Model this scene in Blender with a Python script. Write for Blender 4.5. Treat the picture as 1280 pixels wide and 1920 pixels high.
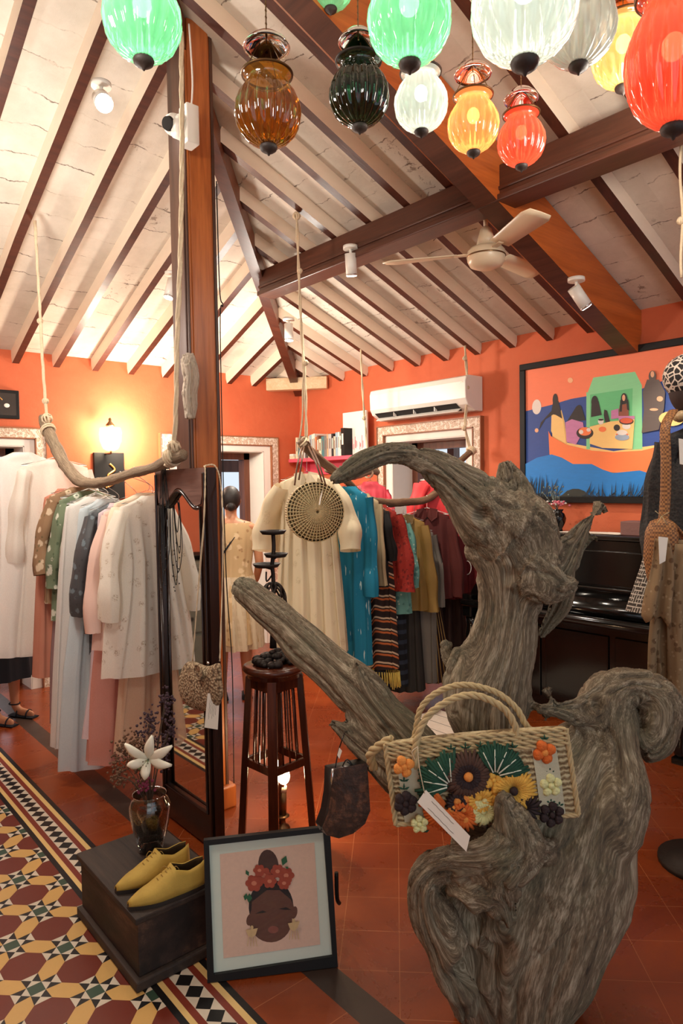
import bpy, math, random
from mathutils import Vector, Matrix, noise
R = math.radians
rnd = random.Random(7)
for o in list(bpy.data.objects): bpy.data.objects.remove(o)
scene = bpy.context.scene
COL = scene.collection

# ---------------------------------------------------------------- camera
EYE = Vector((0, 0, 1.56)); FPX = 1280.0
_y, _p, _r = R(40.52), R(-2.27), R(-0.94)
_f = Vector((math.sin(_y)*math.cos(_p), math.cos(_y)*math.cos(_p), math.sin(_p)))
_r0 = Vector((math.cos(_y), -math.sin(_y), 0)); _u0 = _r0.cross(_f)
CR = math.cos(_r)*_r0 + math.sin(_r)*_u0          # camera right
CU = -math.sin(_r)*_r0 + math.cos(_r)*_u0         # camera up
CF = _f
cam_d = bpy.data.cameras.new('camera'); cam = bpy.data.objects.new('camera', cam_d); COL.objects.link(cam)
cam_d.sensor_fit = 'VERTICAL'; cam_d.sensor_height = 36; cam_d.lens = 24; cam_d.clip_start = .05
m = Matrix(((CR.x, CU.x, -CF.x), (CR.y, CU.y, -CF.y), (CR.z, CU.z, -CF.z))).to_4x4(); m.translation = EYE
cam.matrix_world = m
scene.camera = cam

# ---------------------------------------------------------------- world, exposure, large lights
w = bpy.data.worlds.new('daylight'); scene.world = w; w.use_nodes = True
bg = w.node_tree.nodes['Background']; bg.inputs[0].default_value = (.80, .90, 1, 1); bg.inputs[1].default_value = .65
vs = scene.view_settings
vs.view_transform = 'Standard'; vs.look = 'None'; vs.gamma = 1; vs.exposure = 0.62; vs.use_curve_mapping = False

def lamp(name, kind, loc, energy, color, size=.05, target=None, spot=None, blend=.5):
    d = bpy.data.lights.new(name, kind); d.energy = energy; d.color = color
    if kind in ('POINT', 'SPOT'): d.shadow_soft_size = size
    if kind == 'AREA': d.shape = 'SQUARE'; d.size = size
    if spot: d.spot_size = R(spot); d.spot_blend = blend
    o = bpy.data.objects.new(name, d); COL.objects.link(o); o.location = loc
    if target is not None: o.rotation_euler = (Vector(target)-Vector(loc)).to_track_quat('-Z', 'Y').to_euler()
    return o
WARM = (1, .78, .55); NEUT = (1, .90, .78)
# added soft fill from behind the viewer
lamp('front_fill', 'AREA', (-1.6, -2.4, 2.6), 9, (1, .95, .88), 2.2, (2.5, 3.0, 1.4))
# the wall lamp, then added point lights that belong to no fitting
lamp('wall_lamp_light', 'POINT', (2.28, 5.36, 2.0), 34, (1, .86, .68), .06)
lamp('left_slope_fill', 'POINT', (.75, 3.5, 2.4), 44, (1, .92, .82), .14)  # unseen fill, brightens left ceiling and clothes
lamp('far_room_fill', 'POINT', (3.0, 4.45, 2.25), 31, (1, .91, .79), .12)  # unseen fill, added to lift the far ceiling
lamp('right_slope_fill', 'POINT', (2.3, 1.0, 2.75), 18, (1, .90, .78), .15)  # unseen fill, added for the right half
lamp('viewer_side_fill', 'POINT', (.15, 1.7, 2.85), 34, (1, .93, .84), .15)  # unseen fill, added to light the left rack from the viewer's side

# ---------------------------------------------------------------- pixel helpers (photo frame 1280 x 1920)
def ray(x, y): return CF + CR*((x-640)/FPX) - CU*((y-960)/FPX)
def at(x, y, d): return EYE + ray(x, y)*d
def onz(x, y, z=0): r = ray(x, y); return EYE + r*((z-EYE.z)/r.z)
def onx(x, y, v): r = ray(x, y); return EYE + r*(v/r.x)
def ony(x, y, v): r = ray(x, y); return EYE + r*(v/r.y)
def onplane(x, y, p0, n):
    r = ray(x, y); t = (Vector(p0)-EYE).dot(n)/r.dot(n); return EYE + r*t

# ---------------------------------------------------------------- tags
def tag(o, label=None, cat=None, group=None, kind=None):
    if label: o['label'] = label
    if cat: o['category'] = cat
    if group: o['group'] = group
    if kind: o['kind'] = kind
    return o
def thing(name, loc, label, cat, group=None, rz=0):
    o = bpy.data.objects.new(name, None); COL.objects.link(o); o.location = loc; o.rotation_euler[2] = rz
    o.empty_display_size = .05
    return tag(o, label, cat, group)
def copy_tree(o, parent=None):
    c = o.copy(); COL.objects.link(c)
    if parent: c.parent = parent
    for ch in [k for k in COL.objects if k.parent == o]: copy_tree(ch, c)
    return c

# ---------------------------------------------------------------- materials
class NT:
    def __init__(s, name):
        s.m = bpy.data.materials.new(name); s.m.use_nodes = True; s.t = s.m.node_tree; s.n = s.t.nodes
        s.b = s.n['Principled BSDF']; s.out = s.n['Material Output']
    def N(s, typ, ins=None, **kw):
        nd = s.n.new(typ)
        for k, v in kw.items(): setattr(nd, k, v)
        for k, v in (ins or {}).items(): s.put(nd.inputs[k], v)
        return nd
    def put(s, sock, v):
        if hasattr(v, 'is_linked') or isinstance(v, bpy.types.NodeSocket): s.t.links.new(v, sock)
        elif isinstance(v, (tuple, list)) and len(v) == 3 and sock.type == 'RGBA': sock.default_value = (*v, 1)
        else: sock.default_value = v
    def math(s, op, a, b=0.0, c=None):
        nd = s.n.new('ShaderNodeMath'); nd.operation = op; s.put(nd.inputs[0], a); s.put(nd.inputs[1], b)
        if c is not None: s.put(nd.inputs[2], c)
        return nd.outputs[0]
    def mix(s, f, a, b, bt='MIX'):
        nd = s.n.new('ShaderNodeMix'); nd.data_type = 'RGBA'; nd.blend_type = bt
        s.put(nd.inputs[0], f); s.put(nd.inputs[6], a); s.put(nd.inputs[7], b); return nd.outputs[2]
    def ramp(s, f, stops):
        nd = s.n.new('ShaderNodeValToRGB'); s.put(nd.inputs[0], f); e = nd.color_ramp.elements
        while len(e) < len(stops): e.new(.5)
        for i, (p, c) in enumerate(stops): e[i].position = p; e[i].color = (*c, 1) if len(c) == 3 else c
        return nd.outputs[0]
    def coord(s, scale=(1, 1, 1), uv=False, rot=(0, 0, 0), loc=(0, 0, 0)):
        tc = s.n.new('ShaderNodeTexCoord')
        mp = s.N('ShaderNodeMapping', {'Vector': tc.outputs['UV' if uv else 'Object'], 'Scale': scale, 'Rotation': rot, 'Location': loc})
        return mp.outputs[0]
    def noise(s, v, scale=5, detail=4, rough=.5, dist=0):
        nd = s.N('ShaderNodeTexNoise', {'Vector': v, 'Scale': scale, 'Detail': detail, 'Roughness': rough, 'Distortion': dist}); return nd.outputs[0]
    def vor(s, v, scale=5, feature='F1', out=0, rnd=1):
        nd = s.N('ShaderNodeTexVoronoi', {'Vector': v, 'Scale': scale, 'Randomness': rnd}, feature=feature); return nd.outputs[out]
    def bump(s, h, strength=.3, dist=.01):
        nd = s.N('ShaderNodeBump', {'Height': h, 'Strength': strength, 'Distance': dist}); s.put(s.b.inputs['Normal'], nd.outputs[0]); return nd
    def fin(s, col=None, rough=.6, metal=0, **kw):
        if col is not None: s.put(s.b.inputs['Base Color'], col)
        s.put(s.b.inputs['Roughness'], rough); s.put(s.b.inputs['Metallic'], metal)
        for k, v in kw.items(): s.put(s.b.inputs[k], v)
        return s.m
def srgb(r, g, b):
    f = lambda c: ((c/255)/12.92 if c/255 <= .04045 else ((c/255+.055)/1.055)**2.4)
    return (f(r), f(g), f(b))
def plain(name, c, rough=.5, metal=0, var=.12, scale=12, bump=0, stretch=(1, 1, 1), bs=60, **kw):
    t = NT(name); v = t.coord(stretch); n = t.noise(v, scale, 5, .6)
    col = t.mix(n, tuple(x*(1-var) for x in c), tuple(min(1, x*(1+var)) for x in c))
    if bump: t.bump(t.noise(v, bs, 4, .6), bump, .004)
    return t.fin(col, rough, metal, **kw)
def wood(name, c1, c2, axis=2, rough=.4, scale=9, bump=.15, **kw):
    t = NT(name); sc = [1, 1, 1]; sc[axis] = .07; v = t.coord(tuple(sc))
    n = t.noise(v, scale*2, 6, .65, .6); n2 = t.noise(v, scale*9, 3, .5)
    f = t.math('ADD', t.math('MULTIPLY', n, .75), t.math('MULTIPLY', n2, .25))
    col = t.ramp(f, [(.32, c1), (.68, c2)]); t.bump(n2, bump, .003)
    return t.fin(col, rough, **kw)
def emis(name, c, s):
    t = NT(name); return t.fin((0, 0, 0), .5, **{'Emission Color': (*c, 1), 'Emission Strength': s})
def stain_wall():
    t = NT('terracotta_limewash'); v = t.coord()
    n = t.noise(v, 1.6, 6, .6, .5); n2 = t.noise(v, 14, 5, .7)
    c = t.ramp(n, [(.3, srgb(194, 88, 50)), (.7, srgb(210, 104, 64))])
    c = t.mix(t.math('MULTIPLY', n2, .25), c, srgb(216, 124, 86)); t.bump(n2, .25, .01)
    return t.fin(c, .75)
M_wall = stain_wall()
M_white = plain('white_plaster', srgb(240, 232, 220), .7, var=.05, bump=.1)
M_black = plain('black_paint', (.009, .008, .0075), .45, var=.3, **{'Specular IOR Level': .25})
M_blackmatt = plain('matt_black', (.008, .0075, .007), .8)
M_iron = plain('dark_iron', (.03, .022, .018), .55, metal=.6, bump=.4)
M_rope = plain('cotton_rope', srgb(208, 186, 154), .9, var=.2, scale=60, bump=.5, bs=200)
M_whiteplastic = plain('white_plastic', srgb(232, 228, 218), .35, var=.03)
M_chrome = plain('chrome', (.7, .7, .7), .15, metal=1)
M_rafter = wood('rafter_brown_paint', srgb(54, 24, 16), srgb(86, 42, 27), axis=0, rough=.38)
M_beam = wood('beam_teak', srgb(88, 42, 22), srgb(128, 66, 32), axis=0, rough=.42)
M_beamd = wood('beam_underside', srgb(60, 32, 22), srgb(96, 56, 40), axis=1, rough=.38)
M_post = wood('post_lit_teak', srgb(134, 68, 28), srgb(196, 112, 54), axis=2, rough=.36)  # teak lightened to carry lantern light on the post
M_postd = wood('post_shaded_side', srgb(58, 36, 28), srgb(92, 60, 44), axis=2, rough=.4)  # darker teak, shade of the left face put into the colour
M_dark = wood('dark_polished_wood', srgb(26, 15, 11), srgb(54, 31, 21), axis=2, rough=.25)
M_stool = wood('stool_mahogany', srgb(46, 20, 12), srgb(92, 42, 22), axis=2, rough=.22)
M_paper = plain('price_tag_paper', srgb(236, 226, 210), .8, var=.04)

# ---------------------------------------------------------------- mesh builder
class MB:
    def __init__(s): s.v = []; s.f = []; s.mi = []; s.mats = []; s.sm = []
    def mid(s, m):
        if m is None: return 0
        if m not in s.mats: s.mats.append(m)
        return s.mats.index(m)
    def add(s, verts, faces, m=None, smooth=False):
        o = len(s.v); s.v += [Vector(p) for p in verts]; k = s.mid(m)
        for f in faces: s.f.append([i+o for i in f]); s.mi.append(k); s.sm.append(smooth)
        return s
    def box(s, a, b, m=None, mx=None):
        a = Vector(a); b = Vector(b)
        vs_ = [Vector((x, y, z)) for x in (a.x, b.x) for y in (a.y, b.y) for z in (a.z, b.z)]
        if mx: vs_ = [mx @ p for p in vs_]
        return s.add(vs_, [(0, 1, 3, 2), (4, 6, 7, 5), (0, 4, 5, 1), (2, 3, 7, 6), (0, 2, 6, 4), (1, 5, 7, 3)], m)
    def bar(s, a, b, wdt, hgt, m=None, up=(0, 0, 1), m2=None, taper=1):
        # bar from a to b; width sideways, height along up; m2 = material of the underside
        a = Vector(a); b = Vector(b); d = (b-a).normalized(); sd = d.cross(Vector(up)).normalized(); u = sd.cross(d)
        vs_ = []
        for p, k in ((a, 1), (b, taper)):
            for i, j in ((-1, -1), (1, -1), (1, 1), (-1, 1)): vs_.append(p+sd*(i*wdt/2*k)+u*(j*hgt/2*k))
        o = len(s.v); s.add(vs_, [(0, 1, 2, 3), (7, 6, 5, 4), (1, 5, 6, 2), (2, 6, 7, 3), (3, 7, 4, 0)], m)
        s.add([], [], m2 or m); s.f.append([o, o+4, o+5, o+1]); s.mi.append(s.mid(m2 or m)); s.sm.append(False)
        return s
    def quad(s, pts, m=None): return s.add(pts, [tuple(range(len(pts)))], m)
    def tube(s, path, rad, seg=10, m=None, caps=True, squash=None, twist=0, smooth=True):
        path = [Vector(p) for p in path]; n = len(path)
        if not hasattr(rad, '__len__'): rad = [rad]*n
        prev = None; rings = []; o = len(s.v)
        for i, p in enumerate(path):
            d = (path[min(i+1, n-1)]-path[max(i-1, 0)]).normalized()
            if prev is None:
                ref = Vector((0, 0, 1)) if abs(d.z) < .9 else Vector((1, 0, 0)); a = d.cross(ref).normalized()
            else: a = (prev-d*prev.dot(d)).normalized()
            prev = a; b = d.cross(a)
            for k in range(seg):
                t = 2*math.pi*k/seg+twist*i
                s.v.append(p+(a*math.cos(t)+b*math.sin(t)*(squash or 1))*rad[i])
        k = s.mid(m)
        for i in range(n-1):
            for j in range(seg):
                s.f.append([o+i*seg+j, o+i*seg+(j+1) % seg, o+(i+1)*seg+(j+1) % seg, o+(i+1)*seg+j]); s.mi.append(k); s.sm.append(smooth)
        if caps:
            s.f.append([o+j for j in range(seg)][::-1]); s.mi.append(k); s.sm.append(False)
            s.f.append([o+(n-1)*seg+j for j in range(seg)]); s.mi.append(k); s.sm.append(False)
        return s
    def lathe(s, prof, seg=32, m=None, c=(0, 0, 0), lobes=0, amp=0, smooth=True, caps=True):
        o = len(s.v); c = Vector(c); n = len(prof); k = s.mid(m)
        for i, pr in enumerate(prof):
            r, z = pr[0], pr[1]; a_ = amp*(pr[2] if len(pr) > 2 else 1)
            for j in range(seg):
                t = 2*math.pi*j/seg; rr = r*(1-a_*(1-abs(math.cos(t*lobes/2)))) if lobes else r
                s.v.append(c+Vector((rr*math.cos(t), rr*math.sin(t), z)))
        for i in range(n-1):
            for j in range(seg):
                s.f.append([o+i*seg+j, o+i*seg+(j+1) % seg, o+(i+1)*seg+(j+1) % seg, o+(i+1)*seg+j]); s.mi.append(k); s.sm.append(smooth)
        if caps:
            if prof[0][0] > 1e-4: s.f.append([o+j for j in range(seg)][::-1]); s.mi.append(k); s.sm.append(False)
            if prof[-1][0] > 1e-4: s.f.append([o+(n-1)*seg+j for j in range(seg)]); s.mi.append(k); s.sm.append(False)
        return s
    def ball(s, c, r, m=None, seg=12, rings=8, sc=(1, 1, 1)):
        o = len(s.v); c = Vector(c); k = s.mid(m)
        for i in range(rings+1):
            ph = math.pi*i/rings
            for j in range(seg):
                t = 2*math.pi*j/seg
                s.v.append(c+Vector((r*sc[0]*math.sin(ph)*math.cos(t), r*sc[1]*math.sin(ph)*math.sin(t), r*sc[2]*math.cos(ph))))
        for i in range(rings):
            for j in range(seg):
                s.f.append([o+i*seg+j, o+(i+1)*seg+j, o+(i+1)*seg+(j+1) % seg, o+i*seg+(j+1) % seg]); s.mi.append(k); s.sm.append(True)
        return s
    def build(s, name, m=None, parent=None, label=None, cat=None, group=None, kind=None, origin=None, solid=0, bevel=0, sub=0, uv=None):
        # origin: world point of the object (or of its parent Empty); geometry is given in world coordinates
        org = Vector(origin) if origin is not None else (parent.matrix_world.translation if False else Vector((0, 0, 0)))
        inv = Matrix.Identity(4)
        if parent is not None:
            inv = (Matrix.Translation(parent.location) @ parent.rotation_euler.to_matrix().to_4x4()).inverted() if parent.type == 'EMPTY' and parent.parent is None else None
            if inv is None:
                q = parent; mw = Matrix.Identity(4)
                while q: mw = Matrix.Translation(q.location) @ q.rotation_euler.to_matrix().to_4x4() @ mw; q = q.parent
                inv = mw.inverted()
        elif origin is None and s.v:
            mn = Vector((min(p.x for p in s.v), min(p.y for p in s.v), min(p.z for p in s.v))); mx_ = Vector((max(p.x for p in s.v), max(p.y for p in s.v), max(p.z for p in s.v)))
            org = Vector(((mn.x+mx_.x)/2, (mn.y+mx_.y)/2, mn.z)); inv = Matrix.Translation(-org)
        else: inv = Matrix.Translation(-org)
        me = bpy.data.meshes.new(name); me.from_pydata([inv @ p for p in s.v], [], s.f)
        for mm in ([m] if m and not s.mats else s.mats or [M_white]): me.materials.append(mm)
        if m and s.mats and m not in s.mats: pass
        me.polygons.foreach_set('material_index', s.mi); me.polygons.foreach_set('use_smooth', s.sm)
        if uv: uv(me)
        me.update(); o = bpy.data.objects.new(name, me); COL.objects.link(o)
        if parent is not None: o.parent = parent
        else: o.location = org
        if solid: md = o.modifiers.new('solid', 'SOLIDIFY'); md.thickness = solid; md.offset = 0
        if bevel: md = o.modifiers.new('bevel', 'BEVEL'); md.width = bevel; md.segments = 2; md.limit_method = 'ANGLE'
        if sub: md = o.modifiers.new('sub', 'SUBSURF'); md.levels = sub; md.render_levels = sub
        return tag(o, label, cat, group, kind)
def lerp(a, b, t): return a+(b-a)*t
def curve(pts, n=8):
    # Catmull-Rom through points
    P = [Vector(p) for p in pts]; out = []
    for i in range(len(P)-1):
        p0 = P[max(i-1, 0)]; p1 = P[i]; p2 = P[i+1]; p3 = P[min(i+2, len(P)-1)]
        for k in range(n):
            t = k/n; out.append(.5*((2*p1)+(p2-p0)*t+(2*p0-5*p1+4*p2-p3)*t*t+(3*p1-p0-3*p2+p3)*t**3))
    out.append(P[-1]); return out

# ================================================================ THE ROOM
XW, YW, ZT, K = 4.264, 5.622, 2.63, .40      # right wall, left wall, wall top, roof pitch
RX = .30                                      # ridge
HY = YW-XW                                    # hip: y = x + HY
XL = 2*RX-XW                                  # far side wall
FB = -3.0                                     # unseen room end, left open to let daylight in
def zr(x): return ZT+K*(XW-x)                 # right slope
def zl(y): return ZT+K*(YW-y)                 # left slope

# ---- floor: mosaic carpet, border, red tiles, dark stripe
t = NT('red_oxide_tile'); v = t.coord(); sx = t.N('ShaderNodeSeparateXYZ', {0: v})
x_, y_ = sx.outputs[0], sx.outputs[1]
u_ = t.math('DIVIDE', t.math('SUBTRACT', t.math('MULTIPLY', t.math('ADD', x_, y_), .70711), 2.912), .195)
v_ = t.math('DIVIDE', t.math('SUBTRACT', t.math('MULTIPLY', t.math('SUBTRACT', y_, x_), .70711), .0045), .195)
def edge(a): 
    f = t.math('FRACT', t.math('ADD', a, 100.0)); return t.math('MINIMUM', f, t.math('SUBTRACT', 1.0, f))
gd = t.math('MINIMUM', edge(u_), edge(v_))
ys = t.math('DIVIDE', t.math('SUBTRACT', y_, 2.86), .195); ga = edge(ys)
sel = t.math('LESS_THAN', x_, 1.27)
g = t.math('ADD', t.math('MULTIPLY', sel, ga), t.math('MULTIPLY', t.math('SUBTRACT', 1.0, sel), gd))
gm = t.math('LESS_THAN', g, .005)
cid = t.N('ShaderNodeCombineXYZ', {0: t.math('FLOOR', t.mix(sel, u_, 0.0) if False else u_), 1: t.math('FLOOR', v_), 2: t.math('MULTIPLY', sel, t.math('FLOOR', ys))})
wn = t.N('ShaderNodeTexWhiteNoise', {0: cid.outputs[0]}).outputs[0]
n = t.noise(v, 3, 6, .65, .6); n2 = t.noise(v, 60, 3, .6)
c = t.ramp(n, [(.3, srgb(102, 38, 11)), (.72, srgb(140, 62, 18))])
c = t.mix(t.math('MULTIPLY', wn, .35), c, srgb(108, 38, 14))
c = t.mix(t.math('MULTIPLY', n2, .25), c, srgb(150, 72, 28))
c = t.mix(t.math('MULTIPLY', gm, .42), c, srgb(204, 140, 92))
t.bump(t.math('SUBTRACT', 1.0, gm), .15, .002)
M_red = t.fin(c, t.math('ADD', t.math('MULTIPLY', n, .25), .16), **{'Specular IOR Level': .6})
def tile(nm, c, rough=.3):
    t = NT(nm); v = t.coord(); n = t.noise(v, 6, 6, .7); n2 = t.noise(v, 90, 3, .6)
    cc = t.mix(t.math('MULTIPLY', n, .5), tuple(x*1.06 for x in c), tuple(x*.72 for x in c)); cc = t.mix(t.math('MULTIPLY', n2, .25), cc, tuple(x*.8 for x in c))
    return t.fin(cc, t.math('ADD', t.math('MULTIPLY', n, .3), .18))
T_yel = tile('yellow_tile', srgb(206, 162, 94)); T_ox = tile('oxblood_tile', srgb(108, 42, 27)); T_blk = tile('black_tile', srgb(22, 19, 18))
T_wht = tile('white_tile', srgb(208, 194, 172)); T_grn = tile('green_tile', srgb(54, 76, 60)); T_str = tile('grey_stripe_tile', srgb(56, 43, 36)); T_red2 = tile('border_red_tile', srgb(122, 48, 32))
T_yb = tile('border_yellow_tile', srgb(220, 184, 118))
F = MB(); BY0, BY1 = -1.2, 7.2
def strip(x0, x1, m): F.quad([(x0, BY0, 0), (x1, BY0, 0), (x1, BY1, 0), (x0, BY1, 0)], m)
strip(1.067, 1.268, M_red); strip(1.268, 1.366, T_str); strip(1.366, XW+1.6, M_red)
strip(1.045, 1.067, T_blk); strip(1.025, 1.045, T_yb); strip(1.003, 1.025, T_red2)
strip(.916, .938, T_red2); strip(.898, .916, T_yb); strip(.877, .898, T_blk)
PD, DX0, DX1 = .0645, .938, 1.003; xm = (DX0+DX1)/2; k0 = int((BY0-2.905)/PD)-1
y = 2.905+k0*PD
while y < BY1:
    a, b = y-PD/2, y+PD/2
    F.quad([(xm, a, 0), (DX1, y, 0), (xm, b, 0), (DX0, y, 0)], T_blk)
    F.quad([(xm, a, 0), (DX1, a, 0), (DX1, y, 0)], T_wht); F.quad([(DX1, y, 0), (DX1, b, 0), (xm, b, 0)], T_wht)
    F.quad([(DX0, a, 0), (xm, a, 0), (DX0, y, 0)], T_wht); F.quad([(DX0, y, 0), (xm, b, 0), (DX0, b, 0)], T_wht)
    y += PD
# mosaic cells (clipped at x = .877)
S2 = math.sqrt(.5); A_ = .191
def clip(poly, lim):
    out = []
    for i in range(len(poly)):
        p, q = poly[i], poly[(i+1) % len(poly)]
        if p[0] <= lim: out.append(p)
        if (p[0] < lim) != (q[0] < lim):
            tt = (lim-p[0])/(q[0]-p[0]); out.append((lim, p[1]+(q[1]-p[1])*tt, 0))
    return out
def mos(poly, cx, cy, m, rot=True):
    pts = []
    for (a, b) in poly:
        if rot: a, b = (a+b)*S2, (b-a)*S2
        pts.append((cx+a, cy+b, 0))
    pts = clip(pts, .877)
    if len(pts) > 2: F.quad(pts, m)
MX0, MY0 = -3.2, -.6
for i in range(-40, 60):
    for j in range(-60, 60):
        gx = .7395+(i+j)*A_*S2; gy = 2.08+(j-i)*A_*S2
        if gx < MX0 or gx > .877+.2 or gy < MY0 or gy > 5.55: continue
        h = A_/2; q, sh, tp = .031, .028, .0318
        # octagon centred at (h,h) in lattice frame
        a, b = .0645, .0275
        oc = [(a, b), (b, a), (-b, a), (-a, b), (-a, -b), (-b, -a), (b, -a), (a, -b)]
        mos([(h+p, h+r) for p, r in oc][::-1], gx, gy, T_ox)
        for (ux, uy) in ((1, 0), (0, 1)):
            hx = [(-h+tp, 0), (-sh, q), (sh, q), (h-tp, 0), (sh, -q), (-sh, -q)]
            pp = [((p+h)*ux-r*uy, (p+h)*uy+r*ux) for p, r in hx]
            mos(pp[::-1], gx, gy, T_yel)
        e = .0225; mos([(-e, -e), (e, -e), (e, e), (-e, e)], gx, gy, T_grn, False)
        for kq in range(4):
            ca, sa = [(1, 0), (0, 1), (-1, 0), (0, -1)][kq]
            rr = lambda p: (p[0]*ca-p[1]*sa, p[0]*sa+p[1]*ca)
            A, B, C_, D_ = (e, -e), (e, e), (.0695, .0262), (.0695, -.0262); X_ = (.0445, 0)
            mos([rr(A), rr(X_), rr(B)][::-1], gx, gy, T_wht, False); mos([rr(B), rr(X_), rr(C_)][::-1], gx, gy, T_blk, False)
            mos([rr(C_), rr(X_), rr(D_)][::-1], gx, gy, T_wht, False); mos([rr(D_), rr(X_), rr(A)][::-1], gx, gy, T_blk, False)
floor = F.build('floor', kind='structure', origin=(0, 0, 0))
sb = MB().box((XL-.3, FB, -.3), (XW+1.6, 8.4, -.002)).build('floor_bed', M_red, kind='structure', origin=(0, 0, 0)); sb.name = 'trim_9'

# ---- ceiling boards
t = NT('limewashed_ceiling'); v = t.coord(uv=True); nz = t.noise(v, 3.5, 5, .6)
bay = t.N('ShaderNodeTexWhiteNoise', {1: t.math('FLOOR', t.math('DIVIDE', t.N('ShaderNodeSeparateXYZ', {0: v}).outputs[0], .317))}, noise_dimensions='1D').outputs[0]
v = t.N('ShaderNodeVectorMath', {0: v, 1: t.N('ShaderNodeCombineXYZ', {1: t.math('MULTIPLY', bay, .5)}).outputs[0]}, operation='ADD').outputs[0]
vv = t.N('ShaderNodeVectorMath', {0: v, 1: t.N('ShaderNodeCombineXYZ', {0: 0.0, 1: t.math('MULTIPLY', t.math('SUBTRACT', nz, .5), .16)}).outputs[0]}, operation='ADD').outputs[0]
br = t.N('ShaderNodeTexBrick', {'Vector': vv, 'Scale': 1.0, 'Mortar Size': .0035, 'Mortar Smooth': .2, 'Brick Width': 90.0, 'Row Height': .19, 'Color1': (1, 1, 1, 1), 'Color2': (.9, .9, .9, 1), 'Mortar': (0, 0, 0, 1)}, offset=.37)
pm = t.ramp(t.noise(v, 2.6, 6, .7), [(.47, (0, 0, 0)), (.56, (1, 1, 1))])
crack = t.math('MULTIPLY', t.math('SUBTRACT', 1.0, br.outputs[0]), pm)
n1 = t.noise(v, 2.2, 6, .65); n3 = t.noise(v, 17, 5, .75, .6)
base = t.ramp(n1, [(.3, srgb(196, 184, 168)), (.7, srgb(226, 216, 202))])
base = t.mix(t.math('MULTIPLY', t.math('SUBTRACT', 1.0, br.outputs[0]), .22), base, srgb(186, 166, 146))
base = t.mix(t.math('MULTIPLY', crack, .8), base, srgb(74, 52, 40))
pe = t.ramp(t.math('MULTIPLY', t.ramp(n3, [(.56, (0, 0, 0)), (.62, (1, 1, 1))]), t.ramp(t.noise(v, 1.3, 3, .5), [(.56, (0, 0, 0)), (.66, (1, 1, 1))])), [(.2, (0, 0, 0)), (.8, (1, 1, 1))])
base = t.mix(t.math('MULTIPLY', pe, .7), base, srgb(120, 96, 78)); t.bump(t.math('SUBTRACT', n3, crack), .25, .01)
M_ceil = t.fin(base, .7)
M_sidecream = plain('rafter_cream_side', srgb(232, 216, 196), .6, var=.1, stretch=(.3, .3, 1), bump=.15)
def slope_uv(me):
    uvl = me.uv_layers.new(name='UVMap')
    for poly in me.polygons:
        for li in poly.loop_indices:
            p = me.vertices[me.loops[li].vertex_index].co
            if poly.material_index == 0: pass
            nrm = poly.normal
            if abs(nrm.x) > abs(nrm.y): uvl.data[li].uv = (p.y, p.x*1.077)
            else: uvl.data[li].uv = (p.x, p.y*1.077)
C_ = MB(); TH = .05
def slab(pts):
    n_ = len(pts); up = [Vector(p)+Vector((0, 0, TH)) for p in pts]
    C_.add([Vector(p) for p in pts]+up, [tuple(range(n_))[::-1], tuple(range(n_, 2*n_))]+[(i, (i+1) % n_, (i+1) % n_+n_, i+n_) for i in range(n_)], M_ceil)
zrid = zr(RX)
slab([(XW+.25, YW+.25, ZT-K*.25), (RX, RX+HY, zrid), (RX, FB, zrid), (XW+.25, FB, ZT-K*.25)])
slab([(XL-.25, YW+.25, ZT-K*.25), (RX, RX+HY, zrid), (XW+.25, YW+.25, ZT-K*.25)])
slab([(XL-.25, FB, ZT-K*.25), (RX, FB, zrid), (RX, RX+HY, zrid), (XL-.25, YW+.25, ZT-K*.25)])
C_.build('ceiling', kind='structure', origin=(0, 0, 0), uv=slope_uv)

# ---- walls with openings
WT = .34
def wall_with_holes(name, axis, c0, a0, a1, holes, zt=ZT):
    b = MB(); cur = a0
    def bx(u0, u1, z0, z1):
        if axis == 'x': b.box((c0, u0, z0), (c0+WT, u1, z1), M_wall)
        else: b.box((u0, c0, z0), (u1, c0+WT, z1), M_wall)
    for (h0, h1, ht) in sorted(holes):
        bx(cur, h0, 0, zt); bx(h0, h1, ht, zt); cur = h1
    bx(cur, a1, 0, zt); return b.build(name, kind='structure', origin=(0, 0, 0))
D1 = (2.86, 3.80, 1.90)      # doorway in the left wall (x range)
D3 = (.55, 1.58, 1.90)
D2 = (3.45, 4.28, 1.93)      # doorway in the right wall (y range)
wall_with_holes('wall_left', 'y', YW, XL, XW+WT, [D1, D3])
wall_with_holes('wall_right', 'x', XW, FB, YW, [D2])
MB().box((XL-WT, FB, 0), (XL, YW+WT, ZT), M_wall).build('wall_far', kind='structure', origin=(0, 0, 0))
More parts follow.
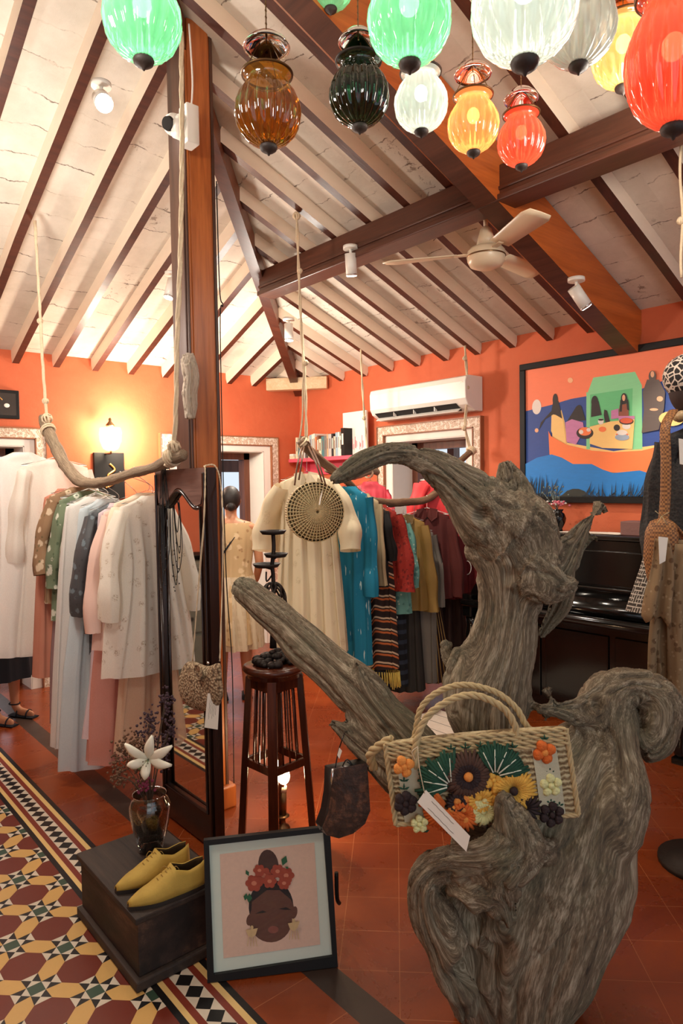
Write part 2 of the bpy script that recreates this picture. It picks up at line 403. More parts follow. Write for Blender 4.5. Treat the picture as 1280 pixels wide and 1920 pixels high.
# decorative casings: white band with patterned outer strip, white reveals, brown inner door frame
t = NT('mosaic_casing'); v = t.coord(); vo = t.vor(v, 42, 'F1', 0); n = t.noise(v, 30, 4, .7)
c = t.ramp(t.math('ADD', t.math('MULTIPLY', vo, .8), t.math('MULTIPLY', n, .5)), [(.3, srgb(150, 112, 84)), (.48, srgb(226, 206, 182)), (.62, srgb(176, 140, 112)), (.75, srgb(232, 216, 198))])
t.bump(vo, .4, .006); M_casing = t.fin(c, .55)
M_edge = plain('casing_edge_wood', srgb(150, 92, 58), .5)
M_frame = wood('door_frame_wood', srgb(84, 44, 30), srgb(128, 74, 50), axis=2, rough=.45)
def doorway(n_, axis, c0, h0, h1, ht, band=.085, cas=.07):
    def B(u0, u1, d0, d1, z0, z1, m):
        if axis == 'x': b.box((c0+d0, u0, z0), (c0+d1, u1, z1), m)
        else: b.box((u0, c0+d0, z0), (u1, c0+d1, z1), m)
    b = MB()
    B(h0-band, h0, -.012, .0, 0, ht+band*.75, M_white); B(h1, h1+band, -.012, .0, 0, ht+band*.75, M_white); B(h0, h1, -.012, 0, ht, ht+band*.75, M_white)
    B(h0-.002, h0+.006, -.012, WT*.7, 0, ht, M_white); B(h1-.006, h1+.002, -.012, WT*.7, 0, ht, M_white); B(h0, h1, -.012, WT*.7, ht-.006, ht+.002, M_white)
    o0, o1, z0, z1 = h0-band-cas, h1+band+cas, ht+band*.75, ht+band*.75+cas
    for (a, c) in ((o0, o0+cas), (o1-cas, o1)): B(a, c, -.035, 0, 0, z0, M_casing)
    B(o0, o1, -.035, 0, z0, z1, M_casing)
    for (a, c) in ((o0-.008, o0), (o1, o1+.008)): B(a, c, -.045, 0, 0, z1+.008, M_edge)
    B(o0, o1, -.045, 0, z1, z1+.01, M_edge); B(o0+cas, o1-cas, -.042, -.01, z0-.008, z0, M_edge)
    for (a, c) in ((o0+cas-.0, o0+cas+.008), (o1-cas-.008, o1-cas)): B(a, c, -.042, -.01, 0, z0, M_edge)
    f = .07; d0, d1 = WT*.7, WT
    B(h0, h0+f, d0, d1, 0, ht, M_frame); B(h1-f, h1, d0, d1, 0, ht, M_frame); B(h0, h1, d0, d1, ht-f, ht, M_frame)
    return b.build('door_%d' % n_, kind='structure', origin=(0, 0, 0))
doorway(1, 'y', YW, *D1); doorway(2, 'x', XW, *D2); doorway(3, 'y', YW, *D3)
# veranda outside the doorways: low parapets and louvred shutters against the daylight
M_shut = wood('shutter_wood', srgb(92, 66, 58), srgb(128, 98, 86), axis=2, rough=.5)
b = MB()
for x in (2.2, 3.15, 4.1, 5.0): b.box((x, 7.6, 0), (x+.14, 7.74, 2.6), M_shut)
b.box((-1, 7.6, 1.75), (5.6, 7.72, 1.9), M_shut); b.box((-1, 7.6, 0), (5.6, 7.7, .75), M_white)
b.build('trim_1', kind='structure', origin=(0, 0, 0))
b = MB().box((-3.6, YW+WT, 2.6), (XW+1.7, 7.9, 2.68), M_white).box((XW+WT, 1.5, 2.6), (XW+1.7, YW+WT, 2.68), M_white)
b.build('trim_2', kind='structure', origin=(0, 0, 0))
b = MB()
b.box((5.7, 1.5, 0), (5.8, 7.9, .9), M_white)
b.box((5.7, 1.5, 2.05), (5.8, 7.9, 2.6), M_shut)
for y in (3.6, 4.2, 4.8, 5.4, 6.2, 7.0): b.box((5.7, y, 0), (5.8, y+.09, 2.6), M_shut)
b.build('trim_3', kind='structure', origin=(0, 0, 0))
# ---------------------------------------------------------------- roof timbers
def rafter_right(y, i, w_=.052, h_=.085):
    x1 = max(RX, y-HY) if y > RX+HY else RX
    b = MB(); dx = .0
    n_ = 7; P = []
    for k in range(n_+1):
        x = lerp(XW, x1+.02, k/n_); jy = y+.006*noise.noise((x*1.3, y*5, 1)); P.append(Vector((x, jy, zr(x)-h_/2-.004)))
    for k in range(n_): b.bar(P[k], P[k+1], w_, h_, M_sidecream, m2=M_rafter)
    return b.build('rafter', label='brown rafter of the right roof slope, number %s counted from the room corner' % ORD[i], cat='rafter', group='rafters of the right roof slope', origin=(XW, y, zr(XW)-h_))
ORD = ['one', 'two', 'three', 'four', 'five', 'six', 'seven', 'eight', 'nine', 'ten', 'eleven', 'twelve', 'thirteen', 'fourteen', 'fifteen', 'sixteen']
for i, y in enumerate([5.26, 4.94, 4.61, 4.28, 3.96, 3.65, 3.33, 3.01, 2.70, 2.39, 1.72, 1.38, 1.02, .66]): rafter_right(y, i)
def rafter_left(x, i, w_=.05, h_=.1):
    y1 = x+HY if x > RX else 2*RX-x+HY
    b = MB(); n_ = 7; P = []
    for k in range(n_+1):
        y = lerp(YW, y1+.02, k/n_); jx = x+.007*noise.noise((y*1.3, x*5, 3)); P.append(Vector((jx, y, zl(y)-h_/2-.004)))
    for k in range(n_): b.bar(P[k], P[k+1], w_, h_, M_sidecream, m2=M_rafter)
    return b.build('rafter', label='brown rafter of the left roof slope, number %s counted from the room corner' % ORD[i], cat='rafter', group='rafters of the left roof slope', origin=(x, YW, ZT-h_))
for i, x in enumerate([3.99, 3.70, 3.42, 3.09, 2.77, 2.46, 2.15, 1.845, 1.54, 1.235, .93, .62]): rafter_left(x, i)
# hip rafter, principal rafter, purlin, corner block
def hipz(x): return zr(x)
a = Vector((XW-.03, YW-.03, ZT-.10)); bb = Vector((RX+.02, RX+HY+.02, zrid-.10))
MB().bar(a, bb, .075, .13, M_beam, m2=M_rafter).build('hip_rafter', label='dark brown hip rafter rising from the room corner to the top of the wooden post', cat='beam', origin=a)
a = Vector((XW, 2.12, ZT-.15)); bb = Vector((RX, 2.12, zrid-.15))
M_beamo = wood('principal_rafter_lit_teak', srgb(158, 76, 28), srgb(204, 108, 46), axis=0, rough=.4)  # lantern glow put into the side colour; underside coloured darker
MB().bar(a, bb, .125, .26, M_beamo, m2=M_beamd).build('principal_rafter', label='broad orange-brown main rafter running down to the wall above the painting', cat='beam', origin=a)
def purlin():
    b = MB(); x = 2.86; z = zr(x)-.16
    b.box((x-.055, FB+.2, z-.075), (x+.055, x+HY-.06, z+.075), M_beamd)
    b.box((x-.075, FB+.2, z-.105), (x+.075, x+HY-.06, z-.072), M_beamd)
    b.box((x-.065, FB+.2, z-.05), (x+.065, x+HY-.06, z-.03), M_beamd)
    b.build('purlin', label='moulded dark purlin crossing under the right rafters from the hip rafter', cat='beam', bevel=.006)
purlin()
M_block = wood('pale_corner_block', srgb(196, 160, 116), srgb(228, 200, 162), axis=0, rough=.6)
p, q = ony(501, 722, YW-.02), onx(614, 718, XW-.02)
zc = (p.z+q.z)/2
MB().bar((p.x, p.y, zc), (q.x, q.y, zc), .10, .115, M_block).build('corner_block', label='pale wooden block spanning the corner below the hip rafter', cat='beam', bevel=.004)

# ---------------------------------------------------------------- post
pn = Vector((1.54, 2.87, 0)); PA, PB = .13, .155
def post():
    e = thing('wooden_post', (pn.x+PB/2, pn.y+PA/2, 0), 'tall square teak post with moulded edges standing behind the mirror', 'post')
    b = MB(); x0, y0 = pn.x, pn.y; zt = zr(x0)-.02
    b.box((x0+.015, y0, 0), (x0+PB-.01, y0+PA, zt), M_post)
    b.box((x0+.025, y0-.008, .1), (x0+PB-.02, y0, zt), M_post)
    b.build('shaft', parent=e, bevel=.004)
    b = MB(); b.box((x0-.004, y0+.012, 0), (x0+.015, y0+PA+.01, zt), M_postd); b.box((x0+.004, y0+.0, .1), (x0+.015, y0+.012, zt), M_postd)  # left face as its own slab, coloured dark for its shade
    b.build('shaded_side', parent=e, bevel=.003, label='left side of the post with its shade painted in')
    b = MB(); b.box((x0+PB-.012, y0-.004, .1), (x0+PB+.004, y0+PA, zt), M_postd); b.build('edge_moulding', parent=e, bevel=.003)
    b = MB(); b.box((x0-.02, y0-.03, 0), (x0+PB+.03, y0+PA+.02, .11), M_post); b.build('plinth', parent=e, bevel=.008)
post()
MB().tube(curve([Vector((pn.x+PB+.006, pn.y-.012, 3.0)), Vector((pn.x+PB+.010, pn.y-.012, 2.5)), Vector((pn.x+PB+.02, pn.y-.02, 2.42)), Vector((pn.x+PB+.008, pn.y-.012, 2.3)), Vector((pn.x+PB+.008, pn.y-.012, 1.2)), Vector((pn.x+PB+.02, pn.y-.03, .7)), Vector((pn.x+PB+.012, pn.y-.035, .12))], 8), .0028, 6, M_blackmatt).build('power_cable', label='thin dark cable running down the right edge of the post', cat='cable')

# ---------------------------------------------------------------- standing mirror
t = NT('silvered_glass'); M_mirror = t.fin((.86, .86, .85), .03, 1.0)
MXp = 1.42
M_toprail = wood('sheen_top_rail', srgb(78, 56, 50), srgb(134, 106, 96), axis=1, rough=.35)  # pinkish sheen on the top rail put into its colour
def mirror():
    yr = onx(395, 1200, MXp).y; yl = onx(299, 1200, MXp).y
    ztop = onx(395, 876, MXp).z; zb = .012
    e = thing('standing_mirror', (MXp, (yr+yl)/2, 0), 'tall narrow dark wood mirror with arched top leaning at the post', 'mirror')
    th = .045; fw = .05; x0, x1 = MXp, MXp+th
    # glass outline: arched top with ogee shoulders (from the photo)
    gz0 = .16; gl, gr = yl-.035, yr+.055
    prof = []
    zt = ztop-.095; sh = ztop-.175; n_ = 24; cx = (gl+gr)/2; hw = (gl-gr)/2
    for i in range(n_+1):
        s = -1+2*i/n_; a = abs(s)
        z = sh+(zt-sh)*((.5+.5*math.cos(min(1, a/.92)*math.pi))**1.15)+(.012 if a > .8 else 0)*(a-.8)/.2
        prof.append((cx-s*hw, z))     # from left (large y) to right
    M_f = M_dark
    b = MB(); outer = [(yl, zb), (yl, ztop), (yr, ztop), (yr, zb)]
    inner = [(gl, gz0)]+prof+[(gr, gz0)]
    # frame front made of strips between glass outline and the rectangle
    def pt(y, z, x): return (x, y, z)
    def strip_(pa, pb):
        n2 = len(pa)
        for i in range(n2-1): b.quad([pt(*pa[i], x0), pt(*pb[i], x0), pt(*pb[i+1], x0), pt(*pa[i+1], x0)], M_f); b.quad([pt(*pb[i], x0), pt(*pb[i], x0+.018), pt(*pb[i+1], x0+.018), pt(*pb[i+1], x0)], M_f)
    top_o = [(lerp(yl, yr, i/n_), ztop) for i in range(n_+1)]; strip_(top_o, prof)
    strip_([(yl, zb), (yl, ztop)], [(gl, gz0), prof[0]]); strip_([(yr, ztop), (yr, zb)], [prof[-1], (gr, gz0)]); strip_([(yr, zb), (yl, zb)], [(gr, gz0), (gl, gz0)])
    b.box((x0+.0185, yr, zb), (x1, yl, ztop), M_f); b.box((x0, yr-.0005, zb), (x1, yr+.004, ztop), M_f); b.box((x0, yl-.004, zb), (x1, yl+.0005, ztop), M_f); b.box((x0, yr, ztop-.004), (x1, yl, ztop+.0005), M_f)
    b.build('frame', parent=e)
    tp = MB(); tp.add([pt(y, z, x0-.0025) for y, z in top_o]+[pt(y, z+.012, x0-.0025) for y, z in prof], [(i+1, i, i+n_+1, i+n_+2) for i in range(n_)], M_toprail); tp.build('top_board', parent=e, label='top board with a pale sheen painted in')
    g = MB(); g.add([pt(y, z, x0+.016) for y, z in inner], [tuple(range(len(inner)))], M_mirror); g.build('glass', parent=e, label='silvered mirror glass')
    mo = MB(); mo.tube([pt(y, z, x0-.002) for y, z in [(gl, gz0)]+prof+[(gr, gz0), (gl, gz0)]], .008, 8, M_dark); mo.build('moulding', parent=e)
    mo = MB(); mo.box((x0-.012, yr+.012, zb+.02), (x0, yr+.028, ztop-.02), M_dark); mo.box((x0-.012, yl-.024, zb+.02), (x0, yl-.012, ztop-.02), M_dark); mo.build('frame_bead', parent=e, bevel=.004)
    return yl, yr, ztop
MIR = mirror()
# ================================================================ DRIFTWOOD TREE
class Limbs:
    def __init__(s): s.L = []
    def px(s, pts, thick=1.0):
        # pts: (photo x, photo y, distance, half width in photo pixels[, thickness ratio]) at real distances
        P, Rr, T = [], [], []
        for q in pts:
            P.append(at(q[0], q[1], q[2])); Rr.append((q[3]*1.05+1.5)*q[2]/FPX); T.append(q[4] if len(q) > 4 else thick)
        n = 9; PP = curve(P, n); RR, TT = [], []
        for i in range(len(P)-1):
            for k in range(n): RR.append(lerp(Rr[i], Rr[i+1], k/n)); TT.append(lerp(T[i], T[i+1], k/n))
        RR.append(Rr[-1]); TT.append(T[-1]); s.L.append((PP, RR, TT)); return s
def limbs_mesh(lm, name, voxel, rough_amp, seed, pits=(), grain=34):
    bm_v, bm_f = [], []
    for PP, RR, TT in lm.L:
        n = len(PP); seg = 16; o = len(bm_v)
        for i, p in enumerate(PP):
            d = (PP[min(i+1, n-1)]-PP[max(i-1, 0)]).normalized()
            a = d.cross(CF); a = a.normalized() if a.length > 1e-3 else CR.copy(); b = d.cross(a).normalized()
            for k in range(seg):
                t = 2*math.pi*k/seg; bm_v.append(p+a*(RR[i]*math.cos(t))+b*(RR[i]*TT[i]*math.sin(t)))
        for i in range(n-1):
            for j in range(seg): bm_f.append([o+i*seg+j, o+i*seg+(j+1) % seg, o+(i+1)*seg+(j+1) % seg, o+(i+1)*seg+j])
        bm_f.append([o+j for j in range(seg)][::-1]); bm_f.append([o+(n-1)*seg+j for j in range(seg)])
    me = bpy.data.meshes.new(name+'_m'); me.from_pydata(bm_v, [], bm_f); me.update()
    ob = bpy.data.objects.new(name+'_tmp', me); COL.objects.link(ob)
    md = ob.modifiers.new('r', 'REMESH'); md.mode = 'VOXEL'; md.voxel_size = voxel; md.use_smooth_shade = True
    sm = ob.modifiers.new('s', 'SMOOTH'); sm.factor = .5; sm.iterations = 4
    dg = bpy.context.evaluated_depsgraph_get(); ev = ob.evaluated_get(dg); nm = bpy.data.meshes.new_from_object(ev)
    bpy.data.objects.remove(ob)
    import numpy as np
    nv = len(nm.vertices); co = np.empty(nv*3); nm.vertices.foreach_get('co', co); co = co.reshape(-1, 3)
    no = np.empty(nv*3); nm.vertices.foreach_get('normal', no); no = no.reshape(-1, 3)
    # grain coordinates: along / across the nearest limb
    Wt = np.zeros(nv); U = np.zeros(nv); A_x = np.zeros((nv, 3))
    for li, (PP, RR, TT) in enumerate(lm.L):
        acc = 0
        for i in range(len(PP)-1):
            a = np.array(PP[i]); b = np.array(PP[i+1]); ab = b-a; l2 = ab@ab; L_ = math.sqrt(l2)
            t_ = np.clip(((co-a)@ab)/l2, 0, 1); q = a+t_[:, None]*ab; dv = co-q; ln = np.linalg.norm(dv, axis=1); dd = ln-(RR[i]*(1-t_)+RR[i+1]*t_)*.9
            w_ = np.exp(-np.clip(dd+.05, -.1, .5)/.014)*L_; Wt += w_; A_x += (dv/np.maximum(ln, 1e-6)[:, None])*w_[:, None]; U += w_*(acc+t_*L_); acc += L_
    U /= np.maximum(Wt, 1e-30); LI = np.zeros(nv); A_x /= np.maximum(Wt, 1e-30)[:, None]
    an = A_x/np.maximum(1e-6, np.linalg.norm(A_x, axis=1))[:, None]
    G = np.stack([an[:, 0]*.16*6, an[:, 1]*.16*6, an[:, 2]*.16*6], 1)
    disp = np.empty(nv)
    V_ = Vector; fr = noise.noise; ft = noise.fractal
    for i in range(nv):
        g0, g1, g2 = G[i]; u = U[i]; k = 0.0; lw = fr(V_((co[i][0]*4, co[i][1]*4, co[i][2]*4)))*1.2
        r1 = 1-abs(fr(V_((g0*1.5+k, g1*1.5+g2*1.3, g2*1.5+u*.8+seed)))*2)
        r2 = 1-abs(fr(V_((g0*6+k+lw, g1*6, g2*6+u*1.6+seed)))*2)
        lo = fr(V_((co[i][0]*7+seed, co[i][1]*7, co[i][2]*7)))
        r3 = fr(V_((g0*15+k, g1*15, g2*15+u*3.0+seed)))
        lo2 = fr(V_((co[i][0]*3.2+seed*2, co[i][1]*3.2, co[i][2]*2.4)))
        r4 = 1-abs(fr(V_((g0*2.8+k+9, g1*2.8+g2, g2*2.8+u*1.3+seed+5)))*2.4)
        disp[i] = rough_amp*(-1.6*max(0, r1-.72)*3-.9*max(0, r4-.8)*3.2+.10*r2+1.5*lo+2.4*lo2+.14*r3)
    co2 = co+no*disp[:, None]
    for (c, r, dp) in pits:
        c = np.array(c); dd = np.linalg.norm(co-c, axis=1)/r; w_ = np.exp(-dd**2*1.6)*dp-np.exp(-(dd-1.25)**2*6)*dp*.35
        co2 = co2-no*w_[:, None]
    nm.vertices.foreach_set('co', co2.reshape(-1)); 
    at_ = nm.attributes.new('grain', 'FLOAT_VECTOR', 'POINT')
    at_.data.foreach_set('vector', np.stack([G[:, 0], G[:, 1]+G[:, 2]*.5, U*.6], 1).reshape(-1))
    nm.update(); nm.name = name; return nm
def drift_mat(name, c0, c1, c2, green=.26):
    t = NT(name); at_ = t.N('ShaderNodeAttribute', attribute_name='grain'); v = at_.outputs['Vector']
    v2 = t.N('ShaderNodeMapping', {'Vector': v, 'Scale': (1.6, 1.6, 2.0)}).outputs[0]
    n = t.noise(v2, 3.2, 6, .72, .6); n2 = t.noise(v2, 26, 4, .6); ob = t.coord(); n3 = t.noise(ob, 5, 4, .6)
    f = t.math('ADD', t.math('MULTIPLY', n, .6), t.math('MULTIPLY', n2, .4))
    c = t.ramp(f, [(.33, c0), (.5, c1), (.66, c2)])
    c = t.mix(t.math('MULTIPLY', t.ramp(n3, [(.48, (0, 0, 0)), (.66, (1, 1, 1))]), green), c, srgb(70, 86, 62))
    t.bump(n2, .55, .004); return t.fin(c, .85)
M_drift = drift_mat('driftwood_grey', srgb(42, 33, 25), srgb(112, 97, 75), srgb(186, 172, 146))
M_drift2 = drift_mat('driftwood_brown', srgb(60, 38, 24), srgb(122, 88, 60), srgb(164, 126, 92), .0)

lm = Limbs()
lm.px([(975, 1960, 2.02, 92), (975, 1890, 2.02, 98), (980, 1820, 2.02, 122), (988, 1740, 2.03, 152), (1003, 1660, 2.06, 172), (1022, 1590, 2.10, 172), (1055, 1510, 2.14, 148), (1095, 1440, 2.16, 105), (1125, 1370, 2.18, 66), (1140, 1310, 2.2, 44)], .72)
lm.px([(1128, 1660, 2.0, 20), (1140, 1560, 2.02, 58), (1162, 1490, 2.05, 52), (1150, 1410, 2.1, 42), (1128, 1340, 2.14, 40)], .8)      # right shoulder
lm.px([(872, 1900, 1.92, 16), (850, 1830, 1.90, 22), (822, 1760, 1.88, 26), (800, 1700, 1.86, 28), (795, 1650, 1.84, 27), (822, 1612, 1.84, 22)], .9)  # left rim
lm.px([(806, 1640, 1.84, 26), (840, 1618, 1.81, 30), (890, 1618, 1.79, 36), (940, 1615, 1.78, 52), (972, 1590, 1.79, 42), (962, 1545, 1.785, 28), (948, 1515, 1.785, 13), (944, 1490, 1.785, 4)], .6)  # flap and spike
lm.px([(845, 1640, 1.83, 26), (890, 1655, 1.79, 34), (935, 1665, 1.78, 40), (950, 1700, 1.80, 22), (954, 1725, 1.82, 8)], .45)
lm.px([(930, 1920, 2.0, 60), (900, 1800, 1.98, 84), (880, 1710, 1.96, 84), (880, 1650, 1.95, 60)], .45)
lm.px([(975, 1600, 1.80, 28), (1000, 1590, 1.84, 20), (1030, 1600, 1.92, 30)], .7)
lm.px([(960, 1560, 2.08, 70), (900, 1530, 2.04, 66), (830, 1480, 2.02, 58), (770, 1420, 2.04, 52), (715, 1355, 2.08, 46), (655, 1285, 2.14, 44), (600, 1230, 2.2, 38), (545, 1180, 2.26, 32), (495, 1138, 2.31, 28), (458, 1108, 2.35, 24), (441, 1096, 2.37, 14)], .8)   # left branch
lm.px([(614, 1352, 2.08, 9), (640, 1368, 2.07, 15), (680, 1402, 2.05, 24), (730, 1440, 2.02, 34), (790, 1480, 2.0, 40)], .8)
lm.px([(700, 1310, 2.09, 16), (678, 1268, 2.1, 9), (667, 1240, 2.1, 3)], .8)
lm.px([(560, 1190, 2.25, 14), (543, 1158, 2.26, 9), (530, 1150, 2.27, 4)], .8)
# upright
lm.px([(950, 1520, 2.12, 45), (935, 1440, 2.12, 50), (928, 1375, 2.12, 62), (922, 1330, 2.12, 72), (925, 1275, 2.12, 78), (945, 1215, 2.12, 66), (955, 1150, 2.12, 58), (965, 1090, 2.12, 66), (968, 1035, 2.12, 84), (955, 990, 2.12, 84), (930, 955, 2.12, 56)], .62)
lm.px([(860, 1330, 2.12, 14), (858, 1270, 2.12, 22), (872, 1220, 2.12, 18)], .6)
lm.px([(858, 1262, 2.14, 8), (842, 1235, 2.16, 8), (836, 1205, 2.17, 3)], .8)
lm.px([(960, 1000, 2.1, 80), (912, 965, 2.1, 58), (872, 925, 2.09, 46), (838, 892, 2.08, 38), (805, 868, 2.07, 32), (770, 852, 2.06, 28), (730, 850, 2.04, 22), (690, 864, 2.02, 19), (655, 884, 2.0, 13), (622, 902, 1.98, 6)], .7)   # left horn
lm.px([(790, 856, 2.07, 20), (768, 835, 2.07, 12), (755, 828, 2.07, 6)], .8)
lm.px([(712, 850, 2.05, 12), (705, 836, 2.05, 7)], .8)
lm.px([(965, 1010, 2.14, 66), (962, 950, 2.15, 46), (958, 905, 2.15, 30), (952, 882, 2.15, 19), (945, 864, 2.15, 9)], .7)  # knob
lm.px([(915, 935, 2.14, 24), (900, 915, 2.14, 16), (893, 908, 2.14, 8)], .8)
lm.px([(990, 1030, 2.1, 48), (1018, 990, 2.11, 18), (1022, 965, 2.12, 7)], .8)
lm.px([(985, 1060, 2.08, 62), (1030, 1095, 2.06, 44), (1062, 1098, 2.06, 26), (1076, 1085, 2.07, 10)], .6)  # right lip
lm.px([(1040, 1090, 2.14, 30), (1062, 1050, 2.16, 32), (1082, 1012, 2.17, 24), (1102, 978, 2.18, 16), (1118, 956, 2.19, 8), (1131, 941, 2.2, 2)], .6)  # right horn
lm.px([(1000, 1052, 2.13, 6), (1030, 1030, 2.14, 10), (1066, 1012, 2.16, 14)], .8)
lm.px([(1080, 1048, 2.17, 10), (1105, 1018, 2.18, 6), (1122, 1005, 2.19, 3)], .8)
lm.px([(1068, 1080, 2.16, 26), (1050, 1130, 2.17, 22), (1028, 1168, 2.18, 13), (1012, 1196, 2.18, 5)], .6)
# top right curl
lm.px([(1120, 1390, 2.16, 60), (1128, 1330, 2.16, 48), (1150, 1300, 2.17, 36), (1188, 1290, 2.18, 28), (1222, 1300, 2.18, 34), (1240, 1335, 2.18, 40), (1228, 1380, 2.17, 38), (1196, 1405, 2.16, 28)], .9)
lm.px([(1200, 1345, 2.2, 52), (1225, 1350, 2.2, 46)], .9)
lm.px([(1170, 1290, 2.16, 22), (1130, 1302, 2.14, 16), (1085, 1322, 2.12, 15), (1050, 1322, 2.1, 11), (1032, 1305, 2.09, 7), (1022, 1283, 2.09, 3)], .8)
lm.px([(1110, 1350, 2.12, 26), (1070, 1345, 2.1, 18), (1030, 1330, 2.08, 16), (1005, 1328, 2.07, 10)], .8)
lm.px([(1030, 1350, 2.1, 10), (1002, 1318, 2.1, 10), (1000, 1310, 2.1, 5)], .8)
TREE_PITS = [(at(905, 967, 2.01), .030, .042), (at(930, 1165, 2.04), .010, .012), (at(955, 1080, 2.03), .03, .016), (at(675, 1316, 2.04), .007, .018), (at(720, 1372, 2.0), .022, .014), (at(892, 1820, 1.86), .07, .07), (at(895, 1735, 1.84), .065, .08), (at(930, 1780, 1.86), .05, .05), (at(870, 1690, 1.82), .035, .05), (at(1120, 1320, 2.1), .02, .02),
  (at(880, 895, 2.0), .02, .012), (at(850, 918, 2.02), .014, .012), (at(735, 1400, 2.0), .018, .014), (at(548, 1215, 2.2), .01, .012)]
nm = limbs_mesh(lm, 'driftwood_tree', .006, .0095, 3.7, TREE_PITS)
nm.materials.append(M_drift)
base = onz(975, 1935); base.z = 0
nm.transform(Matrix.Translation(-base))
zmin = min(v.co.z for v in nm.vertices)
o = bpy.data.objects.new('driftwood_tree', nm); COL.objects.link(o); o.location = base
tag(o, 'huge weathered grey driftwood stump with branching horns standing on the red floor in the foreground', 'driftwood')
for v in nm.vertices:
    if v.co.z < 0: v.co.z = 0
TREE = o
# ================================================================ STRAW BAG ON THE SPIKE
def braid(b, path, r, m, strands=3, pitch=9, seg=7):
    P = curve(path, 10); n = len(P); L = [0]
    for i in range(1, n): L.append(L[-1]+(P[i]-P[i-1]).length)
    for s_ in range(strands):
        Q = []
        for i, p in enumerate(P):
            d = (P[min(i+1, n-1)]-P[max(i-1, 0)]).normalized(); a = d.cross(CF).normalized(); c = d.cross(a)
            ph = 2*math.pi*(L[i]/(r*pitch)+s_/strands); Q.append(p+a*math.cos(ph)*r*.55+c*math.sin(ph)*r*.55)
        b.tube(Q, r*.62, seg, m)
    return b
t = NT('woven_straw'); v = t.coord(); wv = t.N('ShaderNodeTexWave', {'Vector': v, 'Scale': 22.0, 'Distortion': 3.0, 'Detail': 2.0, 'Detail Scale': 3.0}, bands_direction='Z', wave_type='BANDS').outputs[0]
n = t.noise(v, 40, 4, .7); c = t.ramp(t.math('ADD', t.math('MULTIPLY', wv, .55), t.math('MULTIPLY', n, .45)), [(.2, srgb(104, 82, 52)), (.45, srgb(166, 144, 104)), (.75, srgb(198, 182, 142))])
t.bump(t.math('ADD', wv, t.math('MULTIPLY', n, .5)), .8, .006); M_straw = t.fin(c, .75)
M_straw2 = plain('straw_braid', srgb(186, 164, 120), .75, var=.25, scale=60, bump=.4)
M_canvas = plain('pale_straw_panel', srgb(196, 192, 164), .85, var=.1, scale=80, bump=.5, bs=240, stretch=(1, 1, 3))
def yarn(nm, c): return plain(nm, c, .8, var=.3, scale=120, bump=.5, bs=300)
Y_or = yarn('yarn_orange', srgb(240, 146, 66)); Y_ye = yarn('yarn_yellow', srgb(236, 176, 74)); Y_da = yarn('yarn_dark_plum', srgb(44, 28, 28)); Y_br = yarn('yarn_brown', srgb(78, 52, 40))
Y_gr = yarn('yarn_green', srgb(26, 72, 52)); Y_pa = yarn('yarn_pale_green', srgb(222, 220, 158)); Y_wh = yarn('yarn_white', srgb(226, 232, 208)); Y_rd = yarn('yarn_rust', srgb(214, 104, 36))
BD = 1.85
A_, B_, Cc, Dd = at(722, 1396, BD), at(1060, 1366, BD-.02), at(1084, 1528, BD-.03), at(742, 1546, BD-.01)
bn = (B_-A_).cross(Dd-A_).normalized()
if bn.dot(CF) > 0: bn = -bn      # towards the viewer
def bagp(u, v, d=0):
    p = (A_*(1-u)+B_*u)*(1-v)+(Dd*(1-u)+Cc*u)*v
    return p+bn*(d+.018*math.sin(math.pi*min(1, max(0, v)))*math.sin(math.pi*min(1, max(0, u)))**.5)
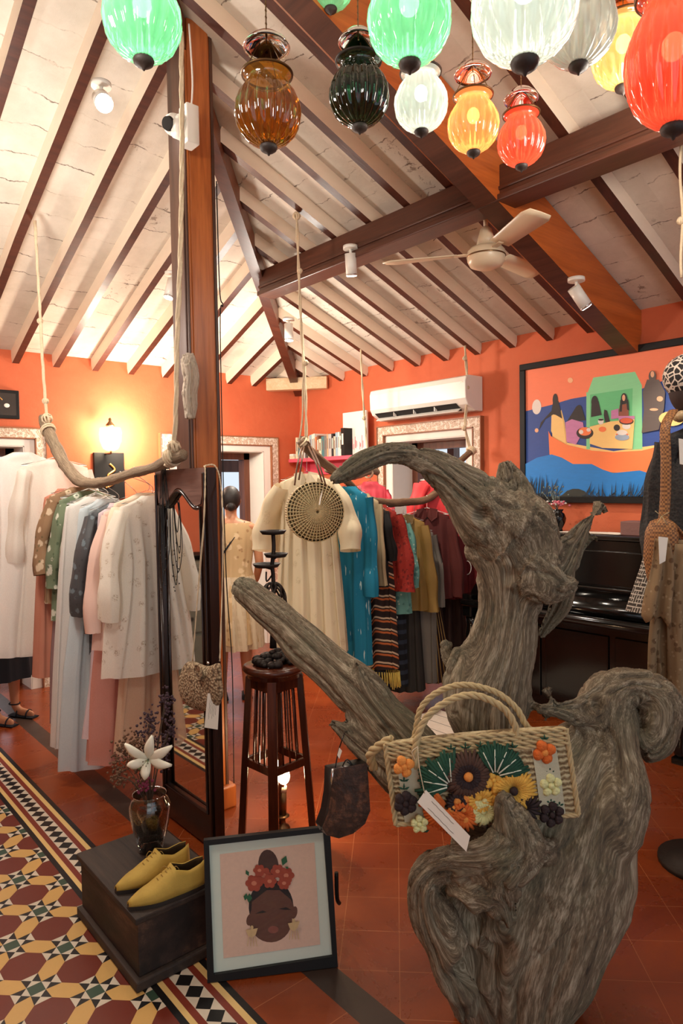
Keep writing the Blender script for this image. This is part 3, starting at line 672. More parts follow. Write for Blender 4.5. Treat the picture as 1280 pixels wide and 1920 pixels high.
def straw_bag():
    e = thing('straw_handbag', tuple((A_+B_+Cc+Dd)/4), 'woven straw handbag with raffia flowers hanging on the big driftwood stump', 'handbag')
    b = MB(); nu, nv_ = 20, 10; th = lambda v: .03+.11*v**.8
    for side in (0, 1):
        V, F_ = [], []
        for i in range(nu+1):
            for j in range(nv_+1):
                u, v = i/nu, j/nv_; ins = 0
                V.append(bagp(u, v) if side == 0 else bagp(u, v)-bn*(th(v)+.02*math.sin(math.pi*u)))
        for i in range(nu):
            for j in range(nv_): q = [i*(nv_+1)+j, (i+1)*(nv_+1)+j, (i+1)*(nv_+1)+j+1, i*(nv_+1)+j+1]; F_.append(q if side else q[::-1])
        b.add(V, F_, M_straw, True)
    for u in (0, 1):
        V = []; 
        for j in range(nv_+1): V += [bagp(u, j/nv_), bagp(u, j/nv_)-bn*th(j/nv_)]
        b.add(V, [(2*j, 2*j+1, 2*j+3, 2*j+2) for j in range(nv_)], M_straw, True)
    for v in (0, 1):
        V = []
        for i in range(nu+1): V += [bagp(i/nu, v), bagp(i/nu, v)-bn*(th(v)+.02*math.sin(math.pi*i/nu))]
        b.add(V, [(2*j, 2*j+1, 2*j+3, 2*j+2) for j in range(nu)], M_straw, True)
    b.build('body', parent=e)
    for u0, u1, v0, v1 in ((.05, .165, .2, .97), (.795, .93, .16, .97)):
        b = MB(); V = [bagp(lerp(u0, u1, i/3), lerp(v0, v1, j/8), .003) for i in range(4) for j in range(9)]
        b.add(V, [(i*9+j, i*9+j+1, (i+1)*9+j+1, (i+1)*9+j) for i in range(3) for j in range(8)], M_canvas, True)
        b.build('side_panel', parent=e, label='pale flat panel with small flowers')
    b = MB()
    braid(b, [bagp(0, v/6) for v in range(7)], .007, M_straw2); braid(b, [bagp(1, v/6) for v in range(7)], .007, M_straw2); braid(b, [bagp(i/8, 1) for i in range(9)], .006, M_straw2)
    for v in (.0, .055, .11, .165): braid(b, [bagp(i/8, v, .002) for i in range(9)], .0065, M_straw2, 2)
    b.build('braided_rim', parent=e)
    # handles
    for k, pts in enumerate(([(745, 1420), (775, 1385), (788, 1330), (820, 1298), (868, 1284), (925, 1296), (965, 1325), (985, 1358), (998, 1372)], [(782, 1440), (778, 1400), (800, 1345), (845, 1312), (890, 1304), (935, 1322), (960, 1350), (975, 1395), (985, 1420)])):
        b = MB(); dd = BD-.07 if k else BD-.0
        braid(b, [at(x, y, BD-(.015 if k else -.04)) for x, y in pts], .009 if k else .008, M_straw2, 3, 8); b.build('handle', parent=e)
    b = MB(); braid(b, [at(735, 1385, BD+.02), at(712, 1398, BD+.03), at(694, 1415, BD+.06), at(700, 1440, BD+.09)], .012, M_straw2, 3, 7); b.build('end_knot', parent=e)
    # embroidery
    def ball_flower(px, py, m, r=11, n=5, sp=13, cm=None, name='flower'):
        b = MB(); c0 = at(px, py, BD-.035)
        for i in range(n):
            a = 2*math.pi*i/n+.4; c = c0+CR*(math.cos(a)*sp*BD/FPX)+CU*(math.sin(a)*sp*BD/FPX)
            for q in range(3):
                aa = q*2.1; b.ball(c+CR*.003*math.cos(aa)+CU*.003*math.sin(aa), r*BD/FPX*.8, m, 9, 6)
        b.ball(c0-CF*.003, r*BD/FPX*.7, cm or m, 9, 6); b.build(name, parent=e)
    def leaf_sprig(px, py, s=10):
        b = MB(); c0 = at(px, py, BD-.032)
        for a in (.4, 1.57, 2.7):
            tip = c0+(CR*math.cos(a)+CU*math.sin(a))*(s*BD/FPX); b.tube([c0, lerp(c0, tip, .5)-CF*.002, tip], [.001, .003, .0006], 6, Y_gr)
        return b
    def petals(px, py, r0, r1, n, m, a0=0, a1=2*math.pi, wd=.004, name='flower', cm=None, cr=8):
        b = MB(); c0 = at(px, py, BD-.036)
        for i in range(n):
            a = lerp(a0, a1, i/(n if a1-a0 > 6 else n-1)); d = CR*math.cos(a)+CU*math.sin(a); rr = r1*(.9+.2*rnd.random())*BD/FPX
            b.tube([c0+d*(r0*BD/FPX), c0+d*rr*.6-CF*.006, c0+d*rr+CF*.004], [wd*.8, wd*1.35, wd*.8], 6, m)
        if cm: b.ball(c0-CF*.006, cr*BD/FPX, cm, 10, 6)
        b.build(name, parent=e)
    petals(877, 1455, 6, 50, 34, Y_br, name='flower', wd=.005); petals(877, 1455, 4, 34, 24, Y_da, cm=Y_or, cr=9, wd=.005)
    petals(962, 1482, 8, 42, 34, Y_ye, cm=Y_da, cr=8, wd=.0045); petals(838, 1512, 6, 48, 26, Y_rd, R(130), R(330), wd=.005)
    petals(856, 1505, 5, 22, 16, Y_da, wd=.004); petals(900, 1500, 3, 30, 20, Y_ye, wd=.004); petals(868, 1528, 3, 30, 20, Y_rd, wd=.0045); petals(908, 1522, 3, 26, 20, Y_pa, wd=.004); petals(985, 1515, 3, 30, 16, Y_da, wd=.004)
    for (cx_, cy_, a0, a1, L_) in ((846, 1474, R(85), R(205), 62), (928, 1456, R(5), R(125), 60)):
        petals(cx_, cy_, 4, L_, 22, Y_gr, a0, a1, wd=.0046, name='leaf_fan')
        b = MB(); c0 = at(cx_, cy_, BD-.046)
        for i in range(5):
            a = lerp(a0+.15, a1-.15, i/4); d = CR*math.cos(a)+CU*math.sin(a); b.tube([c0+d*.012, c0+d*(L_*.82*BD/FPX)], [.0022, .0012], 6, Y_wh)
        b.build('leaf_veins', parent=e, label='white raffia veins on the green leaves')
    ball_flower(757, 1437, Y_or, 10, 4, 11); ball_flower(1020, 1410, Y_rd, 11, 4, 12, Y_or); ball_flower(760, 1506, Y_da, 10, 6, 13); ball_flower(1032, 1472, Y_pa, 9, 5, 13)
    ball_flower(1034, 1527, Y_da, 9, 6, 15); ball_flower(786, 1545, Y_pa, 7, 5, 10); ball_flower(912, 1487, Y_ye, 9, 6, 18); ball_flower(868, 1516, Y_or, 9, 7, 20); ball_flower(905, 1520, Y_pa, 9, 7, 18); ball_flower(925, 1462, Y_ye, 7, 4, 9)
    b = leaf_sprig(757, 1465)
    for q in ((1030, 1448, 13), (1032, 1505, 12), (872, 1403, 12), (900, 1400, 11), (960, 1402, 12), (845, 1405, 11), (757, 1480, 11), (1048, 1510, 10), (795, 1560, 10), (1020, 1386, 9)):
        q2 = leaf_sprig(*q); b.add(q2.v, q2.f, Y_gr, True)
    b.build('small_leaves', parent=e)
straw_bag()
def price_tag(name_parent, pts, d, label, thick=.001, strings=(), lines=0, mat=None, dpts=None):
    c = at(sum(p[0] for p in pts)/4, sum(p[1] for p in pts)/4, d)
    e = thing('price_tag', tuple(c), label, 'tag', None)
    P = [at(p[0], p[1], d+(dpts[i] if dpts else 0)) for i, p in enumerate(pts)]; n = (P[1]-P[0]).cross(P[3]-P[0]).normalized()*thick
    if n.dot(CF) > 0: n = -n
    b = MB(); b.add(P+[p-n for p in P], [(0, 1, 2, 3), (7, 6, 5, 4), (0, 4, 5, 1), (1, 5, 6, 2), (2, 6, 7, 3), (3, 7, 4, 0)], mat or M_paper); b.build('card', parent=e)
    if lines:
        b = MB()
        for k in range(lines):
            f = .25+.5*k/max(1, lines-1); a_ = .2; r_ = rnd.random()*.2
            L0 = lerp(lerp(P[0], P[1], f), lerp(P[3], P[2], f), .18)+n*.4; L1 = lerp(lerp(P[0], P[1], f), lerp(P[3], P[2], f), .75-r_)+n*.4
            b.tube([lerp(L0, L1, i/10)+(P[1]-P[0])*(.02*math.sin(i*2.3+k)) for i in range(11)], .0006, 4, M_ink)
        b.build('handwriting', parent=e, label='faint pen marks')
    for s_ in strings:
        b = MB(); b.tube(curve([at(*q) for q in s_], 5), .0013, 5, M_rope); b.build('string', parent=e)
    return e
M_ink = plain('ink', srgb(120, 104, 96), .8)
price_tag(None, [(798, 1481), (782, 1504), (874, 1597), (881, 1568)], 1.78, 'long cream paper tag tied to the flowered straw handbag', strings=[[(796, 1488, 1.78), (786, 1440, 1.79), (783, 1400, 1.81)], [(783, 1400, 1.80), (772, 1410, 1.79), (778, 1425, 1.79)]], lines=2, dpts=[0, 0, -.03, -.03])

# ================================================================ PURSE ON THE STUB
M_leather0 = plain('crinkled_dark_leather', srgb(66, 40, 28), .6, var=.75, scale=14, bump=.6, bs=50)
t = NT('patchy_brown_leather'); v = t.coord(); n = t.noise(v, 16, 6, .75, .8); n2 = t.noise(v, 60, 5, .7); t.bump(n2, .7, .004)
M_leather = t.fin(t.ramp(t.math('ADD', t.math('MULTIPLY', n, .7), t.math('MULTIPLY', n2, .3)), [(.36, srgb(24, 15, 11)), (.5, srgb(58, 36, 26)), (.64, srgb(118, 78, 56))]), .5)
M_leatherb = plain('black_leather', (.01, .009, .008), .3, bump=.3)
def purse():
    D = 2.02
    e = thing('leather_purse', tuple(at(650, 1500, D)), 'black and brown crinkled leather purse hanging from the lower left driftwood stub', 'purse')
    out = [(622, 1443), (688, 1430), (691, 1470), (694, 1520), (684, 1545), (662, 1563), (635, 1572), (612, 1566), (604, 1552), (614, 1525), (620, 1490)]
    P = [at(x, y, D-.03) for x, y in out]; c = at(655, 1505, D-.045); n_ = len(P)
    b = MB(); Q = [lerp(c, p, .86)-CF*.0 for p in P]
    b.add(P+Q+[c], [(i, (i+1) % n_, (i+1) % n_+n_, i+n_) for i in range(n_)]+[(i+n_, (i+1) % n_+n_, 2*n_) for i in range(n_)], M_leather, True)
    b.build('front_panel', parent=e)
    # gusset and back: silhouette shifted away and to the left
    sh = CF*.045-CR*.022
    b = MB(); S = [p+sh-CU*.004 for p in P]; b.add(P+S, [(i, i+n_, (i+1) % n_+n_, (i+1) % n_) for i in range(n_)]+[tuple(range(n_, 2*n_))[::-1]], M_leatherb, True)
    b.build('gusset', parent=e)
    b = MB()
    for k in range(14):
        f = k/13; p = lerp(at(615, 1478, D), at(599, 1556, D), f)+CR*(.006*math.sin(f*3)); b.ball(p-CF*.0+CR*.002, .0032, M_leatherb, 8, 6); b.ball(p+CR*.010, .0032, M_leatherb, 8, 6)
    b.build('beaded_edge', parent=e)
    b = MB(); b.tube([at(624, 1442, D-.04), at(622, 1462, D-.04), at(621, 1478, D-.03)], [.004, .0045, .001], 8, M_chrome); b.build('clasp', parent=e, label='silver clasp bar')
    b = MB(); b.tube(curve([at(628, 1442, D-.02), at(634, 1410, D-.02), at(642, 1385, D-.04), at(648, 1372, D+.01), at(655, 1376, D+.1)], 6), .002, 6, M_leatherb)
    b.tube(curve([at(684, 1432, D), at(680, 1412, D+.06), at(674, 1400, D+.10)], 5), .002, 6, M_leatherb)
    b.tube(curve([at(640, 1440, D-.02), at(650, 1424, D-.02), at(660, 1434, D-.02), at(650, 1428, D-.02)], 5), .002, 6, M_leatherb); b.build('strap', parent=e)
    price_tag(None, [(636, 1402), (632, 1416), (636, 1423), (641, 1408)], D-.05, 'tiny cream tag on the strap of the dark leather purse')
purse()

# ================================================================ FRAMED PRINT LEANING AT THE CHEST
fL, fR = onz(389, 1838), onz(632, 1808); fe = (fR-fL).normalized(); fin_ = Vector((-fe.y, fe.x, 0))
if fin_.dot(CF) < 0: fin_ = -fin_
lean = R(9); fup = Vector((0, 0, 1))*math.cos(lean)+fin_*math.sin(lean); fn = -(fin_*math.cos(lean)-Vector((0, 0, 1))*math.sin(lean))
def fp(x, y, off=0): return onplane(x, y, fL, fn)+fn*off
M_mat = plain('picture_mat', srgb(206, 216, 200), .8, var=.02); M_prbg = plain('print_pink_ground', srgb(216, 184, 162), .85, var=.1, scale=90)
def framed_print():
    e = thing('framed_print', tuple((fL+fR)/2), 'black framed print of a flower-crowned head leaning on the floor beside the dark chest', 'picture')
    O = [fp(382, 1573), fp(617, 1547), fR, fL]; I = [fp(392, 1582), fp(605, 1558), fp(622, 1789), fp(401, 1823)]
    b = MB(); f = .016; Of = [p+fn*f for p in O]; If = [p+fn*f for p in I]; Ob = [p-fn*.008 for p in O]
    for i in range(4):
        j = (i+1) % 4; b.quad([Of[i], Of[j], If[j], If[i]], M_black); b.quad([Of[i], Ob[i], Ob[j], Of[j]], M_black); b.quad([If[i], If[j], I[j], I[i]], M_black)
    b.quad(Ob[::-1], M_black); b.build('frame', parent=e)
    MB().quad([p+fn*.002 for p in I], M_mat).build('mat', parent=e, label='pale green-white mat board')
    col = lambda n_, c: plain(n_, c, .85, var=.18, scale=70)
    hb, hr, fa, fa2 = col('print_black', srgb(34, 26, 24)), col('print_red_flower', srgb(158, 66, 44)), col('print_face', srgb(96, 60, 46)), col('print_cheek', srgb(132, 76, 62))
    go, le, pe_ = col('print_gold', srgb(198, 170, 124)), col('print_leaf', srgb(44, 92, 62)), col('print_petal', srgb(196, 120, 92))
    dk = col('print_topknot', srgb(70, 44, 36))
    b = MB(); lvl = [.003]
    def poly(pts, m):
        lvl[0] += .00012; P = [fp(x, y, lvl[0]) for x, y in pts]; b.quad(P, m)
    def ell(cx, cy, rx, ry, m, n=24, rot=0):
        c_, s_ = math.cos(rot), math.sin(rot); poly([(cx+rx*math.cos(2*math.pi*i/n)*c_-ry*math.sin(2*math.pi*i/n)*s_, cy+rx*math.cos(2*math.pi*i/n)*s_+ry*math.sin(2*math.pi*i/n)*c_) for i in range(n)], m)
    poly([(412, 1601), (589, 1579), (600, 1770), (419, 1796)], M_prbg)
    ell(508, 1700, 42, 52, hb, 28, -.05); ell(507, 1724, 40, 42, fa, 28, -.05)
    poly([(472, 1690), (500, 1668), (524, 1668), (545, 1686), (552, 1702), (548, 1720), (470, 1722)], fa)
    ell(469, 1723, 7, 12, fa, 14, .3); ell(551, 1710, 6, 12, fa, 14, .2); ell(512, 1742, 10, 7, fa2, 16, -.1)
    poly([(478, 1712), (492, 1706), (500, 1709), (492, 1711)], hb); poly([(522, 1703), (536, 1700), (546, 1705), (534, 1705)], hb)
    ell(503, 1622, 19, 30, dk, 20, -.1)
    for cx, cy, r in ((476, 1655, 17), (494, 1640, 16), (536, 1640, 16), (520, 1632, 14), (532, 1654, 13), (486, 1630, 12), (505, 1650, 14)):
        for k in range(6): ell(cx+r*.5*math.cos(k*1.047), cy+r*.5*math.sin(k*1.047), r*.48, r*.42, hr, 12, k*1.047)
        ell(cx, cy, r*.3, r*.26, pe_, 10)
    for x0, y0, x1, y1 in ((466, 1640, 461, 1629), (529, 1621, 536, 1602), (534, 1623, 541, 1626), (462, 1672, 459, 1686), (468, 1672, 466, 1690)): 
        dx, dy = x1-x0, y1-y0; poly([(x0, y0), (x0+dx*.5-dy*.3, y0+dy*.5+dx*.3), (x1, y1), (x0+dx*.5+dy*.3, y0+dy*.5-dx*.3)], le)
    for cx, cy in ((472, 1745), (550, 1732)):
        ell(cx, cy-9, 3, 4, go, 8); poly([(cx-11, cy-4), (cx+11, cy-8), (cx+7, cy+5), (cx, cy+10), (cx-7, cy+7)], go)
        for k in range(4): x = cx-6+k*4; poly([(x, cy+8), (x+1.2, cy+8), (x+(k-1.5)*2+1.2, cy+26), (x+(k-1.5)*2, cy+26)], go)
    b.build('print', parent=e, label='pink print of a face with red flowers and tassel earrings')
    MB().quad([p+fn*.010 for p in I], M_clear).build('glazing', parent=e, label='clear front glass')
    b = MB(); b.tube(curve([fp(632, 1640, -.02), fp(634, 1690, -.03), fp(640, 1706, -.05)], 5), .007, 8, M_black); b.build('stand_foot', parent=e)
t = NT('clear_glazing'); tr = t.N('ShaderNodeBsdfTransparent'); gl = t.N('ShaderNodeBsdfGlossy', {'Roughness': .02}); fr = t.N('ShaderNodeFresnel', {'IOR': 1.45})
mx = t.N('ShaderNodeMixShader', {0: t.math('MULTIPLY', fr.outputs[0], .5), 1: tr.outputs[0], 2: gl.outputs[0]}); t.put(t.out.inputs['Surface'], mx.outputs[0]); M_clear = t.m
framed_print()

# ================================================================ CHEST, VASE, SHOES
M_oldwood = wood('worn_dark_wood', srgb(24, 17, 13), srgb(66, 50, 39), axis=1, rough=.7, bump=.5)
t = NT('worn_chest_side'); v = t.coord((1, .25, 1)); n = t.noise(v, 7, 6, .7); n2 = t.noise(v, 30, 4, .6); t.bump(n2, .4, .004)
M_chests = t.fin(t.ramp(n, [(.4, srgb(26, 18, 14)), (.56, srgb(56, 39, 31)), (.68, srgb(104, 76, 56))]), .6)
HX0, HX1, HY0, HY1, HZ = .835, 1.16, 1.985, 2.50, .232
def chest():
    e = thing('wooden_chest', ((HX0+HX1)/2, (HY0+HY1)/2, 0), 'low worn dark wooden chest carrying the vase and yellow shoes', 'chest')
    MB().box((HX0+.012, HY0+.012, .035), (HX1-.01, HY1-.01, HZ-.022), M_chests).build('body', parent=e, bevel=.004)
    MB().box((HX0, HY0, HZ-.022), (HX1, HY1, HZ), M_oldwood).build('lid', parent=e, bevel=.005)
    MB().box((HX0-.005, HY0-.005, 0), (HX1, HY1, .035), M_oldwood).build('base_moulding', parent=e, bevel=.006)
chest()
def glassy(nm, c, tint=.7, rough=.03, glow=None, ior=1.3, gl=1.0):
    t = NT(nm); tr = t.N('ShaderNodeBsdfTransparent', {'Color': c}); g = t.N('ShaderNodeBsdfGlossy', {'Roughness': rough, 'Color': (1, 1, 1)})
    f = t.N('ShaderNodeFresnel', {'IOR': ior}); sh = tr.outputs[0]
    if glow is not None:
        tl = t.N('ShaderNodeBsdfTranslucent', {'Color': glow}); df = t.N('ShaderNodeBsdfDiffuse', {'Color': glow})
        m1 = t.N('ShaderNodeMixShader', {0: .35, 1: tl.outputs[0], 2: df.outputs[0]}); sh = t.N('ShaderNodeMixShader', {0: tint, 1: tr.outputs[0], 2: m1.outputs[0]}).outputs[0]
    mx = t.N('ShaderNodeMixShader', {0: t.math('MINIMUM', t.math('MULTIPLY', f.outputs[0], gl*1.6), .9), 1: sh, 2: g.outputs[0]}); t.put(t.out.inputs['Surface'], mx.outputs[0]); return t.m
M_vase = glassy('clear_vase_glass', (.80, .80, .76), gl=1.3, ior=1.45)
M_potp = plain('dried_petals', srgb(60, 42, 34), .8, var=.9, scale=50)
M_stem = plain('dry_stem', srgb(74, 58, 44), .8); M_heather = plain('purple_dried_flower', srgb(66, 46, 54), .9, var=.5, scale=80)
M_dried = plain('brown_dried_flower', srgb(104, 74, 52), .9, var=.5, scale=80); M_lily = plain('white_lily_petal', srgb(232, 226, 204), .6, var=.06, bump=.1)
M_mag = plain('magenta_flower', srgb(122, 40, 66), .8, var=.3); M_budg = plain('green_bud', srgb(120, 150, 100), .6)
def vase():
    c = onz(283, 1592, HZ); s = c.xyz; dpt = (c-EYE).dot(CF); px = dpt/FPX
    e = thing('glass_vase', tuple(c), 'clear glass vase of dried petals with white lily on the chest', 'vase')
    prof = [(20*px, .0), (24*px, .006), (26*px, .03), (33*px, .09), (37*px, .14), (37.5*px, .165), (33*px, .187), (29*px, .196), (30*px, .207), (31*px, .21)]
    MB().lathe([(r, z) for r, z in prof]+[(28*px, .2), (30*px, .186), (34*px, .165), (33*px, .14), (29*px, .09), (21*px, .02)], 36, M_vase, c).build('glass_body', parent=e)
    b = MB(); r2 = random.Random(3)
    for k in range(210):
        z = .015+.15*r2.random(); rm = (21+12*min(1, z/.14))*px*.86; a = r2.random()*6.28; rr = rm*math.sqrt(r2.random()); b.ball(c+Vector((rr*math.cos(a), rr*math.sin(a), z)), .006+.005*r2.random(), M_potp if r2.random() < .8 else M_dried, 6, 4, (1, .6, .8))
    b.build('dried_petal_filling', parent=e, kind='stuff')
    top = c+Vector((0, 0, .2))
    # stems
    b = MB(); heads = []
    for k in range(26):
        x = lerp(218, 322, r2.random()); y = lerp(1360, 1470, r2.random()**.8); d = dpt-.06+.16*r2.random()
        if x > 265: y = lerp(1300, 1420, r2.random())
        p = at(x, y, d); heads.append((x, y, d, p)); b.tube(curve([top-Vector((0, 0, .06)), lerp(top, p, .5)+Vector((0, 0, .01)), p], 4), .0013, 5, M_stem)
    b.build('stems', parent=e)
    bb = MB(); bh = MB()
    for x, y, d, p in heads:
        tgt, mm, n_ = (bb, M_dried, 34) if x < 262 else (bh, M_heather, 22)
        sp = .022 if x < 262 else .016
        for k in range(n_): tgt.ball(p+Vector((r2.gauss(0, sp*.7), r2.gauss(0, sp*.7), r2.gauss(0, sp if x < 262 else sp*1.6))), .0032+.003*r2.random(), mm, 5, 4)
    bb.build('dried_flower_heads', parent=e, kind='stuff', label='brown dried flower heads'); bh.build('heather_sprigs', parent=e, kind='stuff', label='purple dried sprigs')
    b = MB()
    for k in range(22): b.ball(at(270+r2.gauss(0, 7), 1476+r2.gauss(0, 6), dpt-.03), .006, M_mag, 6, 4)
    b.build('magenta_bloom', parent=e, label='magenta flower at the rim')
    b = MB(); b.tube([at(265, 1448, dpt-.05), at(260, 1438, dpt-.06), at(268, 1426, dpt-.06)], [.004, .008, .003], 8, M_budg); b.build('bud', parent=e)
    lc = at(278, 1424, dpt-.05)
    petal = [((232, 1396), 0), ((284, 1380), 0), ((322, 1400), 0), ((321, 1437), 0), ((270, 1464), 0), ((236, 1437), 0)]
    for (x, y), _ in petal:
        tip = at(x, y, dpt-.085); d = tip-lc; L_ = d.length; d.normalize(); sd = d.cross(CF).normalized(); b = MB(); V = []; n_ = 9
        for i in range(n_+1):
            f = i/n_; wdt = .021*math.sin(math.pi*min(1, f*.93+.05))**.8+.001; cen = lc+d*L_*f-CF*(.03*math.sin(f*1.9))+CF*.034*f*f
            for k in (-1, -.5, 0, .5, 1): V.append(cen+sd*wdt*k*.8-CF*(.006*k*k)*-1+Vector((0, 0, .001*math.sin(k*5+f*8))))
        b.add(V, [(i*5+j, i*5+j+1, (i+1)*5+j+1, (i+1)*5+j) for i in range(n_) for j in range(4)], M_lily, True); b.build('lily_petal', parent=e, solid=.0012)
    b = MB()
    for k in range(5): a = k*1.26; q = lc-CF*.04+CR*.010*math.cos(a)+CU*.010*math.sin(a); b.tube([lc, q], .0007, 4, M_budg); b.ball(q, .0022, M_dried, 6, 4)
    b.build('stamens', parent=e)
vase()
M_suede = plain('mustard_suede', srgb(178, 146, 62), .75, var=.2, scale=25, bump=.2, bs=180); M_sole = plain('shoe_sole', srgb(36, 28, 22), .6); M_suedei = plain('shoe_lining', srgb(150, 116, 50), .8)
M_lin = plain('dark_shoe_lining', srgb(78, 58, 30), .9); LIN_OFF = 1
def shoe(heel, toe, label):
    h0, t0 = onz(*heel, HZ), onz(*toe, HZ); d = t0-h0; L_ = d.length; ang = math.atan2(d.y, d.x)
    e = thing('suede_shoe', tuple(h0), label, 'shoe', None, ang)
    loc = Matrix.Translation(h0) @ Matrix.Rotation(ang, 4, 'Z')
    W = lambda t: (.033+.012*math.sin(math.pi*min(1, t*1.25))+.006*math.exp(-((t-.68)/.16)**2))*(1 if t < .75 else max(.22, math.cos((t-.75)/.25*1.3)))
    H = lambda t: 1.18*(lerp(.062, .052, t/.25) if t < .25 else (lerp(.052, .068, (t-.25)/.17) if t < .42 else (lerp(.068, .034, (t-.42)/.3) if t < .72 else lerp(.034, .012, ((t-.72)/.28)**1.6))))
    ns, nr = 26, 15; V = []
    for i in range(ns+1):
        t = i/ns; w_ = W(t) if i > 0 else W(0)*.5; h_ = H(t); cx = t*L_
        if t < .08: w_ = W(t)*(.55+.45*t/.08)
        for j in range(nr+1):
            a = math.pi*j/nr; x_o = math.cos(a)*w_; zz = .012+h_*math.sin(a)**.72
            if t < .44: x_o *= (1-.18*math.sin(a)**2); zz = .012+h_*min(1, math.sin(a)*1.3)
            V.append(loc @ Vector((cx, x_o, zz)))
    F_ = []
    for i in range(ns):
        for j in range(nr):
            t = (i+.5)/ns; jj = (j+.5)/nr
            if t < .43 and .27 < jj < .73: continue
            F_.append((i*(nr+1)+j+1, (i+1)*(nr+1)+j+1, (i+1)*(nr+1)+j, i*(nr+1)+j))
    b = MB(); b.add(V, F_, M_suede, True); o_ = b.build('upper', parent=e, solid=.003); o_.data.materials.append(M_lin); o_.modifiers['solid'].material_offset = LIN_OFF; o_.modifiers['solid'].offset = -1
    b = MB(); top, bot = [], []
    N = 20; oc = [(i/N*L_, W(i/N)*1.04*(.55 if i == 0 else 1)) for i in range(N+1)]
    ring = [(x, y) for x, y in oc]+[(x, -y) for x, y in oc[::-1]]; n2 = len(ring)
    b.add([loc @ Vector((x, y, .013)) for x, y in ring]+[loc @ Vector((x, y, .0005)) for x, y in ring], [tuple(range(n2)), tuple(range(n2, 2*n2))[::-1]]+[(i, (i+1) % n2, (i+1) % n2+n2, i+n2) for i in range(n2)], M_sole); b.build('sole', parent=e)
    b = MB()
    for k in range(4):
        t = .45+.055*k; z = .012+H(t)*.98; b.tube([loc @ Vector((t*L_, -.016, z-.006)), loc @ Vector((t*L_+.004, 0, z+.003)), loc @ Vector((t*L_, .016, z-.006))], .0016, 6, M_suedei)
    p0 = loc @ Vector((.46*L_, 0, .08))
    for s_ in (-1, 1):
        b.tube(curve([p0, p0+CR*.02*s_+Vector((0, 0, .012)), p0+CR*.03*s_-Vector((0, 0, .008)), p0], 5), .0014, 5, M_suedei)
        b.tube(curve([p0, p0+CR*.012*s_-Vector((0, 0, .02)), p0+CR*.02*s_-Vector((0, 0, .04))], 4), .0014, 5, M_suedei)
    b.build('laces', parent=e)
shoe((352, 1622), (217, 1676), 'mustard suede lace-up shoe nearer the glass vase, behind the other shoe')
shoe((384, 1652), (240, 1706), 'mustard suede lace-up shoe at the front edge of the chest')

# ================================================================ PLANT STAND, CANDLE HOLDER, BULB LAMP
SD = 2.95; sc = onz(515, 908+FPX*1.56/SD); sc = Vector((at(515, 1300, SD).x, at(515, 1300, SD).y, 0)); SZ = at(515, 1243, SD).z
fwd = Vector((CF.x, CF.y, 0)).normalized(); rgt = Vector((CR.x, CR.y, 0)).normalized()
def stand():
    e = thing('plant_stand', tuple(sc), 'tall dark mahogany plant stand with slatted sides under the candle holder', 'stool')
    b = MB(); b.lathe([(.001, SZ-.05), (.118, SZ-.05), (.118, SZ-.034), (.128, SZ-.030), (.137, SZ-.018), (.134, SZ-.006), (.12, SZ), (.001, SZ)], 40, M_stool, sc); b.build('seat', parent=e)
    dirs = [-fwd, -rgt, rgt, fwd]; legs = {}
    for k, d in enumerate(dirs):
        top = sc+d*.108+Vector((0, 0, SZ-.05)); bot = sc+d*.158; legs[k] = (top, bot)
        MB().bar(bot, top, .042, .03, M_stool, up=d, taper=.95).build('leg', parent=e, bevel=.003)
    zr_ = .37
    def lp(k, z): top, bot = legs[k]; return lerp(bot, top, z/top.z)
    for a, b_ in ((0, 1), (0, 2), (3, 1), (3, 2)):
        p, q = lp(a, zr_), lp(b_, zr_); MB().bar(p, q, .018, .034, M_stool).build('rail', parent=e, bevel=.003)
        p2, q2 = lp(a, SZ-.075), lp(b_, SZ-.075); MB().bar(p2, q2, .016, .05, M_stool).build('apron', parent=e)
        for k in range(3):
            f = .3+.2*k; MB().tube([lerp(p, q, f), lerp(p2, q2, f)], .0042, 6, M_stool).build('spindle', parent=e)
stand()
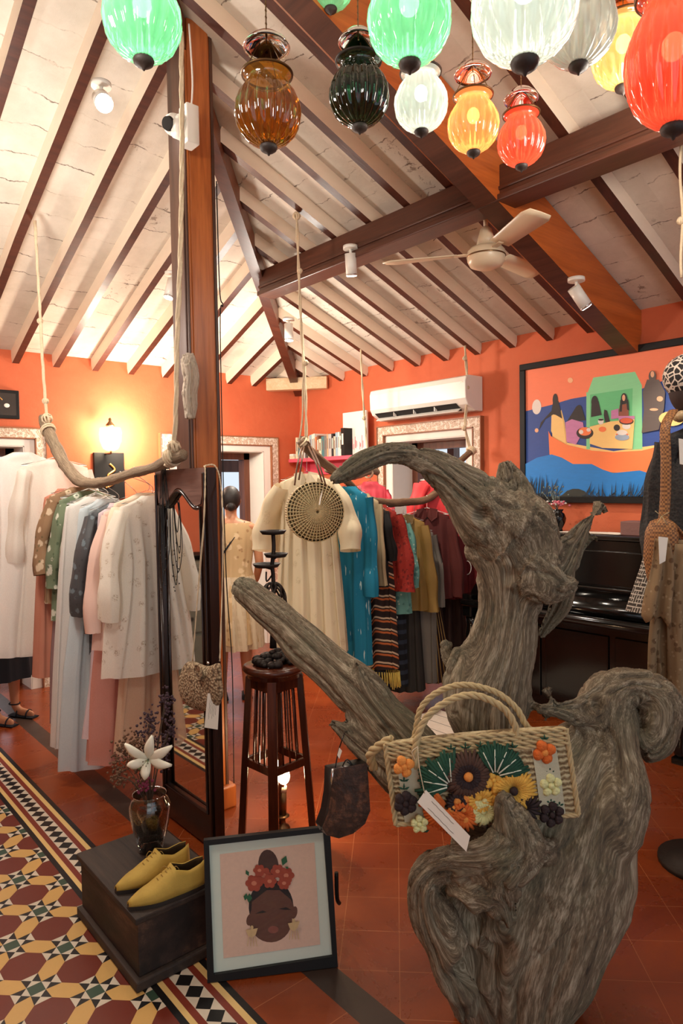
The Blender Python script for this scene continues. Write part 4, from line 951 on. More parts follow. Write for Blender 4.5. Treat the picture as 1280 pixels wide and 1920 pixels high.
def candle_holder():
    c = sc+Vector((0, 0, SZ)); px = SD/FPX
    e = thing('candle_holder', tuple(c), 'dark iron three-dish candle holder with openwork egg on the plant stand', 'candle holder')
    b = MB(); r2 = random.Random(5)
    for k in range(46):
        a = r2.random()*6.28; rr = .085*math.sqrt(r2.random()); z = .012+.055*(1-rr/.09)*r2.random(); b.ball(c+rgt*rr*math.cos(a)+fwd*rr*math.sin(a)+Vector((0, 0, z)), .012+.01*r2.random(), M_iron, 7, 5, (1.2, 1, .8))
    b.build('foliage_base', parent=e)
    X = lambda x, y: at(x, y, SD)
    b = MB(); b.tube([X(512, 1215), X(512, 1165)], [.016, .012], 10, M_iron)
    b.tube(curve([X(512, 1120), X(512, 1080), X(510, 1060), X(513, 1030), X(512, 1002)], 5), [.009]*21, 10, M_iron)
    b.tube(curve([X(512, 1075), X(500, 1090), X(499, 1072)], 5), .004, 6, M_iron); b.build('stem', parent=e)
    b = MB(); cc = X(512, 1130)   # openwork egg
    for s_ in (1, -1):
        for k in range(9):
            P = []
            for i in range(15):
                f = i/14; ph = math.pi*f; a = 2*math.pi*k/9+s_*f*2.2; r_ = .062*math.sin(ph)**.8*(.85+.15*f); P.append(cc+rgt*r_*math.cos(a)+fwd*r_*math.sin(a)+Vector((0, 0, .088*math.cos(ph))))
            b.tube(P, .0045, 6, M_iron)
    b.build('openwork_egg', parent=e)
    for x0, x1, y in ((486, 537, 998), (494, 540, 1041), (473, 526, 1060)):
        cx = X((x0+x1)/2, y); r_ = (x1-x0)/2*px
        MB().lathe([(.006, -.012), (r_*.8, -.008), (r_, .008), (r_*.96, .008), (r_*.75, -.002), (.004, -.003)], 28, M_iron, cx).build('dish', parent=e)
        if abs((x0+x1)/2-512) > 4: MB().tube([cx-Vector((0, 0, .01)), X(512, y+8)], .005, 6, M_iron).build('arm', parent=e)
candle_holder()
M_bulb = emis('warm_bulb', (1, .72, .40), 60)
M_candle = plain('candle_tube', srgb(210, 190, 160), .5); M_brass = plain('aged_brass', (.20, .11, .05), .35, metal=.9)
def bulb_lamp():
    c = onz(531, 1553); d = (c-EYE).dot(CF); Z = lambda y: at(531, y, d)
    e = thing('bulb_lamp', tuple(c), 'small candlestick lamp with bare glowing bulb on the floor behind the plant stand', 'lamp')
    px = d/FPX
    MB().lathe([(.001, 0), (13*px, .002), (11*px, .012), (5*px, .02), (4*px, .04), (7*px, .05), (12*px, .057), (12*px, .06), (5*px, .063)], 24, M_brass, c).build('base', parent=e)
    MB().tube([Z(1527), Z(1483)], 6*px, 12, M_brass).build('holder', parent=e); MB().tube([Z(1484), Z(1474)], 6.5*px, 12, M_candle).build('socket', parent=e)
    MB().ball(Z(1455), 12*px, M_bulb, 16, 10, (1, 1, 1.35)).build('bulb', parent=e, label='glowing bulb')
    l = lamp('bulb_lamp_light', 'POINT', (0, 0, 0), 8, (1, .66, .36), .03); l.parent = e; l.location = Z(1455)-c+Vector((0, 0, 0)) - CF*.0
    l.location = (Z(1455)-c) + Vector((0, 0, .045))
bulb_lamp()
# woven rug behind the driftwood
t = NT('cream_rug'); v = t.coord(); n = t.noise(v, 30, 4, .6); n2 = t.noise(v, 150, 3, .7); st = t.math('FRACT', t.math('MULTIPLY', t.N('ShaderNodeSeparateXYZ', {0: v}).outputs[0], 9.0)); sm_ = t.math('LESS_THAN', st, .06)
t.bump(n2, .6, .005); M_rug = t.fin(t.mix(t.math('MULTIPLY', sm_, .75), t.mix(n, srgb(222, 200, 180), srgb(244, 228, 212)), srgb(70, 50, 46)), .95)
ra = onz(642, 1392); MB().box((ra.x, ra.y-1.0, .0), (ra.x+.85, ra.y, .012), M_rug).build('floor_rug', label='cream woven rug lying on the red tiles behind the driftwood', cat='rug')
# ================================================================ HANGING BRANCHES AND ROPES
M_bark = drift_mat('branch_bark', srgb(70, 54, 42), srgb(138, 116, 92), srgb(184, 162, 134), .1)
M_barkd = drift_mat('brown_branch', srgb(64, 44, 32), srgb(116, 86, 62), srgb(150, 120, 92), .0)
def branch(name, pts, label, m, seed, sub=8, fat=1.4):
    pts = [(p, r*fat) for p, r in pts]; P = curve([p for p, r in pts], sub); Rr = []
    for i in range(len(pts)-1):
        for k in range(sub): Rr.append(lerp(pts[i][1], pts[i+1][1], k/sub))
    Rr.append(pts[-1][1]); n = len(P); seg = 16; b = MB(); V = []; L = 0; uv = []
    prev = None
    for i, p in enumerate(P):
        d = (P[min(i+1, n-1)]-P[max(i-1, 0)]).normalized()
        a = d.cross(Vector((0, 0, 1))).normalized() if prev is None else (prev-d*prev.dot(d)).normalized(); prev = a; c = d.cross(a)
        if i: L += (P[i]-P[i-1]).length
        for k in range(seg):
            t = 2*math.pi*k/seg; q = Vector((math.cos(t)*1.1, math.sin(t)*1.1, L*7+seed)); r = Rr[i]*(1+.20*noise.noise(q)+.16*noise.noise(q*2.7)+.3*max(0, noise.noise(Vector((seed, L*11, 0)))-.25))
            V.append(p+(a*math.cos(t)+c*math.sin(t))*r); uv.append((math.cos(t)*1.2+seed, math.sin(t)*1.2, L*1.5))
    F_ = [(i*seg+j, i*seg+(j+1) % seg, (i+1)*seg+(j+1) % seg, (i+1)*seg+j) for i in range(n-1) for j in range(seg)]+[tuple(range(seg))[::-1], tuple(range((n-1)*seg, n*seg))]
    b.add(V, F_, m, True); o = b.build(name, label=label, cat='branch')
    at_ = o.data.attributes.new('grain', 'FLOAT_VECTOR', 'POINT'); at_.data.foreach_set('vector', [c for q in uv for c in q]); return P
RLX = 1.37
LB = branch('hanging_branch', [(onx(80, 782, RLX), .018), (onx(90, 808, RLX), .024), (onx(108, 845, RLX), .025), (onx(128, 880, RLX), .025), (onx(150, 902, RLX), .023), (onx(180, 906, RLX), .019), (onx(205, 901, RLX), .018), (onx(240, 890, RLX), .0165), (onx(290, 876, RLX), .017), (onx(318, 862, RLX), .018), (onx(345, 852, RLX+.02), .016)],
  'thick curved bark branch hung on ropes as the rail for the pale clothes at left', M_bark, 1.3)
RB = branch('hanging_branch', [(at(563, 826, 4.12), .019), (at(572, 838, 4.14), .021), (at(600, 862, 4.22), .020), (at(640, 893, 4.34), .018), (at(662, 914, 4.42), .017), (at(682, 933, 4.5), .018), (at(715, 942, 4.62), .020), (at(760, 942, 4.78), .020), (at(800, 936, 4.92), .018), (at(826, 915, 5.0), .02), (at(838, 890, 5.05), .021), (at(858, 868, 5.1), .018), (at(888, 842, 5.18), .014)],
  'slender brown branch rail carrying the coloured dresses behind the driftwood horn', M_barkd, 4.1)
RB2 = branch('hanging_branch', [(at(612, 880, 5.1), .016), (at(645, 892, 5.3), .02), (at(672, 890, 5.5), .024), (at(695, 882, 5.65), .026), (at(708, 886, 5.7), .02)],
  'short thick branch stub roped up below the pink shelf', M_bark, 7.7)
def rope(name, pts, r, label, strands=2, sub=6, knots=(), wraps=(), grp=None):
    e = thing('hanging_rope', tuple(pts[-1]), label, 'rope', grp); b = MB()
    P = curve(pts, sub); n = len(P); L = 0; Q = [[] for _ in range(strands)]
    for i, p in enumerate(P):
        d = (P[min(i+1, n-1)]-P[max(i-1, 0)]).normalized(); a = d.cross(CF).normalized(); c = d.cross(a); 
        if i: L += (P[i]-P[i-1]).length
        for s_ in range(strands): ph = L*16+s_*2*math.pi/strands+1; Q[s_].append(p+a*math.cos(ph)*r*.9+c*math.sin(ph)*r*.5)
    for q in Q: b.tube(q, r, 7, M_rope)
    b.build('cord', parent=e)
    b = MB()
    for (k, kr) in knots:
        for j in range(4):
            ax = [Vector((1, 0, .3)), Vector((0, 1, .2)), Vector((.5, .5, 1)), Vector((.7, -.6, .2))][j].normalized(); u = ax.orthogonal().normalized(); w_ = ax.cross(u)
            b.tube([k+(u*math.cos(t*.7)+w_*math.sin(t*.7))*kr for t in range(10)], r*1.1, 6, M_rope)
    for (c, ax, rr, turns, pitch) in wraps:
        ax = ax.normalized(); u = ax.orthogonal().normalized(); w_ = ax.cross(u); nn = turns*12
        b.tube([c+ax*(pitch*(i/12-turns/2))+(u*math.cos(i*math.pi/6)+w_*math.sin(i*math.pi/6))*rr for i in range(nn+1)], r*1.15, 6, M_rope)
    if b.v: b.build('knot', parent=e)
rl = Vector((1.276, 4.168, zl(4.168)-.1))
rope('a', [rl, onx(76, 600, RLX-.03), onx(80, 680, RLX-.01), onx(86, 765, RLX), onx(88, 795, RLX)], .0055, 'twisted pair of cotton ropes holding the far end of the left branch', 3, knots=[(onx(75, 602, RLX-.03), .014), (onx(85, 752, RLX), .016), (onx(88, 785, RLX), .03)], wraps=[(onx(90, 806, RLX), LB[10]-LB[4], .041, 2, .018)])
q0 = onx(340, 60, RLX+.05); q0.z = min(q0.z, zl(q0.y)-.08)
rope('b', [q0, onx(341, 300, RLX+.03), onx(338, 480, RLX+.02), onx(332, 640, RLX+.01), onx(330, 760, RLX), onx(326, 838, RLX)], .0062, 'thick cotton ropes running down beside the post to the near branch end', 3, knots=[(onx(326, 838, RLX), .025), (onx(322, 852, RLX), .03)], wraps=[(onx(322, 858, RLX), LB[-1]-LB[-9], .036, 3, .015)])
rt = at(556, 405, 4.14)
rope('c', [rt, at(562, 560, 4.13), at(567, 650, 4.12), at(572, 730, 4.12), at(574, 826, 4.12)], .006, 'long rope from a rafter to the branch end above the round straw bag', 2, knots=[(at(562, 508, 4.12), .012), (at(573, 680, 4.1), .012), (rt, .02)], wraps=[(at(568, 830, 4.13), RB[10]-RB[0], .034, 2, .013)])
rope('c2', [at(571, 680, 4.12), at(568, 740, 4.12), at(562, 826, 4.12)], .0055, 'side strand of rope spreading to the round straw bag branch', 1)
rope('d', [at(676, 655, 5.6), at(680, 740, 5.62), at(684, 790, 5.64), at(690, 870, 5.66)], .0055, 'rope dropping past the pink shelf to the short branch stub', 2, knots=[(at(682, 784, 5.62), .012)], wraps=[(at(690, 886, 5.64), RB2[-1]-RB2[8], .044, 2, .014)])
rope('e', [at(871, 648, 5.15), at(876, 730, 5.16), at(872, 800, 5.17), at(882, 845, 5.18)], .0065, 'knotted rope hanging in front of the air conditioner to the branch end', 2, knots=[(at(875, 727, 5.14), .014), (at(871, 672, 5.13), .012), (at(870, 803, 5.15), .014)], wraps=[(at(884, 845, 5.18), RB[-1]-RB[-6], .03, 3, .014)])
rope('f', [at(1276, 255, 2.9), at(1277, 330, 2.9), at(1277, 420, 2.9), at(1279, 520, 2.9)], .006, 'rope hanging at the right edge of the picture', 1, knots=[(at(1276, 414, 2.9), .012)])

# ================================================================ GARMENTS
def cloth_mat(nm, kind, c1, c2, c3=None, rough=.85, sheer=0, sc=1.0):
    t = NT(nm); v = t.coord(); n = t.noise(v, 300, 2, .5); c3 = c3 or c2; weave = t.noise(v, 220, 2, .6)
    if kind == 'plain': c = t.mix(t.noise(v, 6, 3, .5), c1, c2)
    elif kind == 'floral':
        vd = t.vor(v, 16*sc, 'F1', 0); nn = t.noise(v, 34*sc, 4, .7, 1.0)
        f = t.ramp(t.math('ADD', vd, t.math('MULTIPLY', t.math('SUBTRACT', nn, .5), .5)), [(.26, (1, 1, 1)), (.34, (0, 0, 0))]); c = t.mix(f, c1, c2)
        g = t.ramp(t.vor(t.coord(loc=(3, 1, 2)), 23*sc, 'F1', 0), [(.18, (1, 1, 1)), (.24, (0, 0, 0))]); c = t.mix(t.math('MULTIPLY', g, .8), c, c3)
    elif kind == 'sprig':
        vd = t.vor(v, 11*sc, 'F1', 0); nn = t.noise(v, 60*sc, 4, .8, 1.5); f = t.math('MULTIPLY', t.ramp(vd, [(.2, (1, 1, 1)), (.32, (0, 0, 0))]), t.ramp(nn, [(.5, (0, 0, 0)), (.56, (1, 1, 1))])); c = t.mix(t.math('MULTIPLY', f, .8), c1, c2)
    elif kind == 'plaid':
        s = t.N('ShaderNodeSeparateXYZ', {0: v}); a = t.math('FRACT', t.math('MULTIPLY', t.math('ADD', s.outputs[0], t.math('MULTIPLY', s.outputs[1], .9)), 16*sc)); z = t.math('FRACT', t.math('MULTIPLY', s.outputs[2], 12*sc))
        c = t.mix(t.math('MULTIPLY', t.math('LESS_THAN', a, .42), .55), c1, c2); c = t.mix(t.math('MULTIPLY', t.math('LESS_THAN', z, .4), .5), c, c3)
    elif kind == 'stripe':   # wavy ikat / chevron bands
        s = t.N('ShaderNodeSeparateXYZ', {0: v}); a = t.math('ABSOLUTE', t.math('SUBTRACT', t.math('FRACT', t.math('MULTIPLY', t.math('ADD', s.outputs[0], s.outputs[1]), 2.6)), .5))
        z = t.math('FRACT', t.math('ADD', t.math('MULTIPLY', s.outputs[2], 13*sc), t.math('MULTIPLY', a, 3.2))); 
        c = t.ramp(z, [(0, c1), (.34, c1), (.36, c2), (.52, c2), (.54, c1), (.66, c3), (.8, c3), (.82, c1)])
        for nd in t.n:
            if nd.type == 'VALTORGB': nd.color_ramp.interpolation = 'CONSTANT'
    elif kind == 'dash':
        s = t.N('ShaderNodeSeparateXYZ', {0: v}); nn = t.noise(t.coord((80, 80, 9)), 1.0, 2, .4, .3); c = t.mix(t.ramp(nn, [(.68, (0, 0, 0)), (.71, (1, 1, 1))]), t.mix(t.noise(v, 9, 3), c1, c3), c2)
    elif kind == 'pleat':
        s = t.N('ShaderNodeSeparateXYZ', {0: v}); c = t.mix(t.noise(v, 5, 2), c1, c2)
    elif kind == 'grid':
        s = t.N('ShaderNodeSeparateXYZ', {0: v}); nz = t.noise(v, 46, 1, .5)
        a = t.math('FRACT', t.math('MULTIPLY', t.math('ADD', s.outputs[0], s.outputs[1]), 74.0)); z = t.math('FRACT', t.math('MULTIPLY', s.outputs[2], 62.0))
        f = t.math('MAXIMUM', t.math('MULTIPLY', t.math('LESS_THAN', a, .3), t.math('GREATER_THAN', nz, .45)), t.math('MULTIPLY', t.math('LESS_THAN', z, .3), t.math('LESS_THAN', nz, .56))); c = t.mix(f, c1, c2)
    t.bump(weave, .25, .002)
    m_ = t.fin(c, rough)
    if sheer:
        tr = t.N('ShaderNodeBsdfTransparent'); tl = t.N('ShaderNodeBsdfTranslucent', {'Color': c}); a1 = t.N('ShaderNodeMixShader', {0: .35, 1: t.b.outputs[0], 2: tl.outputs[0]})
        mx = t.N('ShaderNodeMixShader', {0: t.math('ADD', sheer, t.math('MULTIPLY', weave, .2)), 1: a1.outputs[0], 2: tr.outputs[0]}); t.put(t.out.inputs['Surface'], mx.outputs[0])
    else:
        tl = t.N('ShaderNodeBsdfTranslucent', {'Color': c}); mx = t.N('ShaderNodeMixShader', {0: .18, 1: t.b.outputs[0], 2: tl.outputs[0]}); t.put(t.out.inputs['Surface'], mx.outputs[0])
    return m_
def skirt_rows(b, P0, dx, dn, rows, m, seg=96, folds=11, amp=.02, seed=0, frill=0, skew=0):
    # rows: (drop, half width, half depth, fold factor); P0 top centre
    o = []; V = []
    for (dr, w_, dp, ff) in rows:
        for k in range(seg):
            t = 2*math.pi*k/seg; ph = seed*1.7
            nz = noise.noise(Vector((math.cos(t)*1.5+seed, math.sin(t)*1.5, dr*1.1)))
            fo = math.sin(t*folds+ph+nz*2.2)*.6+math.sin(t*folds*1.9+ph*2+nz*3)*.3+nz*.9
            k1 = 1+ff*amp/max(w_, .04)*fo*.7; x = w_*math.cos(t)*k1; y = dp*math.sin(t)+ff*amp*1.7*fo*(.35+.65*abs(math.sin(t)))
            z = -dr-(frill*.5*(fo*.5) if dr == rows[-1][0] else 0)
            V.append(P0+dx*(x+skew*dr)+dn*y+Vector((0, 0, z)))
    n = len(rows); b.add(V, [(i*seg+j, i*seg+(j+1) % seg, (i+1)*seg+(j+1) % seg, (i+1)*seg+j) for i in range(n-1) for j in range(seg)], m, True)
def interp_rows(keys, n=16):
    out = []
    for i in range(n+1):
        f = i/n*(len(keys)-1); k = min(int(f), len(keys)-2); u = f-k; out.append(tuple(lerp(a, c, u) for a, c in zip(keys[k], keys[k+1])))
    return out
M_wire = plain('wire_hanger', (.55, .5, .45), .3, metal=.9); M_white_h = plain('white_hanger', srgb(240, 236, 228), .4)
GN = [0]
def garment(name, label, cat, P0, ang, sh, body, m, sleeve=None, folds=8, amp=.018, seed=None, hang=True, mh=None, hem=None, collar=None, group=None, rail=None, extra=None, skew=0):
    """P0: neck point; ang: heading of the shoulder line (deg); sh: shoulder half width; body: list (drop, half width, half depth)"""
    GN[0] += 1; seed = GN[0]*1.37 if seed is None else seed
    dx = Vector((math.cos(R(ang)), math.sin(R(ang)), 0)); dn = Vector((-dx.y, dx.x, 0)); P0 = Vector(P0)
    e = thing(name, tuple(P0), label, cat, group)
    keys = [(.0, .055, .035, 0), (.022, sh*.55, .038, .05), (.05, sh*.96, .032, .1), (.085, sh, .04, .2)]+[(dr, w_, dp, min(1, .3+dr*1.2)) for dr, w_, dp in body]
    rows = []
    for i in range(len(keys)-1):
        nn = 2 if i < 3 else max(3, int((keys[i+1][0]-keys[i][0])/.05))
        for k in range(nn): rows.append(tuple(lerp(a, c, k/nn) for a, c in zip(keys[i], keys[i+1])))
    rows.append(keys[-1])
    b = MB(); skirt_rows(b, P0, dx, dn, rows, m, folds=folds, amp=amp, seed=seed, frill=hem or 0, skew=skew); b.build('body', parent=e)
    if sleeve:
        L_, spread, r0, r1, cuff = (list(sleeve)+[None])[:5]
        for s_ in (-1, 1):
            b = MB(); S0 = P0+dx*(s_*sh*.86)+Vector((0, 0, -.075)); E0 = P0+dx*(s_*(sh*.93+spread))+Vector((0, 0, -.075-L_)); n = 14; P, Rr = [], []
            for i in range(n+1):
                f = i/n; p = lerp(S0, E0, f)+dx*(s_*spread*.35*math.sin(f*math.pi))+dn*(.02*math.sin(f*4+seed)); P.append(p); Rr.append(lerp(r0, r1, f**.8)*(1+.10*math.sin(f*13+seed*3)))
            o0 = len(b.v); b.tube(P, Rr, 18, m, caps=False, squash=.55)
            for q in range(o0, len(b.v)):
                k = (q-o0) % 18; b.v[q] = b.v[q]+dn*(.006*math.sin(k*2.1+seed))+dx*(.005*math.sin(k*1.7+(q-o0)*.02))
            b.build('sleeve', parent=e)
            if cuff: b = MB(); b.tube([E0+Vector((0, 0, .02)), E0-Vector((0, 0, .012))], [r1*1.02, r1*1.02], 18, cuff, caps=False, squash=.55); b.build('cuff', parent=e)
    if collar:
        b = MB()
        for s_ in (-1, 1): b.add([P0+dx*.0-dn*.04+Vector((0, 0, -.05)), P0+dx*s_*.02-dn*.045+Vector((0, 0, .012)), P0+dx*s_*.075-dn*.03+Vector((0, 0, .0)), P0+dx*s_*.07-dn*.055+Vector((0, 0, -.055)), P0+dx*s_*.03-dn*.06+Vector((0, 0, -.085))], [(0, 1, 2, 3, 4)], collar, False)
        b.build('collar', parent=e, solid=.003)
    if extra: extra(e, P0, dx, dn)
    if hang:
        h = thing('clothes_hanger', tuple(P0), 'thin wire hanger inside the '+label.split(',')[0].replace('hanging ', ''), 'hanger', 'wire hangers on the branches')
        top = Vector(rail) if rail is not None else P0+Vector((0, 0, .09)); top = top+Vector((0, 0, .026))
        b = MB(); mm = mh or M_wire; nk = P0+Vector((0, 0, .012)); r_ = .0017
        b.tube(curve([nk, nk+Vector((0, 0, .03)), lerp(nk, top, .6)+dn*.01, top-Vector((0, 0, .02))+dn*.022, top+Vector((0, 0, .002)), top-Vector((0, 0, .02))-dn*.02], 6), r_, 6, mm)
        b.build('hook', parent=h)
        b = MB(); b.tube([nk, P0+dx*(sh*.93)+Vector((0, 0, -.035)), P0-dx*(sh*.93)+Vector((0, 0, -.035)), nk], r_ if mm is M_wire else .004, 6, mm); b.build('shoulder_wire', parent=h)
    return e
W1 = srgb(238, 228, 212)
C_wfloral = cloth_mat('white_sprig_cotton', 'sprig', srgb(250, 242, 228), srgb(172, 142, 106), sheer=.02, sc=1.5)
C_cream = cloth_mat('beige_linen', 'plain', srgb(236, 214, 184), srgb(248, 230, 204))
C_pink = cloth_mat('pale_pink_cotton', 'plain', srgb(236, 196, 176), srgb(244, 212, 198))
C_pinkd = cloth_mat('rose_chiffon', 'plain', srgb(214, 140, 120), srgb(230, 168, 150), sheer=.12)
C_grey = cloth_mat('blue_grey_printed_silk', 'floral', srgb(78, 80, 82), srgb(112, 126, 132), srgb(64, 66, 70), rough=.5, sc=1.4)
C_tulle = cloth_mat('white_blue_tulle', 'plain', srgb(206, 220, 226), srgb(226, 232, 232), sheer=.10)
C_whitep = cloth_mat('white_voile', 'plain', srgb(236, 232, 226), srgb(246, 240, 232), sheer=.10)
C_plaid = cloth_mat('grey_beige_plaid', 'plaid', srgb(196, 190, 170), srgb(150, 140, 120), srgb(124, 120, 104))
C_green = cloth_mat('green_white_floral', 'floral', srgb(112, 124, 96), srgb(212, 210, 190), srgb(74, 90, 66))
C_brown = cloth_mat('brown_cream_floral', 'floral', srgb(150, 116, 84), srgb(216, 190, 158), srgb(104, 92, 60))
C_mauve = cloth_mat('mauve_linen', 'plain', srgb(132, 100, 100), srgb(154, 120, 116)); C_terra = cloth_mat('dusty_terracotta', 'plain', srgb(186, 116, 92), srgb(206, 138, 112))
C_ghost = cloth_mat('ivory_gauze', 'plain', srgb(242, 232, 218), srgb(248, 240, 230), sheer=.22)
C_lilac = cloth_mat('pale_lilac', 'plain', srgb(226, 206, 212), srgb(238, 222, 222), sheer=.08)
def railz(y):   # height of the left branch at y
    best = min(LB, key=lambda p: abs(p.y-y)); return best
GL = 'pale clothes on the left branch'
def LG(y, dz, *a, dxo=0, **kw):
    p = railz(y); return garment(a[0], a[1], a[2], (p.x+dxo*.8+.135, y, p.z-dz-.035), a[3], a[4]*.92, *a[5:], rail=p, group=GL, **kw)
LG(3.130, .075, 'kaftan', 'hanging white floral kaftan nearest the mirror with long puffed sleeves', 'dress', 0, .185, [(.3, .18, .07), (.62, .24, .09), (.85, .26, .10)], C_wfloral, (.50, .085, .055, .075), amp=.022, hem=.02, dxo=-.05)
LG(3.150, .085, 'slip_dress', 'hanging sheer beige long dress beneath the white floral kaftan', 'dress', 2, .16, [(.4, .17, .05), (.9, .22, .08), (1.22, .25, .10)], cloth_mat('sheer_beige', 'plain', srgb(218, 188, 158), srgb(232, 204, 176), sheer=.18), None, amp=.02, hang=False, dxo=.0)
LG(3.224, .05, 'blouse', 'hanging plain beige linen blouse behind the white floral kaftan', 'blouse', -3, .2, [(.3, .19, .06), (.62, .21, .07)], C_cream, (.38, .05, .055, .06), dxo=-.02)
LG(3.297, .085, 'blouse', 'hanging pale pink long blouse with wide straight sleeves', 'blouse', 3, .195, [(.3, .2, .06), (.72, .24, .08)], C_pink, (.56, .075, .055, .062), dxo=-.06)
LG(3.371, .08, 'long_dress', 'hanging rose chiffon long dress behind the pale pink blouse', 'dress', 0, .15, [(.5, .17, .06), (.9, .22, .09), (1.30, .26, .10)], C_pinkd, None, amp=.024, dxo=-.06, hang=False)
LG(3.424, .08, 'skirt_dress', 'hanging white and lilac layered long dress left of the rose dress', 'dress', 0, .13, [(.5, .15, .06), (.9, .18, .09), (1.18, .22, .10)], C_lilac, None, amp=.024, dxo=-.10, hang=False)
LG(3.529, .07, 'shirt', 'hanging dark blue-grey printed silk shirt with pointed hem', 'shirt', -4, .175, [(.3, .17, .05), (.68, .19, .06)], C_grey, (.50, .07, .06, .075), dxo=-.06)
LG(3.593, .08, 'long_dress', 'hanging dark grey long skirt dress behind the blue-grey shirt', 'dress', 0, .14, [(.5, .16, .05), (1.0, .19, .07)], C_grey, None, dxo=-.03, hang=False)
LG(3.656, .05, 'tulle_dress', 'hanging white and pale blue tulle dress reaching almost to the floor', 'dress', 2, .17, [(.4, .18, .06), (.9, .25, .09), (1.42, .29, .12)], C_tulle, None, amp=.026, hem=.03, dxo=-.07, mh=M_white_h)
LG(3.719, .04, 'long_dress', 'hanging long white voile dress left of the blue tulle dress', 'dress', -2, .18, [(.4, .20, .06), (.9, .24, .09), (1.33, .27, .11)], C_whitep, None, amp=.022, dxo=-.12, mh=M_white_h)
LG(3.824, .04, 'shirt', 'hanging long grey and beige plaid shirt', 'shirt', 3, .17, [(.4, .17, .05), (.98, .2, .06)], C_plaid, (.5, .05, .05, .05), dxo=-.07, mh=M_white_h)
LG(3.930, .05, 'blouse', 'hanging green and white floral blouse with half sleeves', 'blouse', 4, .19, [(.3, .2, .06), (.72, .22, .07)], C_green, (.46, .05, .06, .07), dxo=-.07, mh=M_white_h)
LG(4.035, .08, 'blouse', 'hanging brown and cream floral blouse left of the green one', 'blouse', 0, .2, [(.3, .2, .06), (.66, .22, .07)], C_brown, (.42, .06, .06, .07), dxo=-.08)
LG(4.098, .12, 'long_dress', 'hanging mauve linen long dress below the floral blouses', 'dress', 0, .16, [(.5, .18, .05), (1.0, .22, .07), (1.36, .24, .08)], C_mauve, None, dxo=-.02, hang=False)
LG(4.162, .16, 'long_dress', 'hanging dusty terracotta dress left of the mauve dress', 'dress', 0, .15, [(.5, .18, .05), (1.1, .22, .07)], C_terra, None, dxo=-.12, hang=False)
LG(4.278, .08, 'tunic', 'hanging ivory gauze tunic at the far left end of the branch', 'tunic', -4, .22, [(.4, .21, .07), (.9, .25, .09), (1.16, .28, .10)], C_ghost, (.52, .05, .07, .09), amp=.02, hem=.02, dxo=-.16, mh=M_white_h)
LG(4.351, .10, 'tunic', 'hanging sheer white long tunic behind the ivory gauze tunic', 'tunic', 5, .2, [(.4, .2, .07), (.9, .24, .09), (1.2, .26, .10)], C_whitep, None, amp=.02, dxo=-.36, hang=False)

# right branch: coloured clothes
C_kaf = cloth_mat('cream_cotton', 'sprig', srgb(228, 214, 182), srgb(196, 178, 140)); C_blue = cloth_mat('blue_ikat', 'dash', srgb(14, 110, 142), srgb(206, 226, 224), srgb(20, 128, 160))
C_oat = cloth_mat('oatmeal', 'plain', srgb(176, 154, 118), srgb(196, 174, 136)); C_blk = cloth_mat('black_cotton', 'plain', srgb(20, 18, 18), srgb(34, 30, 30))
C_chev = cloth_mat('chevron_knit', 'stripe', srgb(42, 24, 20), srgb(196, 104, 54), srgb(206, 180, 150), sc=1.0); C_rust = cloth_mat('rust_red_print', 'floral', srgb(150, 34, 22), srgb(112, 20, 14), srgb(178, 60, 36), sc=2)
C_teal = cloth_mat('teal_print', 'floral', srgb(104, 156, 146), srgb(74, 122, 116), srgb(190, 204, 186), sc=1.5); C_ikatw = cloth_mat('white_band', 'plain', srgb(220, 214, 200), srgb(236, 230, 218))
C_bplaid = cloth_mat('black_plaid', 'plaid', srgb(20, 20, 26), srgb(10, 12, 18), srgb(66, 76, 96), sc=1.2); C_khaki = cloth_mat('khaki_ochre', 'plain', srgb(132, 102, 48), srgb(158, 124, 62), rough=.7)
C_olive = cloth_mat('olive_brown', 'plain', srgb(92, 70, 40), srgb(116, 90, 52)); C_gry2 = cloth_mat('grey_jersey', 'plain', srgb(104, 96, 88), srgb(126, 118, 108)); C_dsk = cloth_mat('charcoal_skirt', 'plain', srgb(36, 32, 30), srgb(60, 54, 48))
C_mar = cloth_mat('maroon_blouse', 'plain', srgb(74, 24, 22), srgb(96, 34, 28)); C_mar2 = cloth_mat('wine_red_shirt', 'plain', srgb(92, 18, 22), srgb(118, 26, 28)); C_gold = cloth_mat('gold_line_pleats', 'plain', srgb(150, 120, 66), srgb(176, 144, 84))
C_brs = cloth_mat('dark_brown_skirt', 'plain', srgb(42, 22, 18), srgb(60, 32, 24)); C_yel = cloth_mat('yellow_fringe', 'plain', srgb(214, 186, 84), srgb(232, 208, 112)); C_redp = cloth_mat('bright_red_silk', 'plain', srgb(206, 34, 44), srgb(230, 60, 62), rough=.6); C_pk = cloth_mat('hot_pink_silk', 'plain', srgb(226, 62, 84), srgb(238, 96, 110), rough=.6)
GR = 'coloured clothes on the right branch'
def rb(px):
    return min(RB, key=lambda p: abs(640+FPX*((p-EYE).dot(CR))/((p-EYE).dot(CF))-px))
def RG(px, py, name, label, cat, ang, *a, dd=0, **kw):
    r = rb(px); d = (r-EYE).dot(CF)+dd; return garment(name, label, cat, at(px, py, d), ang, *a, rail=r, group=GR, **kw)
RG(575, 888, 'kaftan', 'hanging long cream cotton kaftan behind the round straw bag', 'dress', -48, .175, [(.3, .17, .07), (.7, .20, .08), (1.10, .23, .10)], C_kaf, (.40, .10, .085, .13), folds=14, amp=.016, dd=.05, collar=C_kaf)
RG(652, 912, 'ikat_dress', 'hanging bright blue dress with white dashes beside the cream kaftan', 'dress', -70, .14, [(.3, .14, .05), (.7, .14, .06), (1.14, .15, .07)], C_blue, (.62, .03, .055, .062), amp=.012)
